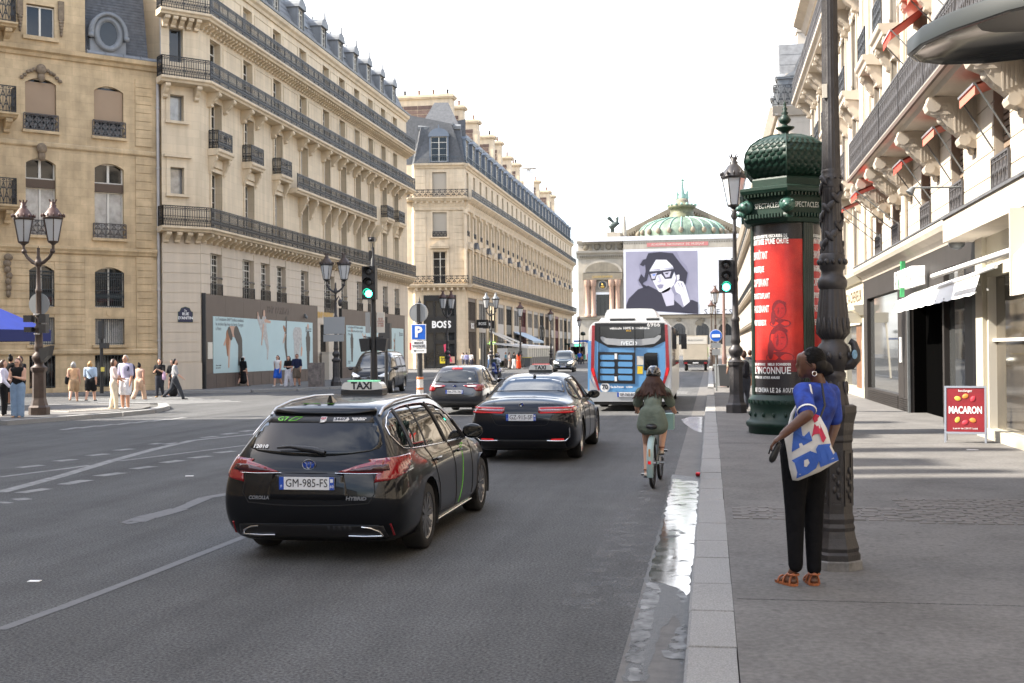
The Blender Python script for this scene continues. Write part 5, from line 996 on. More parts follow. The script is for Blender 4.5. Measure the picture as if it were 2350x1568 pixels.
for a, b, d in ((1, 6, 3.0), (7.5, 12.5, 3.0), (14.2, 18.3, 2.6)): MB().add([(a, .18, .3), (b, .18, .3), (b, .18, d), (a, .18, d)], [(0, 1, 2, 3)]).obj('pane', SG, qs)
for i in range(7): ub('wood_board', BROWNW, qs, 18.3 + i*.28, 18.56 + i*.28, .06, .18, .3, 2.6)
cornice(qs, 13, 21, 3.0, [(0, -.1), (.1, -.1), (.3, .1), (.35, .25), (0, .28)], CRM); cornice(qs, 0, 21, 4.2, [(0, -.1), (.1, -.1), (.3, .1), (.35, .25), (0, .28)], CRM); text('lettering', 'MUSC A CHEVEUX', .58, mat('bronze_letter', (.22, .15, .08), .4, metal=.5), qs, (17.4, -.02, 3.62), width=6.2)
MB().box(0, .5, -.7, 0, 2.85, 3.2).bar((.2, -.65, 2.9), (1.2, -.65, .9), .06).obj('rolled_blind', CRM, qs, loc=(20.0, 0, -.2))
# third building with the face turned to us and the long receding front
D3 = building('right_far_building', 'pale stone building beyond the side street with mansard roof', 5.05, 224, -90); L3 = 136.0
h3 = [(1 + i*3.6, 2.2 + i*3.6, z, z + h) for i in range(37) for z, h in ((5.2, 2.4), (8.6, 2.6), (12.2, 2.6), (15.8, 2.2))]
wall(D3, 0, L3, 0, 19.4, h3, STONE_R, depth=.3); box_back(D3, 0, L3, 0, 22, 10, STONE_R, y=.6)
for i, (a, b, c, d) in enumerate(h3):
    if i > 30: window(D3, (a + b)/2, c, b - a, d - c, y=.28)
for z in (4.6, 8.2, 15.3):
    slab(D3, 0, L3, z, z + .3, .7, STONE_R)
    if z > 5:
        for i in range(24): railing(D3, i*L3/24, (i + 1)*L3/24, z + .3, .95, -.62, style=2, step=.35)
cornice(D3, 0, L3 + .3, 19.2, [(0, -.3), (.2, -.3), (.4, 0), (.6, .3), (0, .4)], STONE_R); mansard(D3, 0, L3, 19.6, 23.2, 1.6, SLATE_L)
D4 = thing('side_front', None, None, (5.05, 88.0, 0), 0); D4.parent = D3; D4.matrix_parent_inverse = Matrix.LocRotScale(Vector((5.05, 224, 0)), Matrix.Rotation(-PI/2, 3, 'Z').to_quaternion(), None).inverted()
h4 = [(1.2 + i*2.6, 2.3 + i*2.6, z, z + h) for i in range(4) for z, h in ((5.2, 2.4), (8.6, 2.6), (12.2, 2.6), (15.8, 2.6))]
wall(D4, -.01, 12, 0, 19.5, h4, STONE_R, depth=.3)
for a, b, c, d in h4: window(D4, (a + b)/2, c, b - a, d - c, y=.28)
slab(D4, -.3, 12, 15.3, 15.6, .7, STONE_R); railing(D4, -.3, 6, 15.6, .95, -.6, style=2, step=.2); cornice(D4, -.4, 12, 19.2, [(0, -.3), (.2, -.3), (.4, 0), (.6, .3), (0, .4)], STONE_R); railing(D4, -.3, 6, 19.6, 1.5, -.4, style=2, step=.25)
mansard(D4, .2, 12, 19.6, 24.5, 1.5, SLATE_L); 
for u, z in ((3.2, 27), (1.6, 25.5)): MB().box(u, u + 1.4, 2, 3.2, 22, z).box(u - .1, u + 1.5, 1.9, 3.3, z, z + .2).lathe([(.14, 0), (.12, .6)], (u + .4, 2.6, z + .2), 8).lathe([(.14, 0), (.12, .6)], (u + .95, 2.6, z + .2), 8).obj('chimney_stack', STONE_R, D4)
for u in (1.2, 3.6): dormer(D4, u, 19.8, 1.2, 1.8, .1, style='flat')
for u in (.6, 4.0, 8): dormer(D3, L3 - u, 19.8, 1.2, 1.8, .1, style='flat')
fs = thing('flag_sign', 'small red and white flag sign high on the far right front', 'sign', (4.6, 118, 4.9)); MB().box(-.5, .5, -.05, .05, -.35, .35).obj('panel', WHITE, fs); MB().box(-.5, .5, -.06, .06, .05, .35).obj('red_field', mat('sign_red', (.55, .02, .03), .5), fs)
# ---------------------------------------------------------------- lamp posts
def lantern(parent, x, y, z, s=1.0, m=CAST, roof=None):
    """four-sided street lantern, foot at z"""
    roof = roof or m; f = MB()
    k = 6; f.lathe([(.05*s, -.02), (.10*s, .03*s), (.17*s, .06*s), (.17*s, .10*s)], (0, 0, 0), k); top = .78*s
    for i in range(k):
        a = 2*PI*i/k; f.bar((.165*s*math.cos(a), .165*s*math.sin(a), .09*s), (.30*s*math.cos(a), .30*s*math.sin(a), top), .022*s)
    f.lathe([(.30*s, top - .03), (.335*s, top), (.335*s, top + .05*s), (.30*s, top + .06*s)], (0, 0, 0), k)
    o = f.obj('lantern', m, parent, loc=(x, y, z)); MB().lathe([(.15*s, .10*s), (.285*s, top - .01)], (0, 0, 0), k, smooth=False).obj('glass', GLASS_L, o)
    r = MB().lathe([(.31*s, top + .05*s), (.30*s, top + .10*s), (.24*s, top + .18*s), (.15*s, top + .30*s), (.10*s, top + .34*s), (.11*s, top + .40*s), (.07*s, top + .42*s), (.10*s, top + .50*s), (.05*s, top + .52*s)], (0, 0, 0), k)
    for i in range(k*2): a = PI*i/k; r.prism([(-.03*s, 0), (.03*s, 0), (0, .11*s)], -.012, .012) if 0 else r.ball((.325*s*math.cos(a), .325*s*math.sin(a), top + .09*s), (.03*s, .03*s, .06*s), seg=6, rings=4)
    for i in range(k): a = 2*PI*i/k; r.bar((.07*s*math.cos(a), .07*s*math.sin(a), top + .48*s), (.12*s*math.cos(a), .12*s*math.sin(a), top + .58*s), .03*s)
    r.obj('lantern_roof', roof, o); return o
POST = [(.30, 0), (.30, .22), (.25, .28), (.235, .34), (.205, .45), (.195, .5), (.19, 1.25), (.235, 1.32), (.24, 1.4), (.14, 1.47), (.13, 1.55), (.17, 1.6), (.20, 1.68), (.19, 1.76), (.12, 1.84), (.11, 1.9), (.14, 1.95), (.12, 2.05), (.10, 2.5), (.12, 2.54), (.12, 2.6), (.085, 2.66), (.075, 3.6), (.095, 3.64), (.095, 3.7), (.07, 3.75)]
def lamp_post(x, y, h, label, m=CAST, kind='double', rot=0.0, roof=None, s=1.0, base=KH):
    """cast-iron lamp post; h = height of the lantern feet"""
    t = thing('street_lamp', label, 'street lamp', (x, y, base), rot, group='cast iron street lamps')
    MB().lathe(POST[:9], seg=8, smooth=False, rot=PI/8).obj('pedestal', m, t)
    MB().lathe(POST[8:] + [(.05, h - .7), (.07, h - .66), (.05, h - .6), (.045, h - .1)], seg=14).obj('shaft', m, t)
    if kind == 'double':
        MB().ball((0, 0, h - .55), (.11, .11, .13)).lathe([(.09, 0), (.03, .2), (.05, .26), (0, .45)], (0, 0, h - .48), 10).obj('finial', m, t)
        for sx in (-1, 1):
            MB().tube([(0, 0, h - .6), (sx*.18, 0, h - .52), (sx*.34, 0, h - .38), (sx*.46, 0, h - .18), (sx*.46, 0, h)], [.06, .055, .05, .05, .04], 8).ball((sx*.44, 0, h - .2), .08, seg=8, rings=6).obj('arm', m, t)
            lantern(t, sx*.46, 0, h, s, m, roof)
    else: MB().lathe([(.05, -.3), (.11, -.2), (.06, -.1), (.1, -.02), (.04, 0)], (0, 0, h), 10).obj('collar', m, t); lantern(t, 0, 0, h, s, m, roof)
    return t
lamp_post(-19.65, 32.1, 5.05, 'brown double lantern lamp post among people waiting at the corner', CAST_BR, rot=math.radians(4), roof=CAST_RED, s=.98, base=.12)
lamp_post(-19.55, 59.9, 5.55, 'double lantern lamp post in front of the dancer hoarding', CAST, rot=math.radians(12), roof=CAST_BR, s=1.1, base=.12)
lamp_post(-19.6, 86.9, 4.95, 'double lantern lamp post before the corner shop entrance', CAST, rot=math.radians(60), roof=CAST_RED, s=1.05, base=.12)
lamp_post(-19.6, 105, 5.6, 'double lantern lamp post left of the ecru awnings', CAST, rot=math.radians(30), roof=GREYM, s=1.1, base=.12)
lamp_post(-19.6, 121.6, 5.3, 'single lantern lamp post by the terrace tent', CAST, 'single', roof=CAST_RED, s=1.15, base=.12)
lamp_post(-19.6, 145.5, 5.4, 'single lantern lamp post behind the dark people carrier', CAST, 'single', roof=CAST_RED, s=1.15, base=.12)
lamp_post(-19.6, 178, 5.4, 'single lantern lamp post at the far end of the long building', CAST, 'single', roof=CAST_RED, s=1.15, base=.12)
lamp_post(-19.6, 215, 5.4, 'single lantern lamp post farthest down the left pavement', CAST, 'single', s=1.15, base=.12)
l2 = lamp_post(.69, 33.0, 5.62, 'dark single lantern lamp post carrying the green signal behind the column', CAST, 'single', s=1.1)
lamp_post(.42, 96, 5.4, 'brown single lantern lamp post beyond the wheelie bin', CAST_BR, 'single', roof=CAST_RED, s=1.1)
lamp_post(.15, 125, 5.4, 'brown single lantern lamp post farthest down the right pavement', CAST_BR, 'single', roof=CAST_RED, s=1.1)
# the near lamp post
H1 = thing('street_lamp', 'tall fluted dark lamp post with leaf ornament beside the person in blue jersey', 'street lamp', (.97, 9.72, KH), group='cast iron street lamps')
MB().lathe([(.215, 0), (.215, .065), (.205, .075)], seg=8, smooth=False, rot=PI/8).obj('plinth', mat('worn_iron_foot', (.16, .155, .15), .6, var=.35, scale=12), H1)
MB().lathe([(.20, .075), (.2, .12), (.185, .14), (.19, .17), (.165, .25), (.155, .3), (.16, .33), (.148, .36), (.155, .40), (.142, .44), (.142, 1.0), (.15, 1.02), (.146, 1.06), (.155, 1.1), (.16, 1.16), (.182, 1.24), (.182, 1.29), (.16, 1.3)], seg=8, smooth=False, rot=PI/8).obj('pedestal', CAST, H1)
for k in range(8):
    a = PI/4*k; R_ = Matrix.Rotation(a, 4, 'Z'); p = MB().box(-.045, .045, -.139, -.13, .5, .52).box(-.045, .045, -.139, -.13, .92, .94).box(-.045, -.03, -.139, -.13, .52, .92).box(.03, .045, -.139, -.13, .52, .92)
    for q in range(5): p.ball((.018*(-1)**q, -.135, .58 + q*.05), (.02, .012, .03), seg=6, rings=4)
    p.v = [tuple(R_ @ Vector(v)) for v in p.v]; p.obj('panel_ornament', CAST, H1)
flut = lambda a: 1 + .035*math.cos(16*a)
MB().lathe([(.12, 1.29), (.115, 1.33), (.10, 1.42), (.088, 1.5), (.098, 1.52), (.098, 1.55), (.085, 1.57)], seg=32).obj('leaf_cup', CAST, H1)
MB().lathe([(.085, 1.57), (.11, 1.6), (.135, 1.66), (.14, 1.70), (.125, 1.76), (.09, 1.80), (.088, 1.82)], seg=32).obj('bulb', CAST, H1)
MB().lathe([(.088, 1.82), (.095, 1.83), (.128, 1.87), (.124, 1.92), (.115, 2.05), (.10, 2.2), (.098, 2.22)], seg=64, sq=flut).obj('bell', CAST, H1)
MB().lathe([(.098, 2.22), (.112, 2.24), (.117, 2.28), (.105, 2.31), (.088, 2.33), (.085, 2.37), (.10, 2.39), (.103, 2.44), (.10, 2.49), (.088, 2.51)], seg=32).obj('collar', CAST, H1)
MB().lathe([(.088, 2.51), (.088, 2.53), (.082, 2.55), (.074, 3.0), (.078, 3.01), (.078, 3.03)], seg=64, sq=flut).obj('leafed_shaft', CAST, H1)
MB().lathe([(.078, 3.03), (.084, 3.05), (.078, 3.07), (.082, 3.09), (.082, 3.13), (.076, 3.14), (.08, 3.16), (.075, 3.18)], seg=32).obj('collar', CAST, H1)
MB().lathe([(.072, 3.18), (.066, 3.6), (.064, 3.61), (.056, 5.8), (.08, 5.85), (.05, 5.95)], seg=64, sq=flut).obj('fluted_shaft', CAST, H1)
for k in range(2):                                                # laurel wound round the shaft
    pts = [(.083*math.cos(a), .083*math.sin(a), 2.54 + .075*i) for i in range(8) for a in [k*PI + i*.95]]
    MB().tube(pts, .008, 6).obj('laurel_stem', CAST, H1)
    for i, p in enumerate(pts):
        for d in (-1, 1):
            a = k*PI + i*.95 + d*.28; lf = MB().ball((0, 0, 0), (.012, .026, .052), seg=8, rings=5); M_ = Matrix.Translation((.084*math.cos(a), .084*math.sin(a), p[2] + .03*d)) @ Matrix.Rotation(a, 4, 'Z') @ Matrix.Rotation(d*.7, 4, 'X')
            lf.v = [tuple(M_ @ Vector(v)) for v in lf.v]; lf.obj('laurel_leaf', CAST, H1)
for r_, z_, n_, sz in ((.118, 1.93, 14, (.016, .016, .07)), (.10, 1.43, 10, (.018, .018, .06)), (.102, 2.44, 12, (.02, .02, .026)), (.14, 1.69, 10, (.018, .018, .03)), (.082, 3.11, 10, (.012, .012, .012))):
    for i in range(n_): a = 2*PI*i/n_; MB().ball((r_*math.cos(a), r_*math.sin(a), z_), sz, seg=6, rings=5).obj('cast_ornament', CAST, H1)
sc_ = [(.08, 0, 1.62), (.13, 0, 1.63), (.165, 0, 1.67), (.175, 0, 1.73), (.16, 0, 1.79), (.14, 0, 1.81), (.132, 0, 1.79), (.145, 0, 1.78)]
for a in (-.2, 1.2): MB().tube([tuple(Matrix.Rotation(a, 3, 'Z') @ Vector(p)) for p in sc_], [.05, .055, .05, .035, .025, .02, .018, .012], 8).obj('scroll', CAST, H1)
MB().prism([(.03*math.cos(k*PI/8), .036*math.sin(k*PI/8)) for k in range(16)], -.004, 0).obj('sticker', mat('blue_sticker', (.15, .30, .45), .4, var=.4, scale=30), H1, loc=(.15, -.125, 1.70), rot=(0, 0, .75)); ub('sticker', OFFWHITE, H1, -.068, -.03, -.062, -.05, 3.75, 3.86)
lantern(H1, 0, 0, 5.95, 1.1, CAST)
# ---------------------------------------------------------------- advertising column
GRN = mat('column_green', (.005, .023, .015), .48, spec=.35, var=.12, scale=5); GRND = mat('column_green_dark', (.006, .016, .010), .3)
Mo = thing('advertising_column', 'dark green advertising column with onion dome and red film posters', 'advertising column', (1.585, 25.15, KH), math.radians(-7))
MB().lathe([(.68, 0), (.70, .02), (.70, .12), (.73, .14), (.75, .2), (.73, .26), (.68, .28), (.665, .5), (.675, .58), (.69, .62), (.70, .68), (.68, .72), (.66, .74), (.64, .78), (.62, .8)], seg=48).obj('base', GRN, Mo)
for i in range(40): a = 2*PI*i/40; MB().box(-.022, .022, -.012, .012, .62, .70).obj('bead', GRN, Mo, loc=(.695*math.cos(a), .695*math.sin(a), 0), rot=a + PI/2) if i < 40 else None
for i in range(20): a = 2*PI*i/20; MB().ball((.672*math.cos(a), .672*math.sin(a), .4), (.03, .03, .05), seg=6, rings=5).obj('rosette', GRN, Mo)
RED = mat('poster_red', (.42, .008, .008), .45, var=.25, scale=1.6, col2=(.52, .02, .010)); RDK = mat('poster_dark_red', (.16, .006, .012), .45); RBK = mat('poster_black', (.02, .016, .018), .4); GLZ = mat('column_glazing', (.05, .05, .05), .04, alpha=.10, spec=.5)
def arcsheet(name, m, z0, z1, a0, a1, r, parent, n=18):
    vs = [(r*math.cos(a0 + (a1 - a0)*i/n), r*math.sin(a0 + (a1 - a0)*i/n), z) for z in (z0, z1) for i in range(n + 1)]
    return MB().add(vs, [(i, i + 1, n + 2 + i, n + 1 + i) for i in range(n)], 0, True).obj(name, m, parent)
MB().lathe([(.575, .8), (.575, 4.33)], seg=40).obj('core', GRND, Mo)
def curved_text(body, z, size, a0, r, parent, m=LTXT, width=None, bold=.003, space=1.0):
    """letters set one by one on the cylinder, starting at angle a0 (a grows to the viewer's right)"""
    adv = {'I': .45, 'M': 1.15, 'N': 1.0, ' ': .5, "'": .4, 'J': .6, 'L': .8, 'E': .85, 'F': .8, 'T': .9, '.': .4}
    tot = sum(adv.get(c, .95) for c in body); w = width or tot*size*.62; p = 0
    for c in body:
        d = adv.get(c, .95)*w/tot; a = a0 + (p + d/2)/r; p += d
        if c != ' ': text('letter', c, size, m, parent, (r*math.cos(a), r*math.sin(a), z), rot=(PI/2, 0, a + PI/2), depth=.002, bold=bold, width=d*.84)
a_l = math.radians(-90 - 69 + 7); SP = math.radians(120)
for k in range(3):
    A0 = math.radians(-160) + k*SP; A1 = A0 + math.radians(104)
    ps = arcsheet('poster', RED, .98, 4.0, A0, A1, .592, Mo); arcsheet('poster_band', RBK, 3.98, 4.31, A0, A1, .5935, Mo); arcsheet('poster_band', RBK, .82, 1.28, A0, A1, .5935, Mo); arcsheet('poster_band', RDK, 1.28, 1.52, A0, A1, .5935, Mo)
    for t, z, s_, w in (('LE SCENARISTE OSCARISE DE', 4.05, .085, .76), ("ANATOMIE D'UNE CHUTE", 3.94, .16, .78), ('ENVOÛTANT', 3.66, .22, .40), ('MAGNIFIQUE', 3.38, .17, .32), ('CAPTIVANT', 3.10, .22, .42), ('EPOUSTOUFLANT', 2.83, .16, .44), ('FASCINANT', 2.56, .20, .42), ('VERTIGINEUX', 2.28, .16, .36), ('LEA SEYDOUX   NIELS SCHNEIDER', 1.43, .065, .80), ("L'INCONNUE", 1.30, .20, .80), ('UN FILM DE ARTHUR HARARI', 1.16, .07, .6), ('AU CINEMA LE 26 AOUT', .90, .13, .84)):
        if k < 2: curved_text(t, z, s_, A0 + .04, .597, Mo, width=w)
    for fx, fz, fs in ((.62, 2.55, .75), (.60, 1.95, 1.0)):       # the printed heads, in darker red
        for px, pz, rx, rz, m in ((0, 0, .17, .26, RDK), (.03, -.03, .125, .20, mat('poster_mid_red', (.34, .008, .010), .45)), (-.14, -.22, .06, .2, RDK), (.02, -.38, .26, .12, RDK), (.08, .03, .04, .012, RDK), (-.02, .03, .03, .012, RDK), (.05, -.10, .035, .010, RDK), (.05, .16, .12, .07, RDK)):
            n = 18; vs = [(0, 0)] + [(rx*math.cos(2*PI*i/n), rz*math.sin(2*PI*i/n)) for i in range(n)]; q = .5945 + .0004*(1 + [RDK, RBK].index(m) if m in (RDK, RBK) else 2)
            f = MB(); f.add([((q)*math.cos(A0 + (fx + fs*(px + a))/q), q*math.sin(A0 + (fx + fs*(px + a))/q), fz + fs*(pz + b)) for a, b in vs], [(0, i + 1, (i + 1) % n + 1) for i in range(n)], 0, True); f.obj('printed_face', m, Mo)
    arcsheet('glazing', GLZ, .82, 4.32, A0, A1, .612, Mo)
    am = (A1 + A0 + SP)/2; pm_ = MB()
    for i in range(5): a = am + (i - 2)*.07; pm_.lathe([(.032, .8), (.032, 4.33)], (.60*math.cos(a), .60*math.sin(a), 0), 8)
    pm_.obj('pilaster', GRND, Mo)
HX = lambda r: [(r*math.cos(math.radians(-60 - 30) + PI/3*i), r*math.sin(math.radians(-90) + PI/3*i)) for i in range(6)]
hexa = lambda a: 1/math.cos(((a - 0) % (PI/3)) - PI/6)*math.cos(PI/6)
hr = math.radians(-100) + PI/6
def hexl(prof, name, m, smooth=False): return MB().lathe(prof, seg=6, smooth=smooth, rot=math.radians(-85)).obj(name, m, Mo)
hexl([(.62, 4.30), (.80, 4.32), (.86, 4.40), (.84, 4.42), (.80, 4.46), (.78, 4.50), (.78, 4.82), (.82, 4.86), (.90, 4.92), (.93, 4.98), (.93, 5.03), (.70, 5.08)], 'cornice', GRN)
hexl([(.68, 5.06), (.68, 5.22), (.66, 5.26)], 'neck', GRN)
hexl([(.60, 5.24), (.70, 5.32), (.79, 5.45), (.83, 5.60), (.80, 5.78), (.70, 5.95), (.52, 6.09), (.30, 6.18), (.10, 6.22)], 'dome', GRN, smooth=False)
dprof = [(.70, 5.32), (.79, 5.45), (.83, 5.60), (.80, 5.78), (.70, 5.95), (.52, 6.09)]
for k in range(6):                                                # scale tiles on each dome face, ribs on the edges
    a0, a1 = math.radians(-85) + k*PI/3, math.radians(-85) + (k + 1)*PI/3
    MB().tube([((r + .008)*math.cos(a0), (r + .008)*math.sin(a0), z) for r, z in [(.60, 5.24)] + dprof + [(.30, 6.18), (.10, 6.22)]], .014, 6).obj('rib', GRN, Mo)
    if math.sin((a0 + a1)/2) > .55: continue
    for j in range(len(dprof) - 1):
        (r0, z0), (r1, z1) = dprof[j], dprof[j + 1]; n = 6
        for h in range(2):
            f0 = h/2; r = r0 + (r1 - r0)*f0; z = z0 + (z1 - z0)*f0; rn, zn = r0 + (r1 - r0)*(f0 + .5), z0 + (z1 - z0)*(f0 + .5); off = .5 if h else 0
            for i in range(n - (1 if h else 0)):
                t = (i + .5 + off)/n; A = Vector((r*math.cos(a0), r*math.sin(a0), z)).lerp(Vector((r*math.cos(a1), r*math.sin(a1), z)), t); B_ = Vector((rn*math.cos(a0), rn*math.sin(a0), zn)).lerp(Vector((rn*math.cos(a1), rn*math.sin(a1), zn)), t)
                sd = (Vector((math.cos(a1), math.sin(a1), 0)) - Vector((math.cos(a0), math.sin(a0), 0))).normalized(); up_ = (B_ - A); nr = sd.cross(up_).normalized(); w = r/n*.46
                pt = [A + sd*w*math.cos(q) + up_*(.45*math.sin(q)) for q in [PI + PI*i_/6 for i_ in range(7)]]; vs = [p + nr*.006 for p in pt] + [B_ + sd*w*.9 + nr*.004, B_ - sd*w*.9 + nr*.004] + [p + nr*.0 for p in pt]
                MB().add(vs, [(*range(7), 7, 8)] + [(i_, 9 + i_, 10 + i_, i_ + 1) for i_ in range(6)], 0, True).obj('scale_tile', GRN, Mo)
for k in range(6):
    a = math.radians(-85) + k*PI/3; hd = MB().ball((0, 0, 0), (.10, .11, .12)).ball((.10, 0, -.03), (.07, .06, .06)).ball((.03, .09, .06), .03, seg=8, rings=5).ball((.03, -.09, .06), .03, seg=8, rings=5).ball((-.05, 0, 0), (.09, .14, .15)).obj('lion_head', mat('verdigris_green', (.03, .085, .065), .4), Mo, loc=(.84*math.cos(a), .84*math.sin(a), 4.66), rot=a)
    am = a + PI/6; d = .78*math.cos(PI/6) + .004
    text('lettering', 'SPECTACLES', .155, mat('silver_letter', (.50, .52, .49), .4, metal=.4), Mo, (d*math.cos(am), d*math.sin(am), 4.66), rot=(PI/2, 0, am + PI/2), depth=.008, width=.48)
    for i in range(12): t = (i - 5.5)*.06; ub('dentil', GRN, Mo, -.5, .5, 0, 0, 0, 0) if 0 else MB().box(-.016, .016, -.05, .0, -.04, .04).obj('dentil', GRN, Mo, loc=((d + .06)*math.cos(am) - t*math.sin(am), (d + .06)*math.sin(am) + t*math.cos(am), 4.45), rot=am + PI/2); MB().box(-.016, .016, -.06, .0, -.03, .03).obj('dentil', GRND, Mo, loc=((d + .07)*math.cos(am) - t*1.12*math.sin(am), (d + .07)*math.sin(am) + t*1.12*math.cos(am), 4.87), rot=am + PI/2)
MB().lathe([(.10, 6.2), (.06, 6.24), (.07, 6.28), (.16, 6.34), (.17, 6.37), (.06, 6.40), (.04, 6.43), (.09, 6.47), (.11, 6.53), (.07, 6.6), (.045, 6.64), (.065, 6.67), (.03, 6.71), (.05, 6.76), (.02, 6.80), (.03, 6.84), (0, 6.95)], seg=12).obj('finial', GRN, Mo)
Mo.scale = (1.16, 1.16, 1)
# ---------------------------------------------------------------- signals
GLOW = mat('green_signal_light', (.05, .95, .55), .4, emit=5.0); LENS = mat('dark_signal_lens', (.02, .02, .02), .25)
def signal_head(parent, x, z, h=.92, w=.40, y=0):
    hd = MB().box(-w/2, w/2, -.12, .12, 0, h).obj('signal_head', BLACKM, parent, loc=(x, y, z))
    for i, m in enumerate((GLOW, LENS, LENS)):
        zc = h*(.17 + .33*i); MB().lathe([(.0, 0), (.09, .02), (.105, .0)], (0, 0, 0), 18).obj('lens', m, hd, loc=(0, -.121, zc), rot=(PI/2, 0, 0))
        vs = []; n = 12
        for k in range(n + 1): a = PI*(-.12 + 1.24*k/n); vs += [(.145*math.cos(a), -.12, zc + .135*math.sin(a)), (.14*math.cos(a), -.30 + .06*abs(math.cos(a)), zc + .02 + .125*math.sin(a))]
        MB().add(vs, [(2*k, 2*k + 1, 2*k + 3, 2*k + 2) for k in range(n)], 0, True).obj('visor', BLACKM, hd)
    return hd
WRED = mat('bollard_orange', (.62, .15, .03), .5); WBOL = mat('bollard_white', (.62, .60, .57), .5, var=.15, scale=6)
def bollard(parent):
    MB().lathe([(.26, 0), (.26, .05), (.17, .16), (.125, .3), (.115, 1.0)], seg=12).obj('sleeve', WBOL, parent)
    for z in (.55, .92): MB().lathe([(.127, z), (.127, z + .07)], seg=12).obj('band', WRED, parent)
sx0 = AY(857, 700, 33.2).x
sg1 = thing('traffic_signal', 'black traffic signal pole showing green in front of the van', 'traffic signal', (sx0, 33.2, 0)); bollard(sg1)
MB().lathe([(.11, 1.0), (.095, 2.3), (.075, 3.1), (.07, 4.6), (.05, 4.62), (.045, 4.95)], seg=12).obj('pole', BLACKM, sg1); signal_head(sg1, -.06, 3.42, .96, .40, y=-.16)
MB().box(-.09, .09, -.12, .06, 0, .12).tube([(0, 0, -.2), (.02, 0, -.05)], .02).ball((0, -.1, .05), .06).obj('camera', BLACKG, sg1, loc=(-.02, 0, 5.12)); MB().box(-.12, -.05, -.05, .05, 4.55, 4.85).obj('cable_box', BLACKG, sg1)
for sx in (-1, 1): MB().prism([(sx*.1, 2.30), (sx*.42, 2.28), (sx*.36, 1.90), (sx*.1, 1.94)], -.1, .1).obj('pedestrian_signal', BLACKM, sg1); MB().bar((0, 0, 2.3), (sx*.3, 0, 2.34), .03).obj('bracket', BLACKM, sg1)
MB().box(.1, .34, -.02, 0, 2.45, 3.05).obj('notice_plate', OFFWHITE, sg1); text('lettering', 'PIETONS\nATTENTION\nTRAVERSEZ\nEN 2 TEMPS', .07, mat('faded_red_letter', (.45, .16, .12), .6), sg1, (.22, -.025, 2.75), width=.2); MB().box(-.24, -.1, -.02, .0, 2.45, 3.05).obj('notice_plate', SIGNG, sg1)
hd = signal_head(l2, -.24, 3.43 - KH, .9, .40, y=-.1); MB().box(-.1, 0, -.03, .03, 4.36 - KH, 4.39 - KH).box(-.1, 0, -.03, .03, 3.4 - KH, 3.43 - KH).obj('bracket', BLACKM, l2)
# dark second signal behind it, near the hoarding
sg2 = thing('traffic_signal', 'dark unlit signal seen from behind beside the van', 'traffic signal', (AY(886, 800, 46).x, 46, 0)); MB().tube([(0, 0, 0), (0, 0, 3.3)], .07).obj('pole', BLACKM, sg2); MB().box(-.2, .2, -.14, .14, 2.0, 3.05).box(-.3, -.2, -.05, .05, 2.2, 2.8).obj('signal_head', BLACKM, sg2)
# parking sign post
px0 = AY(963, 760, 40.5).x; Pp = thing('parking_sign', 'blue parking sign on a post with white and orange sleeve', 'sign', (px0, 40.5, 0)); bollard(Pp)
MB().lathe([(.10, 1.0), (.085, 3.5), (.05, 3.55), (.07, 3.62), (.03, 3.7), (0, 3.85)], seg=12).obj('post', BLACKM, Pp)
MB().prism([(.33*math.cos(k*PI/16), 3.26 + .33*math.sin(k*PI/16)) for k in range(32)], -.13, -.1).obj('round_sign_back', SIGNG, Pp); MB().lathe([(.33, -.02), (.345, 0), (.33, .02)], seg=32, cap=False).obj('rim', ALU, Pp, loc=(0, -.115, 3.26), rot=(PI/2, 0, 0)); MB().box(-.06, .06, -.16, -.13, 2.93, 3.58).obj('clamp_rail', BLACKM, Pp)
MB().box(-.265, .265, -.15, -.12, 2.30, 2.86).obj('plate', WHITE, Pp); MB().box(-.24, .24, -.155, -.15, 2.325, 2.835).obj('blue_field', BLUE_S, Pp); text('lettering', 'P', .52, LTXT, Pp, (-.01, -.158, 2.57), bold=.02)
MB().box(-.27, .27, -.15, -.12, 2.02, 2.28).obj('plate', WHITE, Pp); text('lettering', 'MARCHÉ\nST-HONORÉ', .115, DTXT, Pp, (0, -.153, 2.14), width=.46, bold=.002); MB().box(-.27, .27, -.15, -.12, 1.84, 2.0).obj('plate', WHITE, Pp); MB().prism([(-.2, 1.92), (-.12, 1.965), (-.12, 1.93), (.2, 1.93), (.2, 1.91), (-.12, 1.91), (-.12, 1.875)], -.153, -.15).obj('arrow', DTXT, Pp)
MB().box(-.33, -.27, -.14, -.12, 1.95, 2.2).obj('red_plate', mat('sign_red', (.55, .02, .03), .5), Pp)
# signals and signs round the left-hand corner lamp
lc_ = thing('pedestrian_signal', 'dark pedestrian signals and round sign back on the corner lamp', 'traffic signal', (-19.65, 32.0, .12), 0)
MB().prism([(.33*math.cos(k*PI/16), 3.28 + .33*math.sin(k*PI/16)) for k in range(32)], .12, .14).obj('round_sign_back', SIGNG, lc_)
[MB().box(*b_).obj('signal_head', BLACKG, lc_) for b_ in ((.12, .34, -.1, .1, 2.72, 2.98), (.12, .34, -.1, .1, 2.42, 2.68), (-.38, -.12, -.1, .1, 2.75, 2.95), (-.36, -.12, -.1, .1, 2.45, 2.6))]; MB().prism([(.12, 1.95), (.5, 2.05), (.42, 1.75), (.2, 1.55)], -.12, .12).obj('signal_hood', BLACKM, lc_); MB().lathe([(.09, 2.95), (.09, 3.0)], seg=10).lathe([(.09, 2.38), (.09, 2.42)], seg=10).obj('strap', ALU, lc_)
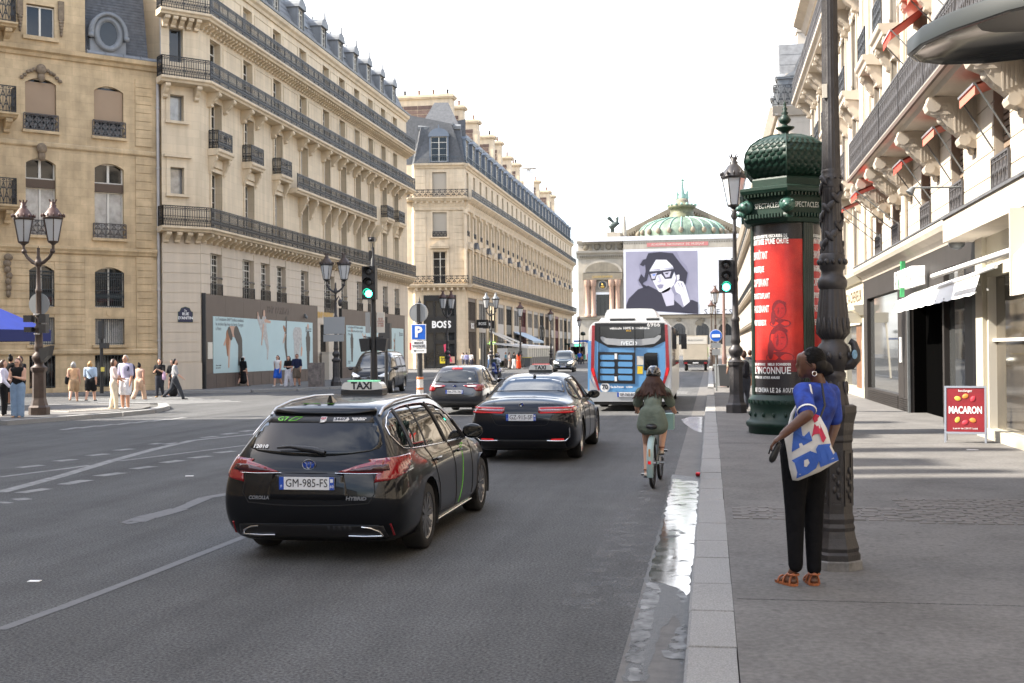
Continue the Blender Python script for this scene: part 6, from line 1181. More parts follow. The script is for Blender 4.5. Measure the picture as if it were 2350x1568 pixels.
pg = G(233.5, 903, .12); p3 = thing('traffic_signal', 'thin dark signal post before the tan building', 'traffic signal', (pg.x, pg.y, .12)); MB().tube([(0, 0, 0), (0, 0, 2.9), (.05, 0, 3.2), (.1, 0, 3.4)], [.09, .07, .06, .05]).obj('pole', BLACKM, p3); MB().box(-.02, .3, -.15, .15, 2.05, 2.3).box(-.1, .1, -.12, .12, 2.5, 3.3).obj('signal_head', BLACKM, p3); ub('notice', mat('yellow_tag', (.6, .5, .1), .6), p3, .05, .2, -.16, -.1, 1.0, 1.2)
# small signs and bins on the right pavement
s4 = thing('bus_lane_sign', 'round blue mandatory sign with small plates on the right pavement', 'sign', (AY(1643, 772, 50).x, 50, KH)); MB().tube([(0, 0, 0), (0, 0, 2.6)], .035).obj('post', GREYM, s4); MB().prism([(.24*math.cos(k*PI/14), 2.32 + .24*math.sin(k*PI/14)) for k in range(28)], -.06, -.04).obj('disc', BLUE_S, s4); MB().prism([(.26*math.cos(k*PI/14), 2.32 + .26*math.sin(k*PI/14)) for k in range(28)], -.04, -.03).obj('rim', WHITE, s4); MB().box(-.17, .17, -.07, -.062, 2.25, 2.38).obj('bus_symbol', WHITE, s4); MB().box(-.2, .2, -.05, -.03, 1.8, 2.02).box(-.17, .17, -.05, -.03, 1.5, 1.76).obj('plate', SIGNG, s4)
s5 = thing('traffic_signal', 'pinkish brown signal mast with grey box beyond the signal lamp', 'traffic signal', (AY(1662, 800, 56).x, 56, KH)); MB().lathe([(.2, 0), (.2, .5), (.12, .7), (.1, 1.2), (.13, 1.3), (.09, 1.5), (.07, 2), (.06, 4.4)], seg=12).obj('mast', mat('pinkish_mast_paint', (.20, .12, .10), .5), s5); MB().box(.05, .35, -.15, .15, 1.9, 2.4).obj('control_box', GREYM, s5)
def wheelie(x, y, label, rot=0, lid=GREYM, body=mat('bin_grey', (.10, .105, .11), .5)):
    t = thing('wheelie_bin', label, 'bin', (x, y, KH), rot, group='wheelie bins on the pavement'); MB().add([(-.26, -.3, .08), (.26, -.3, .08), (.26, .25, .08), (-.26, .25, .08), (-.34, -.38, 1.0), (.34, -.38, 1.0), (.34, .36, 1.0), (-.34, .36, 1.0)], [(0, 3, 2, 1), (0, 1, 5, 4), (1, 2, 6, 5), (2, 3, 7, 6), (3, 0, 4, 7), (4, 5, 6, 7)]).obj('body', body, t)
    MB().box(-.37, .37, -.41, .38, 1.0, 1.06).box(-.3, .3, .38, .44, .98, 1.02).obj('lid', lid, t)
    for s in (-1, 1): MB().lathe([(.0, -.03), (.11, -.03), (.11, .03), (0, .03)], seg=14).obj('wheel', RUBBER, t, loc=(s*.3, .25, .11), rot=(0, PI/2, 0))
gb = G(1660, 890, KH); wheelie(gb.x, gb.y, 'grey wheelie bin standing beside the signal lamp on the right pavement', .3)
wheelie(-20.6, 128.2, 'left yellow-lidded bin at the corner of the terrace tent', 0, mat('bin_yellow', (.6, .5, .05), .5)); wheelie(-19.8, 128.0, 'right yellow-lidded bin at the corner of the terrace tent', 0, mat('bin_yellow', (.6, .5, .05), .5))
MB().box(-.35, .35, -.3, .3, 0, 1.25).box(-.3, .3, -.32, -.3, .1, 1.15).obj('street_cabinet', mat('posted_cabinet', (.13, .11, .10), .7, var=.4, scale=6), None, loc=(-20.3, 58.9, .12), label='low brown cabinet at the foot of the hoarding lamp', cat='cabinet')
cbk = thing('sign_back', 'pair of grey sign backs strapped to the hoarding lamp', 'sign', (-19.55, 59.8, .12)); MB().box(-.6, .55, -.12, -.09, 2.75, 3.65).obj('upper_plate', SIGNG, cbk); MB().box(-.62, .5, -.12, -.09, 2.35, 2.72).obj('lower_plate', SIGNG, cbk)
MB().tube([(0, 0, 4.4), (.2, 0, 4.75), (.28, 0, 4.6)], .03).ball((.28, 0, 4.4), (.12, .12, .2)).obj('hanging_bell', CAST, cbk)
# A-board
ab = thing('pavement_sign', 'red macaron poster board on a metal A-frame', 'sign', (4.62, 22.75, KH), math.radians(-14)); t_ = math.radians(9)
fr_ = MB().box(-.42, -.38, -.03, 0, .18, 1.16).box(.38, .42, -.03, 0, .18, 1.16).box(-.38, .38, -.03, 0, 1.12, 1.16).box(-.38, .38, -.03, 0, .18, .22)
f0 = fr_.obj('frame', ALU, ab, rot=(-t_, 0, 0), loc=(0, -.2, 0)); MB().box(-.38, .38, -.02, -.01, .22, 1.12).obj('poster', mat('macaron_red', (.20, .008, .013), .45, var=.15, scale=4), f0); text('lettering', 'MACARON', .2, LTXT, f0, (0, -.024, .66), bold=.006, width=.66); text('lettering', 'boulanger', .07, LTXT, f0, (0, -.024, 1.06)); text('lettering', "à partir de 2,50 € l'unité", .05, LTXT, f0, (0, -.024, .29))
for i in range(10):
    a = 2*PI*i/10 + .3
    if abs(math.sin(a)) < .45: continue
    c_ = mat(['mac_yellow', 'mac_red', 'mac_orange'][i % 3], [(.62, .40, .06), (.45, .03, .05), (.62, .22, .04)][i % 3], .5)
    MB().lathe([(0, -.004), (.065, -.004), (.07, .0), (.06, .004), (0, .006)], seg=12, sq=lambda q: 1 - .3*abs(math.sin(q))).obj('printed_macaron', c_, f0, loc=(.26*math.cos(a), -.026, .68 + .27*math.sin(a)), rot=(PI/2, a + 1.2, 0))
for x in (-.4, .4): MB().box(x - .02, x + .02, -.025, -.005, 0, .2).obj('leg', ALU, f0); MB().bar((x, -.02, 1.14), (x, .36, 0), .035).obj('leg', ALU, ab)
ab.scale = (.86, .86, .9)
# blue market parasol at the left edge
ap = thing('blue_parasol', 'blue fabric awning roof at the left edge above waiting people', 'awning', (-24.85, 35.8, .12), math.radians(-8)); BLU = mat('royal_blue_fabric', (.008, .03, .27), .75, var=.1, scale=2); BLUD = mat('royal_blue_valance', (.006, .014, .10), .75)
zc_ = 2.62; MB().add([(-3, -1.8, zc_), (2.25, -1.8, zc_), (2.25, 1.8, zc_), (-3, 1.8, zc_), (-.4, 0, zc_ + 1.5)], [(0, 1, 4), (1, 2, 4), (2, 3, 4), (3, 0, 4)]).obj('canopy', BLU, ap)
for a, b, c, d in ((-3, 2.25, -1.82, -1.79), (2.22, 2.25, -1.79, 1.8), (-3, 2.25, 1.8, 1.82)): ub('valance', BLUD, ap, a, b, c, d, zc_ - .38, zc_)
for x, y in ((-2.9, -1.7), (-2.9, 1.7), (-1.6, 1.7)): ub('post', ALU, ap, x - .03, x + .03, y - .03, y + .03, 0, zc_)
text('lettering', 'PARIS', .25, LTXT, ap, (-1.5, -1.83, zc_ - .2), bold=.006)
# litter
MB().lathe([(0, 0), (.026, .002), (.033, .012), (.033, .10), (.027, .115), (0, .117)], seg=12).obj('drink_can', [mat('can_red', (.5, .02, .03), .3, metal=.5)], None, loc=(*G(*c7(606, 425))[:2], .037), rot=(PI/2, .3, 1.2), label='crushed red drink can lying in the gutter', cat='can')
for x, y, s_, l in ((184, 1258, .05, 'white scrap of paper alone on the asphalt at left'), (1012, 694, .06, 'small white scrap on the road left of the taxi')): MB().box(-s_, s_, -s_*.6, s_*.6, 0, .006).obj('paper_scrap', WHITE, None, loc=(*G(*c8(x, y))[:2], .005), rot=random.random(), label=l, cat='litter')
g_ = G(2232, 1033, KH); MB().box(-.09, .09, -.05, .05, 0, .006).obj('paper_scrap', WHITE, None, loc=(g_.x, g_.y, KH + .001), label='white scrap of paper near the macaron board', cat='litter')
# metro entrance, shelter and far street furniture on the left pavement
for y, l in ((196, 'dark green kiosk at the far end of the left pavement'), ):
    k = thing('newspaper_kiosk', l, 'kiosk', (-22.0, y, .12)); MB().box(-1.4, 1.4, -1.4, 1.4, 0, 2.7).obj('cabin', GRND, k); MB().box(-1.8, 1.8, -1.8, 1.8, 2.7, 2.95).obj('roof', GRN, k); ub('panel', mat('kiosk_orange', (.45, .16, .05), .6), k, -1.2, 1.2, -1.45, -1.4, 1.5, 2.3)
for y, l in ((186, 'nearer blue street name blade on a green post far left'), (205, 'farther blue street name blade on a green post far left')):
    k = thing('direction_sign', l, 'sign', (-19.9, y, .12)); MB().tube([(0, 0, 0), (0, 0, 4.2)], .06).obj('post', GRND, k); MB().box(-1.5, 1.5, -.03, .03, 3.1, 3.4).obj('blade', BLUE_S, k); MB().lathe([(0, 0), (.4, .1), (.4, .5), (0, .7)], (0, 0, 4.1), 10).obj('head', GRND, k)
gl = thing('shop_glasses_sign', 'oversized spectacles sign on the far shop front', 'sign', (-24.9, 175, 4.6), PI/2)
for sx in (-1, 1): MB().lathe([(.9, -.05), (1.1, -.05), (1.1, .05), (.9, .05), (.9, -.05)], (0, 0, 0), 16, cap=False).obj('rim', BLACKM, gl, loc=(sx*1.4, 0, 0), rot=(PI/2, 0, 0))
ub('bridge', BLACKM, gl, -.4, .4, -.06, .06, .2, .4)
# ---------------------------------------------------------------- vehicles; local y runs from the rear bumper (0) to the front
PBLACK = mat('black_car_paint', (.005, .0055, .007), .3, spec=.1, coat=.6); PNAVY = mat('blue_black_car_paint', (.006, .007, .011), .3, spec=.1, coat=.65); PGREYC = mat('dark_grey_car_paint', (.045, .047, .055), .28, metal=.55, coat=1.0); PGREEN = mat('green_black_car_paint', (.008, .012, .011), .22, coat=1.0)
GLS = mat('tinted_car_glass', (.005, .006, .007), .02, spec=.5); GLSL = mat('clear_car_glass', (.022, .025, .027), .02, spec=.8)
LRED = mat('red_tail_lamp', (.20, .004, .007), .12, spec=.7, coat=.6); LREDB = mat('bright_tail_lamp', (.42, .008, .010), .2, emit=.25); LDK = mat('smoked_lamp', (.05, .012, .014), .1, spec=.7); LWHT = mat('head_lamp_glass', (.62, .64, .66), .08, spec=.8); LON = mat('lit_head_lamp', (.9, .88, .75), .3, emit=2.5)
PLATE = mat('plate_white', (.66, .67, .69), .35); PLB = mat('plate_blue', (.01, .06, .36), .35); GAP = mat('panel_gap', (.002, .002, .002), .7); LIME = mat('lime_film', (.16, .55, .05), .4)
def chaikin(P, n=1):
    for _ in range(n): P = [q for a, b in zip(P, P[1:] + P[:1]) for q in ((a[0]*.75 + b[0]*.25, a[1]*.75 + b[1]*.25), (a[0]*.25 + b[0]*.75, a[1]*.25 + b[1]*.75))]
    return P
class Car:
    def __init__(s, name, label, stations, loc, rot, paint, axles, rad, cat='car', arch=.06, sub=3, crown=.03, bulge=.05, group=None):
        s.t = thing(name, label, cat, loc, rot, group); V = []; idx = {}
        def vid(x, y, z):
            k = (round(x, 4), round(y, 4), round(z, 4))
            if k not in idx: idx[k] = len(V); V.append((x, y, z))
            return idx[k]
        rings = []
        for st in stations:
            ya, za, wa = st; P = [(0, ya[0], za[0]), (wa[0]*.55, ya[0], za[0]), (wa[0], ya[0], za[0]), (wa[1], ya[1], za[1]), (wa[2], ya[2], za[2]), (wa[3], ya[3], za[3]), (wa[4], ya[4], za[4]), (wa[4]*.55, ya[4], za[4] + crown*.75), (0, ya[4], za[4] + crown)]
            rings.append(P)
        F = []
        for sgn in (1, -1):
            def q(*pts):
                ids = [vid(p[0]*sgn, p[1], p[2]) for p in pts]
                ids = [i for n, i in enumerate(ids) if i not in ids[:n]]
                if len(ids) > 2: F.append(ids if sgn > 0 else ids[::-1])
            for r0, r1 in zip(rings[:-1], rings[1:]):
                for j in range(8): q(r0[j], r1[j], r1[j + 1], r0[j + 1])
            for r, fl, bz in ((rings[0], 1, -bulge), (rings[-1], 0, bulge)):
                rows = [[r[0], r[1], r[2]]] + [[(0, r[j][1] + bz, r[j][2]), (r[j][0]*.55, r[j][1] + bz*.8, r[j][2]), r[j]] for j in (3, 4, 5)] + [[r[8], r[7], r[6]]]
                for a, b in zip(rows[:-1], rows[1:]):
                    for c in range(2):
                        Q = (a[c], a[c + 1], b[c + 1], b[c]); q(*(Q if fl else Q[::-1]))
        me = bpy.data.meshes.new('body'); me.from_pydata(V, [], F); tmp = bpy.data.objects.new('tmp', me); COL.objects.link(tmp); md = tmp.modifiers.new('s', 'SUBSURF'); md.levels = sub; md.render_levels = sub
        dg = bpy.context.evaluated_depsgraph_get(); dg.update(); ev = bpy.data.meshes.new_from_object(tmp.evaluated_get(dg)); bpy.data.objects.remove(tmp)
        bm = bmesh.new(); bm.from_mesh(ev); bmesh.ops.recalc_face_normals(bm, faces=bm.faces[:]); s.bvh = BVHTree.FromBMesh(bm); s.axles, s.rad = axles, rad; R = rad + arch
        wmax = max(v.co.x for v in bm.verts)
        def ins(c): return abs(c.x) > wmax*.62 and any((c.y - a)**2 + (c.z - rad)**2 < R*R for a in axles)
        dele = [f for f in bm.faces if ins(f.calc_center_median())]; keep_edge = {v for f in dele for v in f.verts}
        bmesh.ops.delete(bm, geom=dele, context='FACES')
        for v in keep_edge:
            if v.is_valid and v.is_boundary:
                a = min(axles, key=lambda a: abs(v.co.y - a)); d = Vector((v.co.y - a, v.co.z - rad))
                if d.length > 1e-3 and v.co.z > .22 and abs(v.co.x) > wmax*.6: d = d.normalized()*R; v.co.y, v.co.z = a + d.x, rad + d.y
        for f in bm.faces: f.smooth = True
        bm.to_mesh(ev); bm.free(); ev.materials.clear(); ev.materials.append(paint); s.body = put('body', ev, s.t); s.w = wmax
        for a in axles:
            for sg in (1, -1):
                n = 20; vs = []
                for k in range(n + 1): th = -.35 + (PI + .7)*k/n; vs += [(sg*(wmax - .02), a + R*math.cos(th), rad + R*math.sin(th)), (sg*(wmax - .42), a + R*math.cos(th), rad + R*math.sin(th))]
                vs += [(sg*(wmax - .42), a, rad)]; c = len(vs) - 1
                MB().add(vs, [(2*k, 2*k + 1, 2*k + 3, 2*k + 2) for k in range(n)] + [(2*k + 1, c, 2*k + 3) for k in range(n)]).obj('wheel_arch', BLACKM, s.t)
    def hit(s, p, view):
        if view[:2] == 'c_':                      # seen square on to the rear corner
            g = 1 if view == 'c_right' else -1; o = Vector((g*(.80 + .707*p[0] + 2.1), .1 + .707*p[0] - 2.1, p[1])); d = Vector((-g*.707, .707, 0)); h, n, _, _ = s.bvh.ray_cast(o, d)
            if h is None: h, n, _, _ = s.bvh.find_nearest(o + d*3)
            return h, (-n if n.dot(d) > 0 else n)
        o, d = {'rear': ((p[0], -4, p[1]), (0, 1, 0)), 'front': ((p[0], 9, p[1]), (0, -1, 0)), 'right': ((4, p[0], p[1]), (-1, 0, 0)), 'left': ((-4, p[0], p[1]), (1, 0, 0)), 'top': ((p[0], p[1], 5), (0, 0, -1))}[view]
        h, n, _, _ = s.bvh.ray_cast(Vector(o), Vector(d))
        if h is None:
            h, n, _, _ = s.bvh.find_nearest(Vector({'rear': (p[0], .1, p[1]), 'front': (p[0], 4.4, p[1]), 'right': (s.w, p[0], p[1]), 'left': (-s.w, p[0], p[1]), 'top': (p[0], p[1], 1.5)}[view]))
        if n.dot(Vector(d)) > 0: n = -n
        return h, n
    def patch(s, name, P, m, view='rear', off=.004, res=.05, sm=0, mirror=False, parent=None):
        if sm: P = chaikin(P, sm)
        E = [];
        for a, b in zip(P, P[1:] + P[:1]):
            n = max(1, int(math.dist(a, b)/res)); E += [(a[0] + (b[0] - a[0])*i/n, a[1] + (b[1] - a[1])*i/n) for i in range(n)]
        xs = [p[0] for p in E]; zs = [p[1] for p in E]; ins = []
        x = min(xs) + res
        while x < max(xs):
            z = min(zs) + res
            while z < max(zs):
                c = False; j = len(E) - 1
                for i in range(len(E)):
                    if (E[i][1] > z) != (E[j][1] > z) and x < (E[j][0] - E[i][0])*(z - E[i][1])/(E[j][1] - E[i][1]) + E[i][0]: c = not c
                    j = i
                if c: ins.append((x, z))
                z += res
            x += res
        n = len(E); vs, _, fs, _, _, _ = delaunay_2d_cdt([Vector(p) for p in E + ins], [], [list(range(n))], 1, 1e-5)
        out = []
        for mir in ((False, True) if mirror else (False,)):
            vw = {'right': 'left', 'left': 'right', 'c_right': 'c_left'}.get(view, view) if mir else view; pts = []; und = []
            for v in vs:
                p = (-v.x, v.y) if mir and view in ('rear', 'front', 'top') else (v.x, v.y); h, nr = s.hit(p, vw); pts.append(h + nr*off); und.append(h - nr*.006)
            mb = MB(); mb.add(pts, [tuple(f) for f in fs], 0, True)
            cnt = {}
            for f in fs:
                for a, b in zip(f, list(f[1:]) + [f[0]]): cnt[(min(a, b), max(a, b))] = cnt.get((min(a, b), max(a, b)), 0) + 1
            be = [e for e, c in cnt.items() if c == 1]; o = len(pts); mb.add(pts + und, [(a, b, b + o, a + o) for a, b in be], 0, False)
            ob = mb.obj(name, m, parent or s.t); bm = bmesh.new(); bm.from_mesh(ob.data); bmesh.ops.remove_doubles(bm, verts=bm.verts[:], dist=1e-5); bmesh.ops.recalc_face_normals(bm, faces=bm.faces[:])
            tf = [f for f in bm.faces if f.smooth]
            if tf:
                d = Vector({'rear': (0, 1, 0), 'front': (0, -1, 0), 'right': (-1, 0, 0), 'left': (1, 0, 0), 'top': (0, 0, -1), 'c_right': (-1, 1, 0), 'c_left': (1, 1, 0)}[vw]); a = sum(f.normal.dot(d)*f.calc_area() for f in tf)
                if a > 0: bmesh.ops.reverse_faces(bm, faces=bm.faces[:])
            bm.to_mesh(ob.data); bm.free(); out.append(ob)
        return out
    def line(s, name, P, w, m=GAP, view='rear', off=.002, mirror=False, close=False, r=None):
        """thin raised tube or gap line following the skin"""
        for mir in ((False, True) if mirror else (False,)):
            vw = {'right': 'left', 'left': 'right'}.get(view, view) if mir else view; pts = []
            Q = P + P[:1] if close else P
            for a, b in zip(Q[:-1], Q[1:]):
                n = max(1, int(math.dist(a, b)/.06))
                for i in range(n): p = (a[0] + (b[0] - a[0])*i/n, a[1] + (b[1] - a[1])*i/n); p = (-p[0], p[1]) if mir and view in ('rear', 'front', 'top') else p; h, nr = s.hit(p, vw); pts.append(h + nr*off)
            p = Q[-1]; p = (-p[0], p[1]) if mir and view in ('rear', 'front', 'top') else p; h, nr = s.hit(p, vw); pts.append(h + nr*off); MB().tube(pts, w/2, 6).obj(name, m, s.t)
    def wheels(s, spokes=10, rimm=None, dark=None, twin=True, width=.21, dirs=1):
        rad = s.rad; w = width/2; rimm = rimm or ALU; rr = rad*.70
        ty = MB().lathe([(rr, -w), (rad*.93, -w*1.02), (rad*.985, -w*.8), (rad, -w*.5), (rad, w*.5), (rad*.985, w*.8), (rad*.93, w*1.02), (rr, w)], seg=36, cap=False).mesh('tyre', RUBBER)
        rm = MB().lathe([(rr, -w*.9), (rr*.93, -w*.8), (rr*.9, w*.6), (rr*.96, w*.92), (rr*1.01, w*.95)], seg=32, cap=False); rm.lathe([(0, w*.75), (rr*.16, w*.78), (rr*.18, w*.6)], seg=14)
        for k in range(spokes):
            a = 2*PI*k/spokes
            for d in ((-.10, .10) if twin else (0,)):
                c0, c1 = Vector((math.cos(a), math.sin(a))), Vector((math.cos(a + d), math.sin(a + d))); rm.bar((c0.x*rr*.1, c0.y*rr*.1, w*.66), (c1.x*rr*.97, c1.y*rr*.97, w*.78), rr*(.10 if twin else .17), .025)
        rme = rm.mesh('rim', rimm); bk = MB().lathe([(0, -w*.1), (rr*.92, -w*.1), (rr*.92, 0)], seg=20).mesh('brake_disc', BLACKM)
        for a in s.axles:
            for sg in (1, -1):
                e = thing('wheel', None, None, (sg*(s.w - w - .035), a, rad), 0, parent=s.t); e.rotation_mode = 'ZYX'; e.rotation_euler = (0, sg*PI/2, random.random())
                put('tyre', ty, e); put('rim', rme, e); put('brake_disc', bk, e)
    def plate(s, z, w, h, txt, view='rear', x=0, dep='75'):
        hp, n = s.hit((x, z), view); t_ = thing('number_plate', None, None, hp + Vector((0, -.02 if view == 'rear' else .02, 0)), 0 if view == 'rear' else PI, parent=s.t)
        ub('plate', PLATE, t_, -w/2, w/2, -.006, .006, -h/2, h/2); ub('blue_band', PLB, t_, -w/2, -w/2 + .045, -.008, 0, -h/2, h/2); ub('blue_band', PLB, t_, w/2 - .045, w/2, -.008, 0, -h/2, h/2)
        text('lettering', txt, h*.92, DTXT, t_, (0, -.009, .0), width=w*.76, depth=.001); text('lettering', 'F', h*.3, LTXT, t_, (-w/2 + .022, -.010, -h*.25), depth=.001); text('lettering', dep, h*.32, LTXT, t_, (w/2 - .022, -.010, -h*.25), depth=.001)
        ub('department_crest', PLATE, t_, w/2 - .036, w/2 - .009, -.0095, 0, h*.08, h*.36); return t_
    def taxi_sign(s, y, w=.5, red=False, h=.15):
        hp, n = s.hit((0, y), 'top'); t_ = thing('taxi_sign', None, None, hp, 0, parent=s.t); W = mat('taxi_sign_white', (.62, .63, .61), .3)
        MB().box(-w/2, w/2, -.09, .09, -.01, .045).obj('base', BLACKG, t_); P = [(-w/2, .045), (-w/2 + .01, .10), (-w/2 + .05, h), (w/2 - .05, h), (w/2 - .01, .10), (w/2, .045)]; MB().prism(chaikin(P, 1), -.085, .085).obj('shell', W, t_)
        MB().box(-w*.36, w*.36, -.06, .06, h*1.0, h*1.0 + .012).obj('light_strip', mat('taxi_red_light', (.6, .06, .05), .3, emit=.2) if red else mat('taxi_green_light', (.2, .6, .35), .3, emit=.15), t_); text('lettering', 'TAXI', .105, DTXT, t_, (0, -.088, .088), bold=.004, width=w*.5, depth=.001)
    def mirror(s, y, z, out=.12, m=None, view='right'):
        for sg in (1, -1):
            h, n = s.hit((y, z), 'right' if sg > 0 else 'left'); e = MB().box(0, .1, -.03, .03, -.015, .015).obj('mirror_arm', BLACKG, s.t, loc=h, rot=0 if sg > 0 else PI)
            c = Vector((h.x + sg*out, h.y - .02, h.z + .05)); mb = MB().ball((0, 0, 0), (.125, .075, .085), seg=14, rings=10); mb.v = [(x, max(q, -.035), zz) for x, q, zz in mb.v]; o = mb.obj('mirror', m or BLACKG, s.t, loc=c); MB().prism(chaikin([(-.1, -.06), (.1, -.06), (.11, .05), (-.08, .06)], 1), -.037, -.0355).obj('mirror_glass', GLS, o)
    def badge(s, x, z, r, view='rear', kind='rings', m=mat('badge_silver', (.72, .73, .75), .25, metal=.6)):
        h, n = s.hit((x, z), view); sg = -1 if view == 'rear' else 1; e = thing('badge', None, None, h + Vector((0, sg*.012, 0)), 0, parent=s.t); e.rotation_euler = (PI/2, 0, 0)
        def ring(a, b, t, rx=0, ry=0): MB().lathe([(1 - t, -.004), (1, 0), (1 - t, .006), (1 - t, -.004)], seg=28, cap=False).obj('ring', m, e, loc=(rx, ry, .004), scale=(a, b, 1))
        MB().lathe([(0, .002), (r*.97, .002), (r*.97, -.01)], seg=24).obj('disc', PLB if kind == 'rings' else BLACKG, e, scale=(1, .72 if kind == 'rings' else 1, 1)); ring(r*1.02, r*.74 if kind == 'rings' else r*1.02, .12)
        if kind == 'rings': ring(r*.36, r*.70, .3); ring(r*.72, r*.28, .22, 0, r*.36)
        elif kind == 'star':
            for k in range(3): a = PI/2 + k*2*PI/3; MB().bar((0, 0, .008), (r*math.cos(a), r*math.sin(a), .008), r*.16).obj('ray', m, e)
        elif kind == 'quarters':
            for k in range(2): MB().box(0, r*.6, 0, r*.6, .003, .006).obj('quarter', WHITE if k else PLB, e, rot=k*PI)
st = lambda y, z, w: ((y,)*5 if not isinstance(y, tuple) else y, z, w)
# --- black estate taxi (nearest)
A = Car('estate_taxi', 'black estate taxi with roof sign nearest the camera', [
    st((.16, .0, .05, .13, .46), (.19, .46, .82, 1.0, 1.375), (.72, .83, .81, .72, .52)), st((.3, .16, .2, .28, .58), (.17, .46, .84, 1.01, 1.415), (.88, .935, .905, .785, .575)),
    st(1.0, (.15, .48, .86, 1.0, 1.455), (.905, .93, .91, .815, .61)), st(1.9, (.15, .48, .85, .965, 1.475), (.90, .91, .90, .82, .63)), st((2.6, 2.6, 2.6, 2.6, 2.5), (.15, .48, .84, .945, 1.455), (.90, .905, .89, .83, .655)),
    st((3.2, 3.2, 3.2, 3.15, 2.95), (.15, .48, .83, .93, 1.30), (.90, .905, .885, .82, .62)), st((3.65, 3.65, 3.65, 3.6, 3.55), (.15, .48, .82, .915, .98), (.90, .91, .87, .79, .60)), st((4.2, 4.3, 4.25, 4.2, 4.15), (.22, .48, .76, .84, .88), (.78, .87, .80, .72, .55)), st((4.55, 4.68, 4.62, 4.55, 4.5), (.25, .46, .66, .74, .78), (.60, .68, .62, .55, .45))],
    (-3.53, 9.98, 0), 0, PBLACK, (1.02, 3.70), .325)
A.wheels(10, mat('dark_alloy', (.30, .30, .31), .3, metal=.9)); A.mirror(3.02, .97, m=PBLACK)
A.patch('rear_window', [(-.63, 1.04), (-.3, .995), (0, .985), (.3, .995), (.63, 1.04), (.655, 1.1), (.52, 1.32), (.3, 1.34), (-.3, 1.34), (-.52, 1.32), (-.655, 1.1)], GLS, sm=1, off=.006); A.patch('window_band', [(-.53, 1.275), (.53, 1.275), (.49, 1.34), (-.49, 1.34)], BLACKG, off=.009)
A.patch('spoiler', [(-.53, 1.34), (.53, 1.34), (.47, 1.405), (-.47, 1.405)], PBLACK, off=.032, sm=1, res=.04)
A.patch('tail_lamp', [(.28, .845), (.45, .90), (.66, .955), (.70, .95), (.70, .84), (.5, .84)], LRED, mirror=True, off=.012); A.patch('tail_lamp', [(-.17, .955), (0, .968), (.18, .974), (.36, .978), (.33, .91), (.2, .84), (0, .785), (-.17, .755), (-.13, .85)], LRED, 'c_right', mirror=True, off=.011, res=.035)
A.patch('lamp_inner', [(.36, .855), (.62, .91), (.74, .91), (.76, .86), (.66, .85), (.5, .85)], LDK, mirror=True, off=.0145)
A.line('chrome_line', [(.26, .838), (.5, .833), (.66, .835)], .008, CHROME, mirror=True, off=.008)
A.plate(.75, .53, .115, 'GM-985-FS', dep='60'); A.patch('plate_recess', [(-.34, .84), (.34, .84), (.40, .60), (-.40, .60)], PBLACK, off=.0025)
for P in ([(-.60, .97), (-.62, .84), (-.64, .66), (-.58, .57), (-.3, .55), (0, .545), (.3, .55), (.58, .57), (.64, .66), (.62, .84), (.60, .97)],): A.line('tailgate_gap', P, .009)
A.badge(.0, .915, .066); 
for x, t_, w in ((-.47, 'COROLLA', .20), (.47, 'HYBRID', .20)): h, n = A.hit((x, .615), 'rear'); text('badge_lettering', t_, .045, CHROME, A.t, h + Vector((0, -.012, 0)), width=w, bold=.002, shear=.15)
A.patch('lower_bumper', [(-.70, .36), (.70, .36), (.74, .20), (-.74, .20)], BLACKG, off=.004); A.line('bumper_trim', [(.36, .265), (.5, .262), (.68, .268)], .022, CHROME, mirror=True, off=.012); A.line('bumper_trim', [(.68, .268), (.66, .31), (.58, .345), (.5, .355)], .018, CHROME, mirror=True, off=.012); A.line('bumper_fold', [(-.66, .365), (0, .372), (.66, .365)], .01, PBLACK, off=.004)
A.line('reflector', [(.775, .27), (.765, .38)], .022, LRED, mirror=True, off=.004)
h, n = A.hit((0, 1.02), 'rear'); MB().tube([(.13, -.02, .0), (.02, -.035, .03), (-.2, -.03, .055), (-.33, -.02, .045)], [.028, .03, .018, .012], 8).obj('rear_wiper', BLACKG, A.t, loc=h)
for txt, x, z, s_, m, w in (('G7', -.38, 1.302, .075, LIME, .11), ('3607', .20, 1.302, .045, DTXT, .12), ('12010', -.52, 1.06, .055, LTXT, .15), ('G7', .03, 1.307, .035, mat('g7_red', (.5, .05, .08), .5), .05), ('AFP', .03, 1.277, .022, LTXT, .05), ('Service clientèle\ntaxis abonnés', .38, 1.302, .02, LTXT, .14)):
    h, n = A.hit((x, z), 'rear'); text('window_sticker', txt, s_, m, A.t, h + n*.016, rot=(n.to_track_quat('Z', 'Y').to_euler().x, 0, 0) if 0 else (PI/2 - math.asin(max(-1, min(1, n.z))), 0, math.atan2(n.x, -n.y)), width=w, depth=.001, bold=.001)
A.patch('sticker', [(.0, 1.287), (.06, 1.287), (.06, 1.327), (.0, 1.327)], PLATE, off=.0115, res=.03); A.patch('sticker', [(.13, 1.285), (.27, 1.285), (.285, 1.302), (.27, 1.319), (.13, 1.319)], PLATE, off=.0115, res=.03); A.line('leaf_sticker', [(-.32, 1.288), (-.26, 1.322), (-.19, 1.322), (-.24, 1.292), (-.32, 1.288)], .008, LIME, off=.012)
SG_ = [(.36, 1.20), (.44, 1.04), (.60, 1.015), (1.2, .99), (2.1, .965), (2.85, .945), (3.16, .93), (2.95, 1.05), (2.62, 1.22), (2.3, 1.345), (1.9, 1.395), (1.4, 1.405), (.95, 1.39), (.6, 1.345)]
A.patch('side_window', chaikin(SG_, 1), GLS, 'right', mirror=True, off=.004, res=.06); A.line('window_trim', chaikin(SG_, 1), .014, CHROME, 'right', mirror=True, close=True, off=.006)
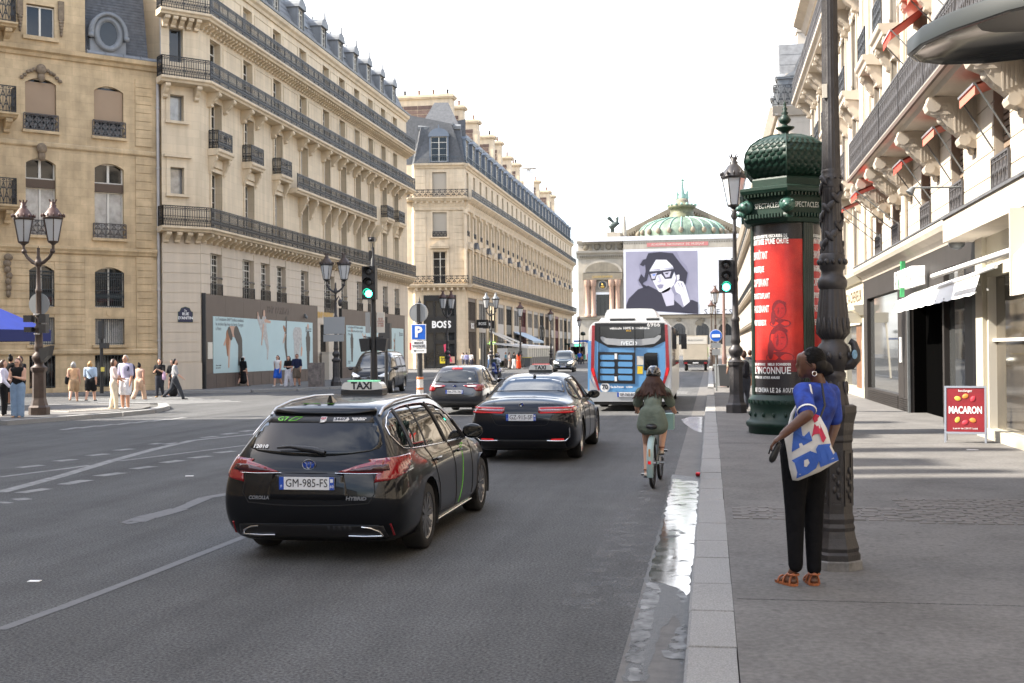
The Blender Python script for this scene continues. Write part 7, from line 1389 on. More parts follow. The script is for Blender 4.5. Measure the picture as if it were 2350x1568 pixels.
for P in ([(.72, 1.02), (.80, 1.38)], [(1.22, .99), (1.30, 1.40)], [(2.02, .965), (1.88, 1.395)], [(2.98, .94), (2.72, 1.17)]): A.line('pillar', P, .045 if P[0][0] != 1.22 else .02, BLACKG, 'right', mirror=True, off=.004)
for P in ([(1.12, .99), (1.30, .80), (1.42, .60), (1.46, .30), (2.3, .27)], [(2.12, .95), (2.22, .7), (2.22, .4), (2.20, .27)], [(3.08, .90), (3.12, .6), (3.05, .3)]): A.line('door_gap', P, .008, GAP, 'right', mirror=True)
A.line('sill_trim', [(1.45, .225), (2.2, .22), (3.2, .22)], .03, CHROME, 'right', mirror=True, off=.01)
for y in (1.42, 2.42):
    for v in ('right', 'left'): h, n = A.hit((y, .845), v); MB().caps((0, -.09, 0), (0, .09, 0), .016, .016).obj('door_handle', PBLACK, A.t, loc=h + n*.028)
A.line('lime_stripe', [(2.62, .84), (2.62, .7), (2.55, .5), (2.42, .33), (2.38, .28)], .009, LIME, 'right', mirror=True, off=.002); h, n = A.hit((2.62, .87), 'right'); text('lettering', 'G7', .11, LIME, A.t, h + n*.004, rot=(PI/2, 0, PI/2), depth=.001, bold=.002)
for sg in (1, -1):
    pts = [A.hit((sg*.545, y), 'top')[0] + Vector((0, 0, z)) for y, z in ((.5, .0), (.62, .03), (1.0, .036), (1.7, .034), (2.3, .028), (2.5, .0))]; MB().tube(pts, .016, 8).obj('roof_rail', ALU, A.t)
h, n = A.hit((0, .72), 'top'); MB().add([(-.03, -.08, 0), (.03, -.08, 0), (.025, .08, 0), (-.025, .08, 0), (-.012, -.07, .07), (.012, -.07, .07)], [(0, 1, 5, 4), (1, 2, 5), (2, 3, 4, 5), (3, 0, 4)], 0).obj('shark_fin_aerial', PBLACK, A.t, loc=h); A.taxi_sign(1.75, .46, h=.135)
h, n = A.hit((-.1, .62), 'top'); text('lettering', 'G7', .14, LIME, A.t, h + n*.006, rot=(-.15, 0, 0), depth=.001, width=.36)

A.t.scale = (.955, 1, .97)
# --- blue-black saloon taxi
Bm = Car('saloon_taxi', 'blue-black saloon taxi ahead of the estate taxi', [
    st((.18, .02, .0, .06, .30), (.26, .50, .80, 1.02, 1.085), (.72, .84, .83, .76, .55)), st((.34, .2, .16, .26, .42), (.18, .48, .84, 1.03, 1.09), (.92, .97, .95, .86, .62)), st((.9, .9, .9, .85, .78), (.17, .50, .88, 1.05, 1.13), (.95, .98, .965, .87, .64)),
    st((1.35, 1.35, 1.3, 1.3, 1.45), (.17, .50, .90, 1.06, 1.44), (.95, .97, .955, .87, .62)), st(2.2, (.16, .50, .89, 1.03, 1.515), (.945, .955, .945, .875, .64)), st((2.9, 2.9, 2.9, 2.9, 2.75), (.16, .5, .88, 1.01, 1.49), (.945, .955, .94, .87, .63)), st((3.5, 3.5, 3.5, 3.45, 3.3), (.16, .5, .87, .99, 1.30), (.945, .955, .935, .85, .6)), st((4.0, 4.0, 4.0, 3.95, 3.85), (.16, .5, .86, .97, 1.03), (.945, .95, .92, .83, .6)), st((4.6, 4.7, 4.65, 4.6, 4.5), (.22, .5, .80, .88, .92), (.8, .90, .85, .76, .58)), st((4.95, 5.08, 5.04, 4.97, 4.9), (.25, .48, .70, .78, .83), (.62, .72, .68, .6, .48))],
    (-3.13, 19.45, 0), math.radians(.3), PNAVY, (1.17, 4.16), .355)
Bm.wheels(5, mat('bright_alloy', (.5, .5, .51), .25, metal=.9), width=.25); Bm.mirror(3.35, 1.02, m=PNAVY)
GLSR = mat('sky_tinted_glass', (.02, .024, .028), .02, spec=1.0)
Bm.patch('rear_window', [(-.66, .88), (.66, .88), (.60, 1.2), (.50, 1.46), (-.50, 1.46), (-.60, 1.2)], GLSR, 'top', sm=1, off=.005); Bm.patch('tail_lamp', [(.30, .965), (.90, .975), (.92, .92), (.90, .855), (.30, .87)], LRED, sm=0, mirror=True, off=.010)
for z in (.955, .88): Bm.line('lamp_bar', [(.33, z - .012), (.6, z - .004), (.88, z)], .014, LREDB, mirror=True, off=.012)
Bm.line('lamp_bar', [(.31, .915), (.6, .918), (.86, .92)], .010, CHROME, mirror=True, off=.013); Bm.patch('tail_lamp', [(.22, .97), (.38, .955), (.38, .90), (.22, .868)], LRED, 'right', mirror=True, off=.008)
Bm.line('boot_gap', [(-.60, .985), (-.56, .86), (-.46, .68), (-.4, .655), (0, .65), (.4, .655), (.46, .68), (.56, .86), (.60, .985)], .009); Bm.plate(.795, .53, .115, 'GZ-915-SF', dep='92'); Bm.badge(0, 1.0, .046, kind='quarters')
for x, t_, w in ((-.50, 'i5', .06), (.48, 'eDrive40', .18)): h, n = Bm.hit((x, 1.02), 'rear'); text('badge_lettering', t_, .042, CHROME, Bm.t, h + n*.01, width=w, bold=.002)
Bm.patch('lower_bumper', [(-.74, .40), (.74, .40), (.78, .2), (-.78, .2)], BLACKG, off=.004); Bm.line('bumper_trim', [(.44, .395), (.60, .388), (.76, .39), (.83, .46), (.83, .62)], .028, CHROME, mirror=True, off=.012); Bm.patch('reflector', [(.5, .40), (.74, .405), (.73, .425), (.52, .42)], LREDB, mirror=True, off=.010)
SB = [(.98, 1.13), (1.12, 1.06), (2.0, 1.035), (3.0, 1.01), (3.66, .985), (3.35, 1.15), (2.95, 1.33), (2.6, 1.42), (2.1, 1.45), (1.6, 1.41), (1.25, 1.29)]
Bm.patch('side_window', chaikin(SB, 1), GLS, 'right', mirror=True, off=.004, res=.07); Bm.line('window_trim', chaikin(SB, 1), .016, BLACKG, 'right', mirror=True, close=True, off=.006)
for P in ([(1.5, 1.04), (1.62, 1.41)], [(2.45, 1.02), (2.35, 1.44)], [(3.45, .99), (3.1, 1.26)]): Bm.line('pillar', P, .05, BLACKG, 'right', mirror=True, off=.004)
for P in ([(1.45, 1.0), (1.6, .75), (1.65, .3)], [(2.52, 1.0), (2.55, .6), (2.5, .28)], [(3.5, .96), (3.55, .6), (3.5, .3), (1.7, .27)]): Bm.line('door_gap', P, .009, GAP, 'right', mirror=True)
for y in (1.85, 2.85):
    for v in ('right', 'left'): h, n = Bm.hit((y, .87), v); ub('door_handle', PNAVY, Bm.t, h.x - .012, h.x + .012, y - .1, y + .1, .855, .885)
Bm.line('shoulder_crease', [(.6, .93), (1.8, .90), (3.0, .87), (4.2, .82)], .012, PNAVY, 'right', mirror=True, off=.002); h, n = Bm.hit((0, 1.65), 'top'); MB().add([(-.03, -.09, 0), (.03, -.09, 0), (.02, .08, 0), (-.02, .08, 0), (0, -.08, .05)], [(0, 1, 4), (1, 2, 4), (2, 3, 4), (3, 0, 4)]).obj('shark_fin_aerial', GREYM, Bm.t, loc=h); Bm.taxi_sign(2.45, .46, True)
Bm.t.scale = (.955, 1, .97)
# --- dark grey hatchback
yx = AY(1043, 900, 34.0).x
Y = Car('hatchback_car', 'dark grey hatchback car in the left lane behind the parking sign', [
    st((.14, .0, .06, .10, .42), (.26, .46, .80, .98, 1.44), (.62, .76, .76, .72, .55)), st((.26, .16, .2, .26, .56), (.22, .46, .82, .99, 1.47), (.76, .86, .85, .78, .60)), st(.75, (.2, .48, .84, .98, 1.505), (.80, .875, .865, .80, .62)), st(1.5, (.19, .48, .83, .95, 1.53), (.79, .865, .855, .80, .63)), st((2.2, 2.2, 2.2, 2.2, 2.05), (.19, .48, .82, .93, 1.47), (.79, .865, .85, .79, .60)), st((2.8, 2.8, 2.8, 2.8, 2.6), (.19, .48, .81, .92, 1.25), (.79, .86, .84, .77, .55)), st((3.1, 3.1, 3.1, 3.1, 3.05), (.2, .48, .80, .90, .97), (.78, .85, .82, .74, .55)), st((3.85, 3.98, 3.92, 3.85, 3.8), (.25, .46, .64, .74, .78), (.58, .66, .62, .56, .45))],
    (yx, 34.0, 0), math.radians(-1.0), PGREYC, (.70, 3.2), .305)
Y.wheels(8, width=.2); Y.mirror(2.62, .95, m=PGREYC)
Y.patch('rear_window', [(-.64, 1.0), (.64, 1.0), (.62, 1.12), (.53, 1.37), (-.53, 1.37), (-.62, 1.12)], GLSL, sm=1, off=.005); Y.patch('brake_light', [(-.16, 1.41), (.16, 1.41), (.15, 1.445), (-.15, 1.445)], LREDB, off=.012)
Y.patch('tail_lamp', [(.26, .915), (.55, .93), (.80, .94), (.84, .82), (.78, .74), (.64, .74), (.56, .84), (.36, .855)], LRED, mirror=True, off=.012); Y.patch('lamp_inner', [(.36, .90), (.66, .91), (.62, .86), (.44, .875)], PLATE, mirror=True, off=.015); Y.patch('tail_lamp', [(.2, .93), (.4, .92), (.34, .80), (.2, .75)], LRED, 'right', mirror=True, off=.008)
Y.plate(.72, .53, .115, 'FH-775-TK'); Y.badge(0, .90, .06, m=ALU); Y.line('tailgate_gap', [(-.58, .98), (-.60, .8), (-.52, .62), (0, .59), (.52, .62), (.60, .8), (.58, .98)], .009); Y.patch('lower_bumper', [(-.64, .36), (.64, .36), (.68, .2), (-.68, .2)], BLACKG)
SY = [(.55, 1.16), (.75, 1.0), (1.6, .965), (2.5, .94), (2.75, .935), (2.4, 1.2), (2.05, 1.38), (1.5, 1.43), (.95, 1.40)]; Y.patch('side_window', chaikin(SY, 1), GLS, 'right', mirror=True, res=.07)
for P in ([(1.05, .98), (1.1, 1.42)], [(1.7, .96), (1.6, 1.43)]): Y.line('pillar', P, .05, PGREYC, 'right', mirror=True, off=.005)
for P in ([(1.0, .95), (1.15, .3)], [(1.75, .94), (1.78, .28)], [(2.7, .9), (2.7, .3)]): Y.line('door_gap', P, .009, GAP, 'right', mirror=True)
h, n = Y.hit((.25, 1.03), 'rear'); MB().tube([(-.2, -.03, 0), (-.45, -.025, .02)], .014).obj('rear_wiper', BLACKG, Y.t, loc=h); h, n = Y.hit((0, .5), 'top'); MB().tube([(0, 0, 0), (0, -.06, .22)], .008).obj('aerial', BLACKG, Y.t, loc=h); ub('window_sticker', PLATE, Y.t, .4, .47, .16, .17, 1.05, 1.15); h, n = Y.hit((.45, .965), 'rear'); text('lettering', '973 kAy', .05, LTXT, Y.t, h + n*.012, width=.18)
Y.t.scale = (1, 1, .96)
# --- vans facing the camera
def van(name, label, X, s, rot, paint, Hh_, L, tax, star, lit):
    c = Car(name, label, [
        st((.1, .0, .0, .05, .16), (.28, .5, .9, 1.12, Hh_ - .06), (.8, .92, .93, .88, .74)), st((.25, .2, .2, .25, .4), (.24, .5, .92, 1.13, Hh_), (.88, .965, .965, .90, .76)), st(1.5, (.22, .5, .94, 1.14, Hh_ + .015), (.88, .97, .97, .905, .77)), st(3.0, (.22, .5, .94, 1.14, Hh_ + .01), (.88, .97, .97, .905, .77)), st((3.6, 3.6, 3.6, 3.6, 3.45), (.22, .5, .94, 1.13, Hh_ - .08), (.88, .97, .965, .895, .75)), st((4.1, 4.1, 4.1, 4.1, 3.95), (.22, .5, .93, 1.12, Hh_ - .5), (.88, .965, .95, .88, .70)), st((4.35, 4.35, 4.35, 4.35, 4.3), (.23, .5, .92, 1.09, 1.17), (.86, .955, .93, .85, .66)), st((L - .2, L - .12, L - .18, L - .22, L - .25), (.24, .5, .84, .95, 1.02), (.80, .90, .86, .78, .58)), st((L - .1, L, L - .04, L - .1, L - .14), (.26, .48, .74, .88, .94), (.66, .76, .74, .66, .5))],
        (X - L*math.sin(rot), s + L, 0), PI + rot, paint, (1.0, L - .95), .34, cat='van', sub=3); c.wheels(5, width=.22); c.mirror(3.95, 1.1, out=.16)
    c.patch('windscreen', [(-.70, 1.13), (.70, 1.13), (.66, 1.4), (.58, Hh_ - .12), (-.58, Hh_ - .12), (-.66, 1.4)], GLSL, 'front', sm=1, off=.006)
    c.patch('head_lamp', [(.40, .82), (.62, .92), (.80, 1.0), (.84, .90), (.70, .78), (.5, .76)], LON if lit else LWHT, 'front', mirror=True, off=.012); c.patch('grille', [(-.40, .80), (.40, .80), (.36, .62), (.0, .56), (-.36, .62)], BLACKM, 'front', off=.006, sm=1)
    for z in (.62, .68, .74): c.line('grille_bar', [(-.33, z), (0, z - .02), (.33, z)], .016, CHROME, 'front', off=.012)
    c.badge(0, .72, .085, 'front', 'star' if star else 'quarters'); c.patch('lower_intake', [(-.66, .44), (.66, .44), (.6, .30), (-.6, .30)], BLACKM, 'front', off=.005); c.plate(.50, .5, .11, 'FX-204-QD' if tax else 'GB-618-TR', 'front'); c.line('bumper_strip', [(.5, .46), (.72, .48), (.82, .6)], .02, CHROME, 'front', mirror=True, off=.01)
    c.line('bonnet_gap', [(-.6, 1.02), (-.5, .86), (0, .83), (.5, .86), (.6, 1.02)], .01, GAP, 'front')
    W = [(3.85, 1.14), (4.12, 1.15), (3.86, 1.42), (3.62, Hh_ - .2), (3.0, Hh_ - .16), (2.95, 1.15)]; c.patch('side_window', W, GLS, 'right', mirror=True, res=.1); c.patch('side_window', [(2.85, 1.16), (2.85, Hh_ - .16), (1.65, Hh_ - .15), (1.65, 1.16)], GLS, 'right', mirror=True, res=.1); c.patch('side_window', [(1.55, 1.16), (1.55, Hh_ - .15), (.4, Hh_ - .18), (.3, 1.18)], GLS, 'right', mirror=True, res=.1)
    for P in ([(3.9, 1.1), (3.9, .35)], [(2.9, 1.12), (2.9, .3)], [(1.6, 1.12), (1.6, .5)]): c.line('door_gap', P, .01, GAP, 'right', mirror=True)
    if tax:
        h, n = c.hit((0, 3.2), 'top'); t_ = thing('taxi_sign', None, None, h, PI, parent=c.t); MB().prism(chaikin([(-.25, 0), (-.22, .1), (-.16, .14), (.16, .14), (.22, .1), (.25, 0)], 1), -.08, .08).obj('shell', mat('taxi_sign_white', (.62, .63, .61), .3), t_); text('lettering', 'TAXI', .1, mat('taxi_green_letter', (.05, .45, .2), .5), t_, (0, -.085, .07), rot=(PI/2, 0, 0), width=.26)
    return c
van('van_taxi', 'black van taxi facing the camera behind the signal pole', AY(846, 850, 51).x, 51.0, math.radians(5), PBLACK, 1.90, 4.95, True, False, False)
van('people_carrier', 'dark people carrier with lit headlamps coming down the avenue', AY(1292, 830, 101).x, 101, math.radians(4), PGREEN, 1.88, 5.1, False, True, True)
# --- bus seen from behind
BLU_B = mat('bus_light_blue', (.11, .30, .56), .35, coat=.4); BUSW = mat('bus_white', (.60, .61, .61), .35, coat=.3); BUSG = mat('bus_silver', (.42, .43, .44), .35, metal=.3); BRED = mat('bus_dark_red', (.30, .012, .02), .25, coat=.5)
bs = 36.2; bxl, bxr = AY(1351, 800, bs).x, AY(1541, 800, bs).x; bw = bxr - bxl
BU = thing('city_bus', 'light blue and white city bus seen from behind', 'bus', ((bxl + bxr)/2, bs, 0), math.radians(.4)); hw = bw/2
def bz(y): return AY(1445, y, bs).z
def bxz(x, y): p = AY(1309.67 + x*.29278, 703.8 + y*.29278, bs); return p.x - (bxl + bxr)/2, p.z     # from the close view of the bus
sec = chaikin([(-hw, .34), (hw, .34), (hw, bz(745)), (hw - .22, bz(735)), (-hw + .22, bz(735)), (-hw, bz(745))], 0); zt = bz(737)
prof = [(-hw + .02, .32), (hw - .02, .32), (hw, .5), (hw, zt - .28), (hw - .05, zt - .14), (hw - .16, zt - .03), (hw - .3, zt), (-hw + .3, zt), (-hw + .16, zt - .03), (-hw + .05, zt - .14), (-hw, zt - .28), (-hw, .5)]
MB().prism(prof, .06, 11.8).obj('body', BUSW, BU); inn = [(x*.985, .34 + (z - .34)*.99) for x, z in prof]; MB().prism(inn, .0, .06).obj('rear_shell', BUSW, BU)
for a, b, z1 in ((-.98, .98, .52), (-1.1, .90, .36)): pass
MB().prism(chaikin([(-hw*.66, zt - .02), (-hw*.6, zt + .34), (-hw*.5, zt + .40), (hw*.5, zt + .40), (hw*.6, zt + .34), (hw*.66, zt - .02)], 1), .5, 4.5).obj('roof_pod', BUSW, BU); MB().prism([(-hw*.78, zt - .02), (-hw*.7, zt + .12), (hw*.78, zt + .12), (hw*.84, zt - .02)], .25, 6).obj('roof_fairing', BUSW, BU)
for x0, x1 in ((-.62, .15), (.5, .9)): ub('roof_vent', BLACKG, BU, x0, x1, .2, .26, zt + .02, zt + .08)
def rear(name, pts, m, y0, y1, sm=0, mir=False):
    P = [bxz(*p) for p in pts]; P = chaikin(P, sm) if sm else P; o = MB().prism(P, y0, y1).obj(name, m, BU)
    if mir: MB().prism([(-a, b) for a, b in P][::-1], y0, y1).obj(name, m, BU)
    return o
rear('black_panel', [(190, 130), (735, 130), (745, 270), (640, 320), (300, 322), (190, 265)], BLACKG, -.015, 0); rear('blue_panel', [(188, 268), (230, 268), (300, 322), (640, 322), (690, 280), (742, 275), (742, 560), (725, 640), (700, 672), (238, 668), (205, 620), (190, 540)], BLU_B, -.012, 0)
rear('side_skirt', [(135, 270), (160, 270), (160, 560), (200, 660), (135, 660)], BLU_B, -.008, 0); rear('lamp_strip', [(168, 148), (190, 148), (184, 480), (230, 655), (215, 655), (158, 500)], BRED, -.025, 0, mir=True); rear('tail_lamp', [(163, 485), (182, 482), (192, 545), (176, 548)], LREDB, -.03, -.02, mir=True)
rear('rear_bumper', [(150, 560), (205, 662), (262, 670), (760, 672), (785, 575), (785, 745), (150, 745)], BUSG, -.03, 0); rear('silver_band', [(232, 228), (300, 255), (640, 255), (705, 215), (708, 250), (640, 305), (300, 306), (240, 268)], BUSG, -.035, -.01, sm=1)
rear('rear_pane', [(232, 155), (570, 155), (570, 250), (300, 250), (232, 225)], PANE_D, -.022, -.012); rear('rear_pane', [(574, 155), (708, 155), (706, 212), (640, 250), (574, 250)], GLSL, -.022, -.012); rear('engine_grille', [(215, 355), (508, 360), (505, 605), (212, 600)], BLACKG, -.03, -.01)
for i in range(2):
    for j in range(4):
        x0 = 232 + i*140; y0 = 378 + j*54; P = [bxz(x0 + a_, y0 + b_) for a_, b_ in ((0, 6), (6, 0), (106, 2), (112, 8), (112, 34), (106, 40), (6, 38), (0, 32))]; MB().prism(P, -.045, -.03).obj('grille_panel', BLU_B, BU)
for p in ((345, 368, 365, 412), (345, 548, 363, 585)): a, b = bxz(p[0], p[1]), bxz(p[2], p[3]); ub('latch', WHITE, BU, a[0], b[0], -.06, -.03, b[1], a[1])
a, b = bxz(498, 155), bxz(508, 360); ub('ladder_rail', BLACKG, BU, a[0], b[0], -.07, -.02, b[1], a[1]); a, b = bxz(218, 155), bxz(228, 600); ub('ladder_rail', BLACKG, BU, a[0], b[0], -.06, -.02, b[1], a[1])
rear('side_hatch_glass', [(575, 375), (600, 360), (680, 362), (685, 480), (620, 500), (575, 500)], GLS, -.02, -.01); rear('warning_sticker', [(518, 388), (572, 388), (570, 458), (518, 458)], OFFWHITE, -.02, -.01); rear('warning_sticker', [(522, 468), (566, 468), (564, 528), (522, 528)], mat('sticker_yellow', (.7, .5, .03), .5), -.02, -.01)
c_ = bxz(270, 632); MB().lathe([(0, 0), (.145, 0), (.145, .01)], seg=24).obj('speed_disc', WHITE, BU, loc=(c_[0], -.015, c_[1]), rot=(PI/2, 0, 0)); text('lettering', '70', .19, DTXT, BU, (c_[0], -.03, c_[1]), bold=.006)
for t_, p, s_, m, w in (('6966', (650, 143), .17, LTXT, .40), ('véhicule 100% biométhane', (462, 170), .10, LTXT, 1.22), ('M13', (455, 190), .07, mat('amber_letter', (.6, .35, .05), .5), .15), ('IVECO', (458, 290), .17, CHROME, .48), ('île-de-France', (365, 630), .09, LTXT, .4), ('mobilités', (460, 630), .07, LTXT, .2)): q = bxz(*p); text('lettering', t_, s_, m, BU, (q[0], -.04, q[1]), width=w, bold=.003)
q = bxz(440, 690); ub('number_plate', PLATE, BU, q[0] - .29, q[0] + .29, -.05, -.02, q[1] - .07, q[1] + .07); ub('plate_band', PLB, BU, q[0] - .29, q[0] - .24, -.052, -.02, q[1] - .07, q[1] + .07); text('lettering', 'GP-760-BC', .12, DTXT, BU, (q[0] + .02, -.055, q[1]), width=.46)
MB().box(-hw + .1, hw - .1, .1, 1.2, .2, .34).obj('underbody', BLACKM, BU)
for sx in (-1, 1):
    MB().lathe([(.2, -.14), (.46, -.14), (.48, -.1), (.48, .1), (.46, .14), (.2, .14)], seg=28).obj('wheel', RUBBER, BU, loc=(sx*(hw - .2), 3.2, .48), rot=(0, PI/2, 0)); MB().lathe([(.2, -.14), (.46, -.14), (.48, -.1), (.48, .1), (.46, .14), (.2, .14)], seg=28).obj('wheel', RUBBER, BU, loc=(sx*(hw - .2), 9, .48), rot=(0, PI/2, 0))
    for i in range(5): ub('side_window', GLS, BU, sx*hw - .005, sx*hw + .006, .8 + i*2.1, 2.8 + i*2.1, 1.35, 2.6)
MB().box(hw + .1, hw + .32, 11.3, 11.5, 1.9, 2.5).box(hw - .1, hw + .2, 11.4, 11.45, 2.45, 2.5).obj('mirror', BLACKG, BU)
# --- small box lorry beyond
tx = AY(1596, 800, 104).x; LO = thing('box_lorry', 'beige box lorry seen from behind farther up the lane', 'lorry', (tx, 104, 0)); BXC = mat('lorry_beige', (.46, .41, .33), .5, var=.06, scale=2)
MB().box(-1.06, 1.06, 0, 4.0, .95, 3.1).obj('box', BXC, LO); MB().box(-1.0, 1.0, -.03, 0, 2.35, 3.02).obj('upper_door', mat('lorry_white', (.6, .58, .53), .5), LO); MB().box(-1.0, 1.0, -.05, 0, 1.0, 2.3).obj('tail_lift', BXC, LO); MB().box(-1.06, 1.06, -.06, 0, .8, .95).box(-1.06, 1.06, 0, 3.9, .6, .95).obj('chassis', BLACKM, LO); text('lettering', 'BACK COUNTRY', .16, GTXT, LO, (0, -.04, 2.7), width=1.3)
for sx in (-1, 1): ub('tail_lamp', LRED, LO, sx*.85 - .14, sx*.85 + .14, -.08, 0, .62, .78); MB().lathe([(.1, -.12), (.38, -.12), (.38, .12), (.1, .12)], seg=20).obj('wheel', RUBBER, LO, loc=(sx*.85, .9, .38), rot=(0, PI/2, 0)); MB().lathe([(.1, -.12), (.38, -.12), (.38, .12), (.1, .12)], seg=20).obj('wheel', RUBBER, LO, loc=(sx*.85, 4.6, .38), rot=(0, PI/2, 0))
MB().box(-.95, .95, 4.1, 5.6, .5, 2.2).obj('cab', WHITE, LO); ub('number_plate', PLATE, LO, -.25, .25, -.06, -.02, .66, .76)
# far buses and cars near the place
fb = thing('city_bus', 'distant green and white bus to the left of the blue bus', 'bus', (AY(1326, 800, 190).x, 190, 0)); MB().box(-1.25, 1.25, 0, 10, .4, 3.0).obj('body', BUSW, fb); ub('windscreen', GLS, fb, -1.15, 1.15, -.03, 0, 1.2, 2.5); ub('destination', mat('green_display', (.1, .7, .35), .4, emit=.8), fb, -.5, .5, -.04, 0, 2.6, 2.85); ub('front_panel', mat('bus_jade', (.05, .32, .22), .4), fb, -1.25, 1.25, -.02, 0, .45, 1.15)
for sx in (-1, 1): MB().lathe([(.1, -.1), (.45, -.1), (.45, .1), (.1, .1)], seg=16).obj('wheel', RUBBER, fb, loc=(sx*1.1, 2.4, .45), rot=(0, PI/2, 0))
fc = thing('green_van', 'bright green van stopped near the opera', 'van', (AY(1612, 800, 230).x, 230, 0)); MB().box(-1.1, 1.1, 0, 4, .4, 2.3).obj('body', mat('lime_van_paint', (.25, .62, .05), .35, coat=.6), fc); ub('rear_window', GLS, fc, -.9, .9, -.03, 0, 1.4, 2.1)
for sx in (-1, 1): ub('tail_lamp', LRED, fc, sx*.95 - .1, sx*.95 + .1, -.05, 0, .8, 1.2); MB().lathe([(.1, -.1), (.34, -.1), (.34, .1), (.1, .1)], seg=16).obj('wheel', RUBBER, fc, loc=(sx*.95, .8, .34), rot=(0, PI/2, 0))
# ---------------------------------------------------------------- people; local y is where the person faces
HAIR = {'d': mat('hair_dark', (.007, .006, .006), .55, spec=.2), 'b': mat('hair_brown', (.055, .025, .013), .5), 'y': mat('hair_blonde', (.38, .22, .08), .5), 'g': mat('hair_grey', (.30, .28, .26), .5), 'r': mat('hair_auburn', (.045, .018, .011), .5, spec=.3)}
def person(label, loc, rot, h=1.7, skin=SKIN_A, top=None, bot=None, hair=('d', 'short'), shoes=(.05, .045, .045), stride=0.0, arms=((.0, .0), (.0, .0)), group='people on the pavements', vox=.024, extra=None, wide=1.0, beard=None, glasses=False, cap=None):
    """arms: per side (forward swing of the upper arm, elbow bend) in radians"""
    t = thing('person', label, 'person', loc, rot, group); S = lambda *p: Vector(p)*h; w = wide
    hip = .515; J = {}
    for k, sx in ((0, -1), (1, 1)):
        sw = stride*(1 if k else -1)
        J['h', k] = S(sx*.052*w, 0, hip); J['k', k] = S(sx*.052*w, .245*math.sin(sw) + .02, hip - .24*math.cos(sw)); bend = max(0, -sw)*1.1
        J['a', k] = J['k', k] + S(0, .235*math.sin(sw - bend) - .01, -.235*math.cos(sw - bend))
        f, e = arms[k]; J['s', k] = S(sx*.108*w, 0, .805); J['e', k] = J['s', k] + S(sx*.022, .17*math.sin(f), -.17*math.cos(f)); inw = -sx*.09 if e > 1.2 else 0
        J['w', k] = J['e', k] + S(inw, .15*math.sin(f + e), -.15*math.cos(f + e))
    low = min(J['a', 0].z, J['a', 1].z) - .035*h
    def torso(mb, g, z0=.52, z1=.8):
        mb.caps(S(-.035*w, 0, z0), S(.035*w, 0, z0), .075*h*w + g, .075*h*w + g, .8, (0, 0, 1)); mb.caps(S(0, .0, z0 + .03), S(0, .005, .62), .082*h*w + g, .074*h*w + g, .72); mb.caps(S(0, .005, .62), S(0, .005, z1 - .04), .078*h*w + g, .098*h*w + g, .66); mb.caps(S(-.085*w, 0, z1), S(.085*w, 0, z1), .042*h + g, .042*h + g, .95, (0, 1, 0))
    def arm(mb, k, g, part=2):
        mb.caps(J['s', k], J['e', k] if part >= 1 else J['s', k].lerp(J['e', k], .7), .037*h + g, .029*h + g)
        if part >= 2: mb.caps(J['e', k], J['w', k], .029*h + g, .021*h + g)
    def leg(mb, k, g, upto=1.0, flare=0.0):
        a, b, c = J['h', k], J['k', k], J['a', k]
        if upto <= .5: mb.caps(a, a.lerp(b, upto*2), .066*h*w + g, (.066 - .02*upto*2)*h*w + g + flare); return
        mb.caps(a, b, .066*h*w + g, .043*h + g + flare*.4); mb.caps(b, b.lerp(c, (upto - .5)*2), .043*h + g + flare*.4, .028*h + g + flare)
    b = MB(); torso(b, 0); hd = S(0, .012, .925)
    b.caps(S(0, -.005, .80), S(0, .005, .875), .036*h, .032*h); b.ball(hd, (.046*h, .056*h, .066*h)); b.caps(S(0, .03, .895), S(0, .035, .885), .034*h, .026*h); b.ball(S(0, .068, .918), (.010*h, .014*h, .016*h))
    for sx in (-1, 1): b.ball(S(sx*.047, .008, .92), (.008*h, .014*h, .018*h))
    for k in (0, 1):
        arm(b, k, 0); leg(b, k, 0); d = (J['w', k] - J['e', k]).normalized(); b.caps(J['w', k], J['w', k] + d*.05*h, .021*h, .018*h, .6); b.caps(J['w', k] + d*.05*h, J['w', k] + d*.085*h, .016*h, .012*h, .6); b.caps(J['w', k] + d*.015*h, J['w', k] + d*.045*h + S(0, .02, 0), .011*h, .009*h)
        b.caps(J['a', k] + S(0, -.015, -.02), J['a', k] + S(0, .085, -.028), .022*h, .016*h, .8)
    b.v = [(x, y, z - low) for x, y, z in b.v]; blob('body', b, skin, t, vox, 3)
    def wear(name, mb, m, v=vox, sm=3): mb.v = [(x, y, z - low) for x, y, z in mb.v]; return blob(name, mb, m, t, v, sm)
    if top:
        col, sl = top; g = MB(); torso(g, .012, z0=.52 if bot and bot[0] != 'dress' else .5)
        for k in (0, 1):
            if sl >= 0: arm(g, k, .014 if sl < 2 else .010, sl)
        wear('top', g, cloth('%.2f_%.2f_%.2f' % col, col))
    if bot:
        kind, col, upto = bot; g = MB(); cm = cloth('%.2f_%.2f_%.2f' % col, col)
        if kind in ('trousers', 'shorts', 'wide'):
            g.caps(S(-.04*w, 0, .53), S(.04*w, 0, .53), .082*h*w, .082*h*w, .82, (0, 0, 1))
            for k in (0, 1): leg(g, k, .014 if kind != 'wide' else .022, upto, .0 if kind == 'trousers' else (.022 if kind == 'shorts' else .03))
        else:
            z1 = .60 if kind == 'skirt' else .66; z0 = hip - upto*.47
            for i in range(6): q = i/5; g.caps(S(-.03*w, 0, z1 + (z0 - z1)*q), S(.03*w, 0, z1 + (z0 - z1)*q), (.07 + .055*q)*h*w, (.07 + .055*q)*h*w, .85, (0, 0, 1))
        wear('trousers' if kind in ('trousers', 'wide') else kind, g, cm)
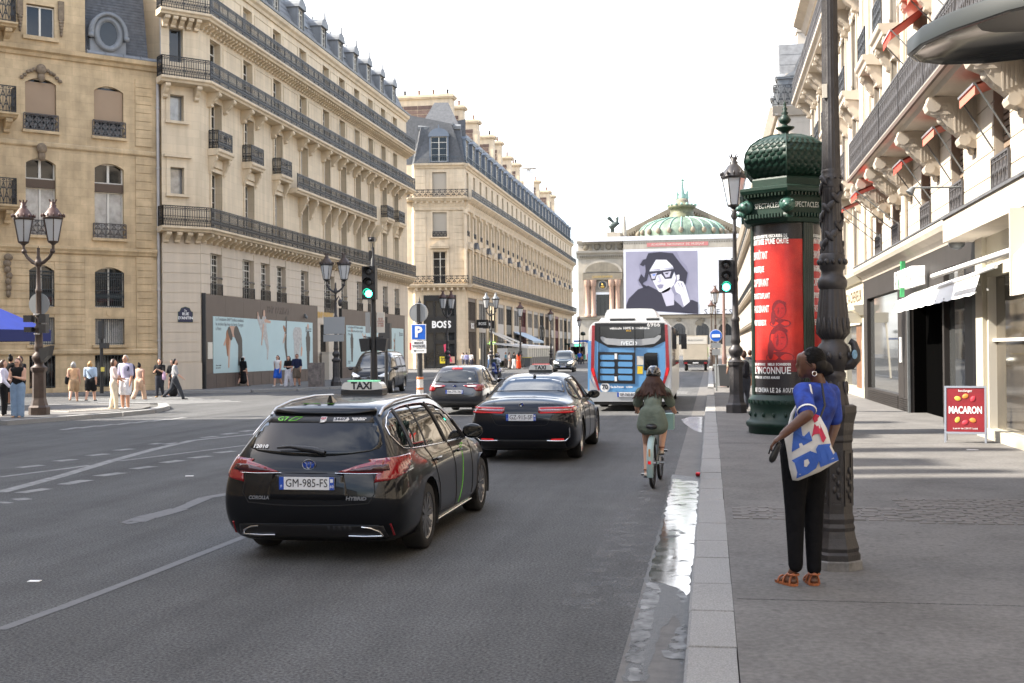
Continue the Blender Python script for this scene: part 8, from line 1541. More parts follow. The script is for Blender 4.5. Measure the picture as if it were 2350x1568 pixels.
    for k in (0, 1):
        g = MB().caps(J['a', k] + S(0, -.018, -.018), J['a', k] + S(0, .092, -.022), .027*h, .021*h, .75); g.v = [(x, y, max(z, low + .002)) for x, y, z in g.v]; wear('shoe', g, mat('shoe_%.2f_%.2f_%.2f' % shoes, shoes, .6), .016, 2)
    if hair:
        c, st_ = hair; g = MB().ball(hd + S(0, -.010, .012), (.052*h, .058*h, .066*h)).ball(hd + S(0, -.026, .0), (.050*h, .046*h, .058*h))
        if st_ == 'long': g.caps(S(-.015, -.035, .92), S(-.012, -.05, .79), .046*h, .044*h, .6); g.caps(S(.015, -.035, .92), S(.012, -.05, .79), .046*h, .044*h, .6); g.caps(S(.04, .0, .92), S(.045, .005, .83), .018*h, .02*h); g.caps(S(-.04, .0, .92), S(-.045, .005, .83), .018*h, .02*h)
        if st_ == 'bob': g.caps(S(-.03, -.02, .92), S(-.034, -.02, .868), .036*h, .03*h); g.caps(S(.03, -.02, .92), S(.034, -.02, .868), .036*h, .03*h)
        if st_ == 'bun': g.ball(S(0, -.03, 1.0), .03*h)
        for i, (x, y, z) in enumerate(g.v):                       # keep the face clear
            if y > hd.y + .012*h and z < hd.z + .042*h: g.v[i] = (x*.8, hd.y + .012*h, z)
        wear('hair', g, HAIR[c], .018, 2)
    if beard: wear('beard', MB().caps(S(0, .045, .885), S(0, .05, .868), .032*h, .022*h), HAIR[beard], .018, 2)
    if glasses: wear('sunglasses', MB().caps(S(-.03, .062, .93), S(.03, .062, .93), .013*h, .013*h, .5, (0, 1, 0)), BLACKG, .014, 1)
    if cap: wear('cap', MB().ball(hd + S(0, -.004, .03), (.056*h, .062*h, .05*h)).caps(hd + S(0, .05, .035), hd + S(0, .09, .028), .03*h, .02*h, .3, (1, 0, 0)), cloth('cap', cap), .018, 2)
    if extra:
        for nm, col, parts in extra: g = MB(); [g.caps(S(*a), S(*b_), r0*h, r1*h, fl) for a, b_, r0, r1, fl in parts]; wear(nm, g, cloth('%.2f_%.2f_%.2f' % col, col), .018, 2)
    return t
def at2(x, y, z=.12): p = G(*c2(x, y), z); return (p.x, p.y, z)
def at4(x, y, z=.12): p = G(*c4(x, y), z); return (p.x, p.y, z)
def atf(x, y, z=.12): p = G(918 + x*.1249, 661 + y*.1249, z); return (p.x, p.y, z)
BLK = (.012, .012, .013); WHT = (.70, .68, .68)
BAGS = lambda col, sx=-1: ('shoulder_bag', col, [((sx*.15, -.02, .50), (sx*.15, -.02, .60), .06, .05, .5), ((sx*.14, -.02, .62), (-sx*.05, -.02, .82), .008, .008, 1)])
person('person in white shirt and black trousers at the left picture edge', at2(22, 1500), -1.2, 1.66, top=((.62, .60, .70), 2), bot=('trousers', BLK, 1), hair=('b', 'long'), arms=((.5, 1.7), (.2, .5)), shoes=(.5, .45, .4))
person('person in black tee and shorts with hair bun, back to the camera', at2(72, 1425), .1, 1.78, SKIN_T, (BLK, 1), ('shorts', BLK, .42), ('d', 'bun'), (.02, .02, .02), arms=((.2, .6), (.1, .3)))
person('person in dark jacket and sunglasses behind the one in pale jeans', at2(135, 1430), PI - .3, 1.76, SKIN_A, ((.02, .02, .025), 2), ('trousers', BLK, 1), ('b', 'short'), arms=((.1, .4), (.1, .5)), glasses=True)
person('person with long hair, black sleeveless top and pale wide jeans, arms folded', at2(118, 1508), PI + .15, 1.70, SKIN_A, (BLK, -1), ('wide', (.19, .27, .38), 1), ('b', 'long'), (.4, .25, .15), arms=((.25, 1.6), (.2, 1.3)), glasses=True)
person('person in peach top and beige shorts walking away with black bag', at2(482, 1405, 0), .35, 1.66, SKIN_A, ((.62, .38, .22), -1), ('shorts', (.40, .27, .16), .42), ('g', 'bob'), (.25, .16, .1), .3, arms=((-.1, .2), (.2, .3)), extra=[BAGS(BLK)])
person('person with blonde hair, pale blue tee and black shorts walking away', at2(592, 1402, 0), .1, 1.66, SKIN_A, ((.38, .48, .60), 1), ('shorts', BLK, .42), ('y', 'bob'), (.06, .06, .06), .2, arms=((.05, .25), (-.1, .2)), wide=1.12, extra=[('bag_strap', BLK, [((-.09, -.07, .80), (.09, -.085, .58), .009, .009, 1)])])
person('person in pink blouse and cream trousers with straw bag at the kerb', at2(742, 1458), -1.0, 1.64, SKIN_T, ((.62, .50, .47), 1), ('trousers', (.58, .50, .38), 1), ('b', 'bob'), (.45, .3, .15), .08, arms=((.2, .9), (.3, 1.0)), extra=[('straw_bag', (.28, .15, .06), [((-.14, .02, .50), (-.14, .02, .58), .085, .085, .5)])])
person('person with grey hair in lavender polo and white shorts at the kerb', at2(822, 1453), PI - .1, 1.76, SKIN_T, ((.40, .39, .52), 1), ('shorts', (.66, .66, .70), .42), ('g', 'short'), (.7, .7, .7), arms=((.0, .3), (.0, .3)), glasses=True, extra=[('backpack', (.03, .03, .06), [((-.06, -.09, .62), (-.06, -.09, .76), .08, .08, .7), ((-.09, .07, .72), (-.08, .0, .84), .018, .018, 1)])])
person('person in pink patterned top and loose peach trousers crossing away', at2(912, 1392, 0), -.1, 1.56, SKIN_T, ((.50, .34, .27), -1), ('wide', (.55, .38, .27), 1), ('d', 'bun'), (.35, .12, .08), .3, arms=((.25, .2), (-.2, .4)), wide=1.12)
person('person in black tee and dark jeans holding a pink bag', at2(1045, 1376, 0), PI + .1, 1.70, SKIN_A, (BLK, 1), ('trousers', (.03, .032, .04), 1), ('d', 'bob'), (.4, .25, .12), .12, arms=((.35, 1.7), (.3, 1.7)), extra=[('pink_bag', (.45, .30, .42), [((-.15, .1, .5), (-.15, .1, .63), .06, .04, .5)])])
person('person in long black dress behind the bearded walker', at2(1128, 1372, 0), PI - .3, 1.66, SKIN_A, (BLK, 1), ('dress', BLK, .85), ('d', 'long'), WHT, .15, arms=((.1, .3), (.3, .4)))
person('bearded person in grey tee and dark trousers striding over the crossing', at2(1143, 1392, 0), -1.1 + PI*.0, 1.76, SKIN_A, ((.28, .28, .29), 1), ('trousers', (.04, .043, .05), 1), ('d', 'short'), (.02, .02, .02), .38, arms=((-.3, .4), (.35, .5)), beard='b')
person('person in flowing black dress and white cap before the dancer poster', at4(690, 1468), -.5, 1.66, SKIN_A, (BLK, 1), ('dress', BLK, .62), ('d', 'bob'), BLK, .3, arms=((-.2, .3), (.1, .2)), cap=(.6, .58, .55), extra=[BAGS(BLK)])
person('person in white tank top and bright blue shorts', at4(945, 1468), PI - .2, 1.68, SKIN_A, (WHT, -1), ('shorts', (.03, .12, .55), .42), ('r', 'bob'), WHT, .22, arms=((.2, .2), (-.2, .3)), glasses=True)
person('person in black crop top and white trousers', at4(1025, 1468), PI - .15, 1.64, SKIN_A, (BLK, 1), ('wide', (.60, .58, .62), 1), ('d', 'long'), WHT, .18, arms=((.2, 1.4), (.2, 1.5)))
person('person in navy polo and brown shorts beside the one in white trousers', at4(1086, 1468), PI + .1, 1.74, SKIN_T, ((.015, .02, .05), 1), ('shorts', (.13, .10, .075), .44), ('d', 'short'), (.05, .05, .06), .15, arms=((.0, .4), (.2, .3)), glasses=True)
FAR = [(1160, 1480, 'person in white tee facing left near the corner shop', (WHT, 1), ('trousers', (.1, .1, .12), 1), 'd', 1.2), (1228, 1482, 'person in lilac shirt near the corner shop', ((.33, .33, .55), 2), ('trousers', (.08, .08, .1), 1), 'd', .4), (1312, 1480, 'person with white vest and blue bag near the corner shop', ((.5, .48, .46), 1), ('trousers', (.06, .06, .08), 1), 'd', -.4),
       (1512, 1436, 'person in black with backpack by the shop doors', (BLK, 1), ('trousers', BLK, 1), 'd', -.3), (1638, 1482, 'person in pale top and jeans behind the scooter rider', ((.4, .42, .45), 1), ('trousers', (.05, .09, .18), 1), 'd', -1), (1800, 1470, 'person in dark clothes beneath the ecru awning', ((.05, .05, .06), 1), ('trousers', BLK, 1), 'd', 2.6), (1945, 1470, 'person in teal top under the wide awning', ((.08, .2, .25), 1), ('trousers', (.1, .08, .07), 1), 'b', 2),
       (2012, 1482, 'person in patterned grey dress by the terrace', ((.32, .27, .25), 1), ('dress', (.2, .18, .17), .85), 'd', -1.4), (2096, 1484, 'person in black top and white trousers by the terrace', (BLK, 1), ('wide', (.6, .58, .56), 1), 'd', -.6), (2182, 1492, 'person in red orange dress by the terrace', ((.60, .06, .02), -1), ('dress', (.60, .06, .02), .8), 'd', .2)]
for x, y, l, tp, bt, hr_, ro in FAR: person(l, atf(x, y), ro, 1.68, SKIN_T, tp, bt, (hr_, 'long' if 'dress' in l else 'short'), vox=.035, stride=.12, arms=((.2, .8), (.1, .5)))
for x, y, l, tp, ro, X0 in ((1708, 940, 'person in grey tee with backpack behind the signal lamp', ((.22, .23, .22), 1), .1, 1.25), (1686, 905, 'person with auburn hair and pale blue jeans behind the signal lamp', ((.5, .4, .3), 1), .3, 1.3), (1722, 900, 'person in dark top beside the advertising column', ((.05, .05, .06), 1), -.3, 2.4)):
    p = G(x, y, KH); person(l, (p.x, p.y, KH), ro, 1.74, SKIN_A, tp, ('trousers', (.05, .055, .07), 1), ('r', 'short'), stride=.2, vox=.03, arms=((.2, .4), (-.2, .4)), extra=[('backpack', (.02, .02, .025), [((0, -.1, .62), (0, -.1, .76), .08, .08, .7)])] if x > 1700 else None)
for i, (x, y) in enumerate(((1330, 838), (1337, 836), (1352, 842), (1216, 832), (1300, 826), (1075, 838), (1312, 828))):
    p = G(x, y, .12); person(['person in blue shirt in the far crowd left of the bus', 'person in dark coat in the far crowd', 'person in pink top riding far away', 'person with purple bag by the terrace end', 'person in black at the kiosk', 'person in black with backpack far behind the hatchback', 'person in grey by the kiosk'][i], (p.x, min(p.y, 190), .12), random.uniform(0, 6), 1.7, SKIN_T, ([(.03, .1, .5), (.03, .03, .04), (.5, .2, .35), (.05, .1, .12), BLK, BLK, (.2, .2, .2)][i], 1), ('trousers', (.04, .045, .06), 1), ('d', 'short'), vox=.05, stride=.15)
# --- woman with the tote bag by the near lamp post
def J9(x, y, dy=0.0): return AY(x, y, 9.0 + dy)
Wm = thing('person', 'person in blue football jersey and black trousers carrying a white tote bag', 'person', (0, 0, 0), 0, 'people on the pavements')
HP = J9(1860, 834); sk = MB(); sk.ball(HP, (.088, .080, .115)); fc_ = Vector((-.96, .28, 0)); up_ = Vector((0, 0, 1))
sk.caps(HP + fc_*.03 - up_*.05, HP + fc_*.055 - up_*.075, .058, .042); sk.ball(HP + fc_*.098 - up_*.018, (.018, .014, .02)); sk.ball(HP + fc_*.088 - up_*.052, (.016, .026, .012)); sk.ball(HP + fc_*.085 - up_*.066, (.014, .022, .010)); sk.ball(HP + fc_*.07 + up_*.03, (.035, .05, .05)); sk.ball(HP + Vector((.02, -.08, -.02)), (.016, .012, .032))
NK = J9(1880, 884, .02); sk.caps(HP + Vector((.03, 0, -.06)), NK, .052, .056)
LS, LE, LW = J9(1842, 900, -.18), J9(1853, 952, -.36), J9(1797, 998, -.36); RS, RE, RW = J9(1906, 902, .12), J9(1915, 975, .16), J9(1900, 1030, .10)
CH, WS, HPv = J9(1876, 925, 0), J9(1862, 975, 0), J9(1846, 1020, 0)
def wtorso(m, g): m.caps(NK + Vector((0, 0, -.03)), CH, .07 + g, .135 + g, .72, (.9, .4, 0)); m.caps(CH, WS, .14 + g, .125 + g, .74, (.9, .4, 0)); m.caps(WS, HPv, .125 + g, .150 + g, .80, (.9, .4, 0)); m.caps(LS, RS, .058 + g, .058 + g)
wtorso(sk, -.012)
for a, b, c in ((LS, LE, LW), (RS, RE, RW)): sk.caps(a, b, .056, .044); sk.caps(b, c, .046, .030)
LEGS = [(J9(1824, 1035, -.06), J9(1824, 1165, -.05), J9(1826, 1298, -.06), J9(1815, 1333, -.06)), (J9(1868, 1035, .05), J9(1867, 1168, .05), J9(1868, 1306, .0), J9(1866, 1340, -.02))]
for a, b, c, d in LEGS: sk.caps(a, b, .086, .058); sk.caps(b, c, .058, .036); sk.caps(c, d + Vector((.0, .02, .035)), .034, .032)
toe = [Vector((-.06, .085, 0)), Vector((-.02, .10, 0))]
for (a, b, c, d), tv in zip(LEGS, toe): q = Vector((d.x, d.y, KH + .035)); sk.caps(q - tv*.2, q + tv*.7, .034, .030, .8); [sk.caps(q + tv*.7 + Vector((.02*(i - 2), 0, -.012)), q + tv*1.25 + Vector((.02*(i - 2), 0, -.018)), .011, .008) for i in range(5)]
hd_ = (LW - LE).normalized(); sk.caps(LW, LW + hd_*.06, .030, .034, .55, (0, 1, 0))
for i in range(4): a = LW + hd_*.075 + Vector((0, .018*(i - 1.5), .012 - .006*i)); b = a + hd_*.035 + Vector((-.004, 0, -.022)); c = b + Vector((.012, 0, -.028)); sk.caps(a - hd_*.03, b, .0105, .009); sk.caps(b, c, .009, .007)
a = LW + hd_*.02 + Vector((0, -.025, .005)); sk.caps(a, a + hd_*.04 + Vector((0, -.012, -.012)), .012, .009)
blob('body', sk, SKIN_D, Wm, .0095, 4)
JER = mat('jersey_blue', (.006, .022, .20), .75, var=.3, scale=12, bump=.3, bscale=14, col2=(.010, .045, .30)); jr = MB(); wtorso(jr, .016); jr.caps(HPv, HPv + Vector((.0, 0, -.04)), .165, .168, .82, (.9, .4, 0))
for a, b in ((LS, LE), (RS, RE)): jr.caps(a, a.lerp(b, .78), .072, .068)
blob('jersey', jr, JER, Wm, .012, 4); cf = LS.lerp(LE, .84); MB().lathe([(.066, -.008), (.072, 0), (.066, .008)], seg=20, cap=False).obj('sleeve_cuff', WHITE, Wm, loc=cf, rot=(LE - LS).to_track_quat('Z', 'Y').to_euler()[:]); MB().lathe([(.058, -.01), (.064, 0), (.058, .012)], seg=20, cap=False).obj('collar_trim', WHITE, Wm, loc=NK + Vector((-.004, 0, -.004)), rot=(.15, -.2, 0))
tr = MB(); TRB = mat('black_trouser', (.008, .008, .009), .85, bump=.9, bscale=11, spec=.08); tr.caps(HPv + Vector((-.03, -.01, .03)), HPv + Vector((.03, .01, -.03)), .158, .158, .82, (.9, .4, 0))
for a, b, c, d in LEGS: tr.caps(a, b, .112, .076); tr.caps(b, c, .076, .054); tr.caps(c + Vector((0, 0, .02)), c, .053, .053)
blob('trousers', tr, TRB, Wm, .012, 3)
hr_ = MB().ball(HP + Vector((.018, 0, .022)), (.094, .088, .104)).ball(HP + Vector((.05, -.01, -.01)), (.07, .08, .075)); bn = J9(1896, 848, .02); hr_.ball(bn, (.052, .05, .055))
for i in range(14): hr_.ball(bn + Vector((random.uniform(-.035, .045), random.uniform(-.04, .04), random.uniform(-.045, .04))), .02, seg=8, rings=5)
hr_.v = [(max(x, HP.x - .045) if z < HP.z + .06 else x, y, z) for x, y, z in hr_.v]; blob('hair', hr_, HAIR['d'], Wm, .011, 3)
hs_ = MB()
for i in range(150):
    d0 = Vector((random.uniform(-.75, .3), random.uniform(-1, .9), random.uniform(-.1, 1))).normalized(); d1 = (bn - HP).normalized() + Vector((0, random.uniform(-.25, .25), random.uniform(-.25, .25)))
    pts = [HP + Vector((.018, 0, .02)) + Vector((a_.x*.096, a_.y*.09, a_.z*.105)) for a_ in [d0.slerp(d1.normalized(), k_/5) for k_ in range(6)]]
    if pts[0].x > HP.x - .05: hs_.tube(pts, .0022, 4)
hs_.obj('hair_strands', HAIR['d'], Wm, kind='stuff')
MB().lathe([(.017, -.003), (.021, 0), (.017, .003), (.013, 0), (.017, -.003)], seg=16, cap=False).obj('earring', CHROME, Wm, loc=HP + Vector((.02, -.095, -.075)), rot=(PI/2, 0, .3)); MB().ball(HP + fc_*.078 + Vector((0, -.035, .008)), (.010, .008, .007), seg=8, rings=5).obj('eye', WHITE, Wm)
SAN = mat('tan_leather', (.30, .09, .03), .5)
for (a, b, c, d), tv in zip(LEGS, toe):
    q = Vector((d.x, d.y, KH)); P = chaikin([(-.038, -.06), (.038, -.06), (.044, .06), (.03, .17), (-.03, .17), (-.044, .06)], 1); an = math.atan2(-tv.x, tv.y); s_ = MB().prism(P, .001, .018, ax='z').obj('sandal', SAN, Wm, loc=(q.x, q.y, KH), rot=an)
    for yy, z0, rr in ((.10, .045, .042), (.04, .062, .042), (-.03, .075, .038)): MB().tube([(rr*math.cos(k*PI/8), yy, .012 + z0*math.sin(k*PI/8)) for k in range(9)], .008, 6).obj('strap', SAN, s_)
    MB().tube([(.04*math.cos(k*PI/6), -.025 + .045*math.sin(k*PI/6), .085) for k in range(-1, 14)], .007, 6).obj('ankle_strap', SAN, s_)
tb = thing('tote_bag', 'white cloth tote bag with blue and red letters hanging from a shoulder', 'bag', (0, 0, 0)); gb = lambda x, y: (1750.3 + x*.3962, 783.4 + y*.3962); BP = [gb(*q) for q in ((125, 560), (150, 525), (235, 455), (330, 430), (372, 505), (400, 610), (440, 690), (335, 755), (205, 808), (172, 805), (155, 740), (140, 640))]
CAN_ = mat('tote_canvas', (.62, .60, .57), .9, var=.08, scale=8, bump=.4, bscale=12)
def bagpt(x, y, o): p = J9(x, y, -.27 + o); return p
cx_, cy_ = 1862, 1030; vs = []
for f, o in ((1, .0), (.8, -.035), (.4, -.055), (0, -.06)): vs += [bagpt(cx_ + (x - cx_)*f, cy_ + (y - cy_)*f, o) for x, y in BP]
for f, o in ((1, .02), (.8, .06), (.0, .07)): vs += [bagpt(cx_ + (x - cx_)*f, cy_ + (y - cy_)*f, o) for x, y in BP]
nb = len(BP); F_ = [(k*nb + i, k*nb + (i + 1) % nb, (k + 1)*nb + (i + 1) % nb, (k + 1)*nb + i) for k in range(3) for i in range(nb)] + [((k + 1)*nb + i, (k + 1)*nb + (i + 1) % nb, k*nb + (i + 1) % nb, k*nb + i) for k in (4, 5) for i in range(nb)] + [((i + 1) % nb, i, 4*nb + i, 4*nb + (i + 1) % nb) for i in range(nb)]
MB().add(vs, F_, 0, True).obj('bag_body', CAN_, tb)
def bprint(P, m, k): 
    bm = bmesh.new(); f = bm.faces.new([bm.verts.new(bagpt(x, y, -.068 - .002*k + .05*max(abs(x - cx_)/62, abs(y - cy_)/70)**2)) for x, y in P]); r = bmesh.ops.triangulate(bm, faces=bm.faces[:]); bmesh.ops.subdivide_edges(bm, edges=bm.edges[:], cuts=1); me = bpy.data.meshes.new('printed_letter'); bm.to_mesh(me); bm.free(); me.materials.append(m); put('printed_letter', me, tb)
BL_ = mat('tote_blue', (.04, .11, .42), .8, var=.15, scale=14); RD_ = mat('tote_red', (.48, .03, .07), .8); 
for P_, m_, k_ in (([(178, 520), (222, 488), (232, 560), (270, 520), (288, 575), (168, 642)], BL_, 1), ([(285, 412), (330, 432), (318, 450), (368, 560), (352, 588), (342, 578), (328, 535), (300, 540), (284, 555), (300, 475), (282, 430)], RD_, 1), ([(168, 690), (275, 635), (315, 650), (328, 690), (310, 735), (260, 770), (195, 795), (200, 760), (185, 705)], BL_, 1), ([(240, 690), (262, 682), (272, 705), (255, 728), (240, 725)], CAN_, 2), ([(308, 625), (322, 600), (395, 592), (388, 610), (365, 625), (385, 690), (415, 670), (425, 640), (440, 688), (335, 730), (345, 700), (330, 635)], BL_, 1)):
    bprint([gb(*q) for q in P_], m_, k_)
for x0, x1, dy in ((1846, 1806, -.22), (1858, 1870, -.25)): MB().tube([J9(x0, 884, -.19), J9(x0 + 3, 900, -.24), J9(x1 + (x0 - x1)*.3, 950, -.26), J9(x1, 1000 if x1 < 1850 else 955, -.27)], .011, 6).obj('strap', CAN_, tb)
MB().tube([J9(1886, 880, -.14), J9(1893, 930, -.17), J9(1880, 965, -.2)], .009, 6).obj('bag_strap', BLACKG, Wm)
pu = thing('purse', 'small black leather purse held in the hand of the person in blue jersey', 'bag', (0, 0, 0)); blob('pouch', MB().caps(J9(1786, 1024, -.34), J9(1774, 1050, -.34), .036, .045, .5, (.5, .8, 0)), mat('black_leather', (.012, .012, .013), .35), pu, .01, 3); MB().tube([J9(1790, 1006, -.35), J9(1770, 1022, -.36), J9(1764, 1042, -.35)], .006, 6).obj('strap', BLACKG, pu)
# --- cyclist
bk0 = G(1492, 1127); MINT = mat('mint_bike_paint', (.30, .40, .39), .45, coat=.2)
Bk = thing('bicycle', 'mint city hire bicycle ridden along the gutter', 'bicycle', (bk0.x, bk0.y + .02, 0), math.radians(-3)); WR = .335
def bwheel(y, p):
    e = thing('wheel', None, None, (0, y, WR), 0, parent=p); e.rotation_euler = (0, PI/2, 0); MB().lathe([(WR - .045, -.016), (WR - .012, -.022), (WR, -.006), (WR, .006), (WR - .012, .022), (WR - .045, .016)], seg=40, cap=False).obj('tyre', RUBBER, e); MB().lathe([(WR - .06, -.012), (WR - .045, -.016), (WR - .045, .016), (WR - .06, .012)], seg=40, cap=False).obj('rim', BLACKG, e); sp_ = MB().tube([(0, 0, -.05), (0, 0, .05)], .03)
    for i in range(14): a = 2*PI*i/14; sp_.tube([(0, 0, .02*(-1)**i), ((WR - .05)*math.cos(a), (WR - .05)*math.sin(a), 0)], .0025, 4)
    sp_.obj('spokes', ALU, e)
bwheel(WR, Bk); bwheel(WR + 1.08, Bk)
vs = []
for k in range(13):
    a = math.radians(205 - 14*k)
    for xo in (-.045, -.03, .03, .045): r = WR + (.045 if abs(xo) < .04 else .02); vs.append((xo, WR + r*math.cos(a), WR + r*math.sin(a)))
MB().add(vs, [(4*k + j, 4*k + j + 1, 4*k + 5 + j, 4*k + 4 + j) for k in range(12) for j in range(3)], 0, True).obj('rear_mudguard', MINT, Bk); ub('reflector', LREDB, Bk, -.02, .02, -.075, -.055, .36, .40); ub('tail_light', mat('amber_light', (.5, .25, .08), .3), Bk, -.012, .012, -.06, -.045, .46, .56)
MB().tube([(0, .33, .335), (0, .62, .32), (0, 1.0, .42), (0, 1.18, .78)], [.03, .04, .045, .04], 10).obj('frame', mat('bike_dark_frame', (.05, .06, .055), .4), Bk); MB().tube([(0, .62, .32), (0, .46, .68), (0, .40, .82)], [.03, .02, .018], 8).obj('seat_tube', BLACKG, Bk); MB().tube([(0, 1.42, .335), (0, 1.25, .70), (0, 1.12, .96)], .022, 8).obj('fork', BLACKG, Bk)
blob('saddle', MB().caps((0, .26, .84), (0, .42, .84), .085, .05, .5, (1, 0, 0)).caps((0, .42, .84), (0, .54, .84), .04, .025, .7, (1, 0, 0)), BLACKG, Bk, .012, 3)
MB().tube([(-.30, .96, .99), (-.22, 1.05, 1.0), (0, 1.12, .99), (.22, 1.05, 1.0), (.30, .96, .99)], .014, 8).obj('handlebar', BLACKG, Bk); MB().box(-.02, .22, 1.14, 1.42, .74, .97).obj('basket', mat('basket_mint', (.25, .42, .40), .5), Bk); MB().tube([(-.13, .62, .32), (-.06, .62, .32), (.06, .62, .32), (.13, .62, .32)], .02, 8).tube([(-.07, .62, .32), (-.07, .60, .16)], .014).tube([(.07, .62, .32), (.07, .64, .48)], .014).obj('crank', ALU, Bk)
for sx, z, y in ((-1, .155, .60), (1, .485, .64)): ub('pedal', BLACKG, Bk, sx*.08, sx*.18, y - .05, y + .05, z - .012, z + .012)
for k in (-1, 1): MB().tube([(k*.07, .335, .335), (k*.05, .62, .33)], .012).obj('chain_guard', MINT, Bk)
RZ = .925
Rd = thing('person', 'cyclist in green dress and black helmet with loose auburn hair', 'person', (bk0.x, bk0.y + .02, 0), math.radians(-3), 'people on the pavements'); r = MB()
r.caps((-.07, .36, 1.0), (.07, .36, 1.0), .115, .115, .9, (0, 0, 1)); r.caps((0, .36, 1.05), (0, .44, 1.22), .105, .095, .78); r.caps((0, .44, 1.22), (0, .52, 1.40), .10, .125, .7); r.caps((-.15, .54, 1.42), (.15, .54, 1.42), .055, .055); r.caps((0, .55, 1.46), (0, .58, 1.55), .05, .045); r.ball((0, .61, 1.64), (.075, .09, .11))
LEGC = [((-.09, .40, .98), (-.12, .74, .62), (-.11, .55, .24)), ((.09, .40, .98), (.12, .86, .86), (.11, .62, .57))]
for a, b, c in LEGC: r.caps(a, b, .088, .062); r.caps(b, c, .062, .038); r.caps(c, Vector(c) + Vector((0, .0, -.03)), .036, .034); r.caps(Vector(c) + Vector((0, -.03, -.055)), Vector(c) + Vector((0, .12, -.07)), .034, .026, .8)
for sx in (-1, 1):
    r.caps((sx*.19, .55, 1.40), (sx*.26, .68, 1.18), .052, .042); r.caps((sx*.26, .68, 1.18), (sx*.285, .93, 1.08), .042, .028); r.caps((sx*.285, .93, 1.08), (sx*.27, .98, 1.08), .028, .024)
    for i in range(4): r.caps((sx*(.245 + i*.02), .985, 1.095), (sx*(.245 + i*.02), 1.015, 1.065), .0105, .009)
blob('body', r, SKIN_A, Rd, .012, 3); OLV = mat('olive_green_dress', (.12, .145, .112), .85, var=.18, scale=7, bump=.6, bscale=16); d_ = MB()
d_.caps((0, .46, 1.24), (0, .53, 1.38), .135, .15, .74); d_.caps((-.15, .54, 1.42), (.15, .54, 1.42), .078, .078); d_.caps((0, .40, 1.12), (0, .44, 1.24), .128, .130, .88)
for sx in (-1, 1): d_.caps((sx*.19, .55, 1.40), (sx*.245, .64, 1.24), .078, .076)
for i in range(5): q = i/4; d_.caps((-.07 - .02*q, .37 + .02*q, 1.10 - .18*q), (.07 + .02*q, .37 + .02*q, 1.10 - .18*q), .120 + .026*q, .120 + .026*q, .95, (0, 0, 1))
for a, b, c in LEGC: d_.caps(a, Vector(a).lerp(Vector(b), .28), .125, .118)
blob('dress', d_, OLV, Rd, .016, 3); MB().lathe([(.132, -.012), (.138, 0), (.132, .012)], seg=24, cap=False).obj('waist_seam', OLV, Rd, loc=(0, .425, 1.155), scale=(1.02, .86, 1))
hh = MB(); hh.ball((0, .585, 1.62), (.095, .10, .115))
for i in range(60): a = random.uniform(-1.15, 1.15); q = random.random(); hh.caps((.09*math.sin(a), .58 - .08*math.cos(a), 1.62), (.20*math.sin(a)*(1 + .25*q), .55 - .13*math.cos(a) - .04*q, 1.46 - .12*q), .026, .012)
blob('hair', hh, HAIR['r'], Rd, .012, 1); hs_ = MB()
for i in range(130): a = random.uniform(-1.5, 1.5); q = random.random(); hs_.tube([(.10*math.sin(a), .575 - .09*math.cos(a), 1.62), (.15*math.sin(a) + random.uniform(-.02, .02), .56 - .13*math.cos(a), 1.52), (.22*math.sin(a)*(1 + .3*q) + random.uniform(-.04, .04), .54 - .14*math.cos(a) - .04*q, 1.42 - .13*q)], .003, 4)
hs_.obj('hair_strands', HAIR['r'], Rd, kind='stuff'); hm = MB().lathe([(.0, .125), (.05, .118), (.09, .09), (.115, .045), (.122, 0), (.118, -.03), (.11, -.035)], seg=28).obj('helmet', mat('gloss_black_helmet', (.01, .01, .011), .15, coat=1), Rd, loc=(0, .60, 1.665), scale=(.92, 1.12, 1.05), rot=(-.15, 0, 0))
for x in (-.06, 0, .06): MB().caps((x, -.085, .06), (x, -.11, .03), .010, .008, .6).obj('helmet_vent', BLACKM, hm)
SHC = mat('beige_shoe', (.55, .46, .36), .6)
for a, b, c in LEGC: v = Vector(c); s_ = blob('shoe', MB().caps(v + Vector((0, -.05, -.065)), v + Vector((0, .13, -.075)), .038, .03, .75), SHC, Rd, .011, 2); ub('sole', BLACKG, Rd, v.x - .036, v.x + .036, v.y - .09, v.y + .16, v.z - .105, v.z - .088); MB().tube([(v.x + .04*math.cos(k*PI/6), v.y + .045*math.sin(k*PI/6), v.z + .01) for k in range(13)], .009, 6).obj('ankle_strap', SAN, Rd)
Rd.scale = (.93, .97, RZ)
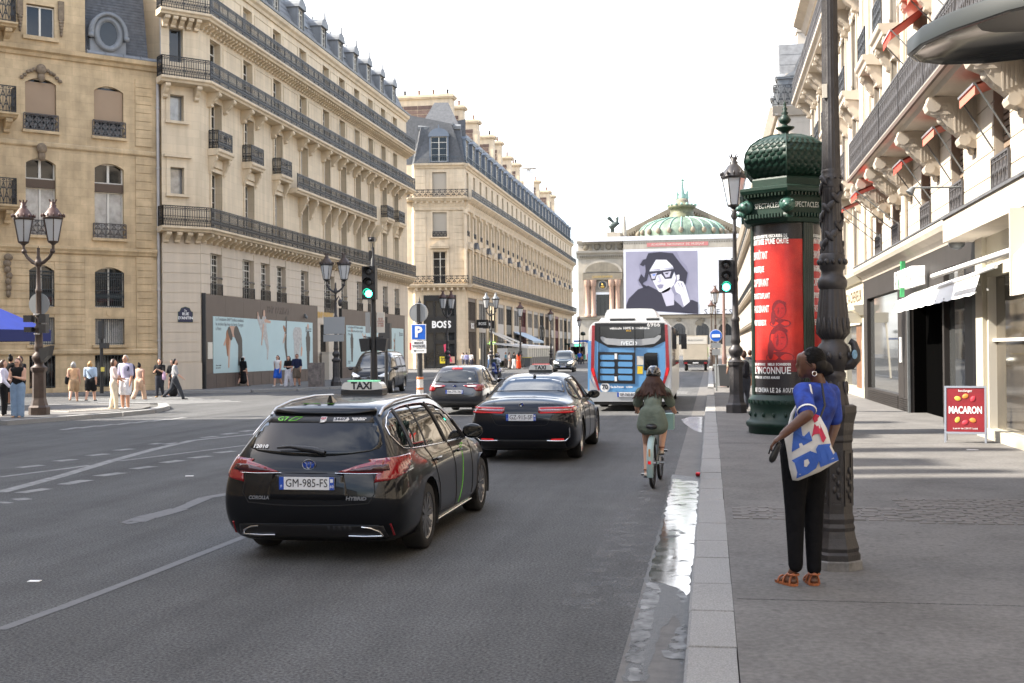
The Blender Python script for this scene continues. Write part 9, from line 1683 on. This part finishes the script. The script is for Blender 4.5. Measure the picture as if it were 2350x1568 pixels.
# --- scooter and rider coming down the avenue
sp0 = G(1140, 870); Sc = thing('scooter', 'dark blue motor scooter coming towards the camera', 'scooter', (sp0.x, sp0.y, 0), PI - .15); blob('fairing', MB().caps((0, .45, .6), (0, .6, 1.0), .2, .16, .6, (1, 0, 0)).caps((0, -.5, .6), (0, .1, .5), .2, .18, .8, (1, 0, 0)).caps((0, .1, .4), (0, .5, .5), .16, .2, .8, (1, 0, 0)), mat('scooter_blue', (.02, .04, .18), .25, coat=.8), Sc, .03, 3)
for y in (-.6, .75): MB().lathe([(.12, -.05), (.25, -.055), (.27, 0), (.25, .055), (.12, .05)], seg=24).obj('wheel', RUBBER, Sc, loc=(0, y, .27), rot=(0, PI/2, 0))
MB().tube([(-.36, .38, 1.08), (0, .48, 1.05), (.36, .38, 1.08)], .02).obj('handlebar', BLACKG, Sc); ub('head_lamp', LWHT, Sc, -.09, .09, .68, .72, .72, .84); MB().box(-.2, .2, .55, .57, 1.0, 1.35).obj('windshield', GLSL, Sc)
Sr = thing('person', 'scooter rider in white jacket and dark helmet', 'person', (sp0.x, sp0.y, 0), PI - .15, 'people on the pavements'); q = MB().caps((0, -.15, .85), (0, -.05, 1.3), .16, .18, .7)
for sx in (-1, 1): q.caps((sx*.2, -.03, 1.32), (sx*.32, .15, 1.1), .06, .05); q.caps((sx*.32, .15, 1.1), (sx*.3, .36, 1.08), .05, .04); q.caps((sx*.12, -.1, .82), (sx*.2, .3, .7), .1, .07); q.caps((sx*.2, .3, .7), (sx*.18, .25, .32), .07, .05); q.caps((sx*.18, .2, .27), (sx*.18, .36, .26), .05, .04)
q.ball((0, 0, 1.56), (.1, .11, .13)); q.caps((0, -.03, 1.38), (0, 0, 1.5), .06, .06); blob('body', q, BLACKG, Sr, .03, 3); blob('jacket', MB().caps((0, -.12, 1.0), (0, -.04, 1.3), .18, .2, .72).caps((-.2, -.03, 1.32), (-.3, .1, 1.15), .075, .07).caps((.2, -.03, 1.32), (.3, .1, 1.15), .075, .07), cloth('white_jacket', (.6, .6, .62)), Sr, .03, 3); blob('helmet', MB().ball((0, 0, 1.58), (.14, .155, .155)), mat('gloss_black_helmet', (.01, .01, .011), .15, coat=1), Sr, .025, 2); MB().ball((0, .05, 1.57), (.115, .115, .06)).obj('visor', GLS, Sr)
finish_blobs(); finish_text()
# keep to thing > part > sub-part: side faces give their pieces to the building, deeper pieces move up one level
LOC = lambda o: o.matrix_parent_inverse @ Matrix.LocRotScale(o.location, o.rotation_euler.to_quaternion(), o.scale)
def lift(o):
    p = o.parent; m = LOC(p) @ LOC(o); o.parent = p.parent; o.matrix_parent_inverse = Matrix(); o.rotation_mode = 'XYZ'; o.matrix_basis = m
for e in (N, Ck, Cs, D4):
    for o in KIDS(e): lift(o)
    bpy.data.objects.remove(e)
def depth(o): return 0 if o.parent is None else 1 + depth(o.parent)
for o in list(COL.objects):
    while depth(o) > 2: lift(o)
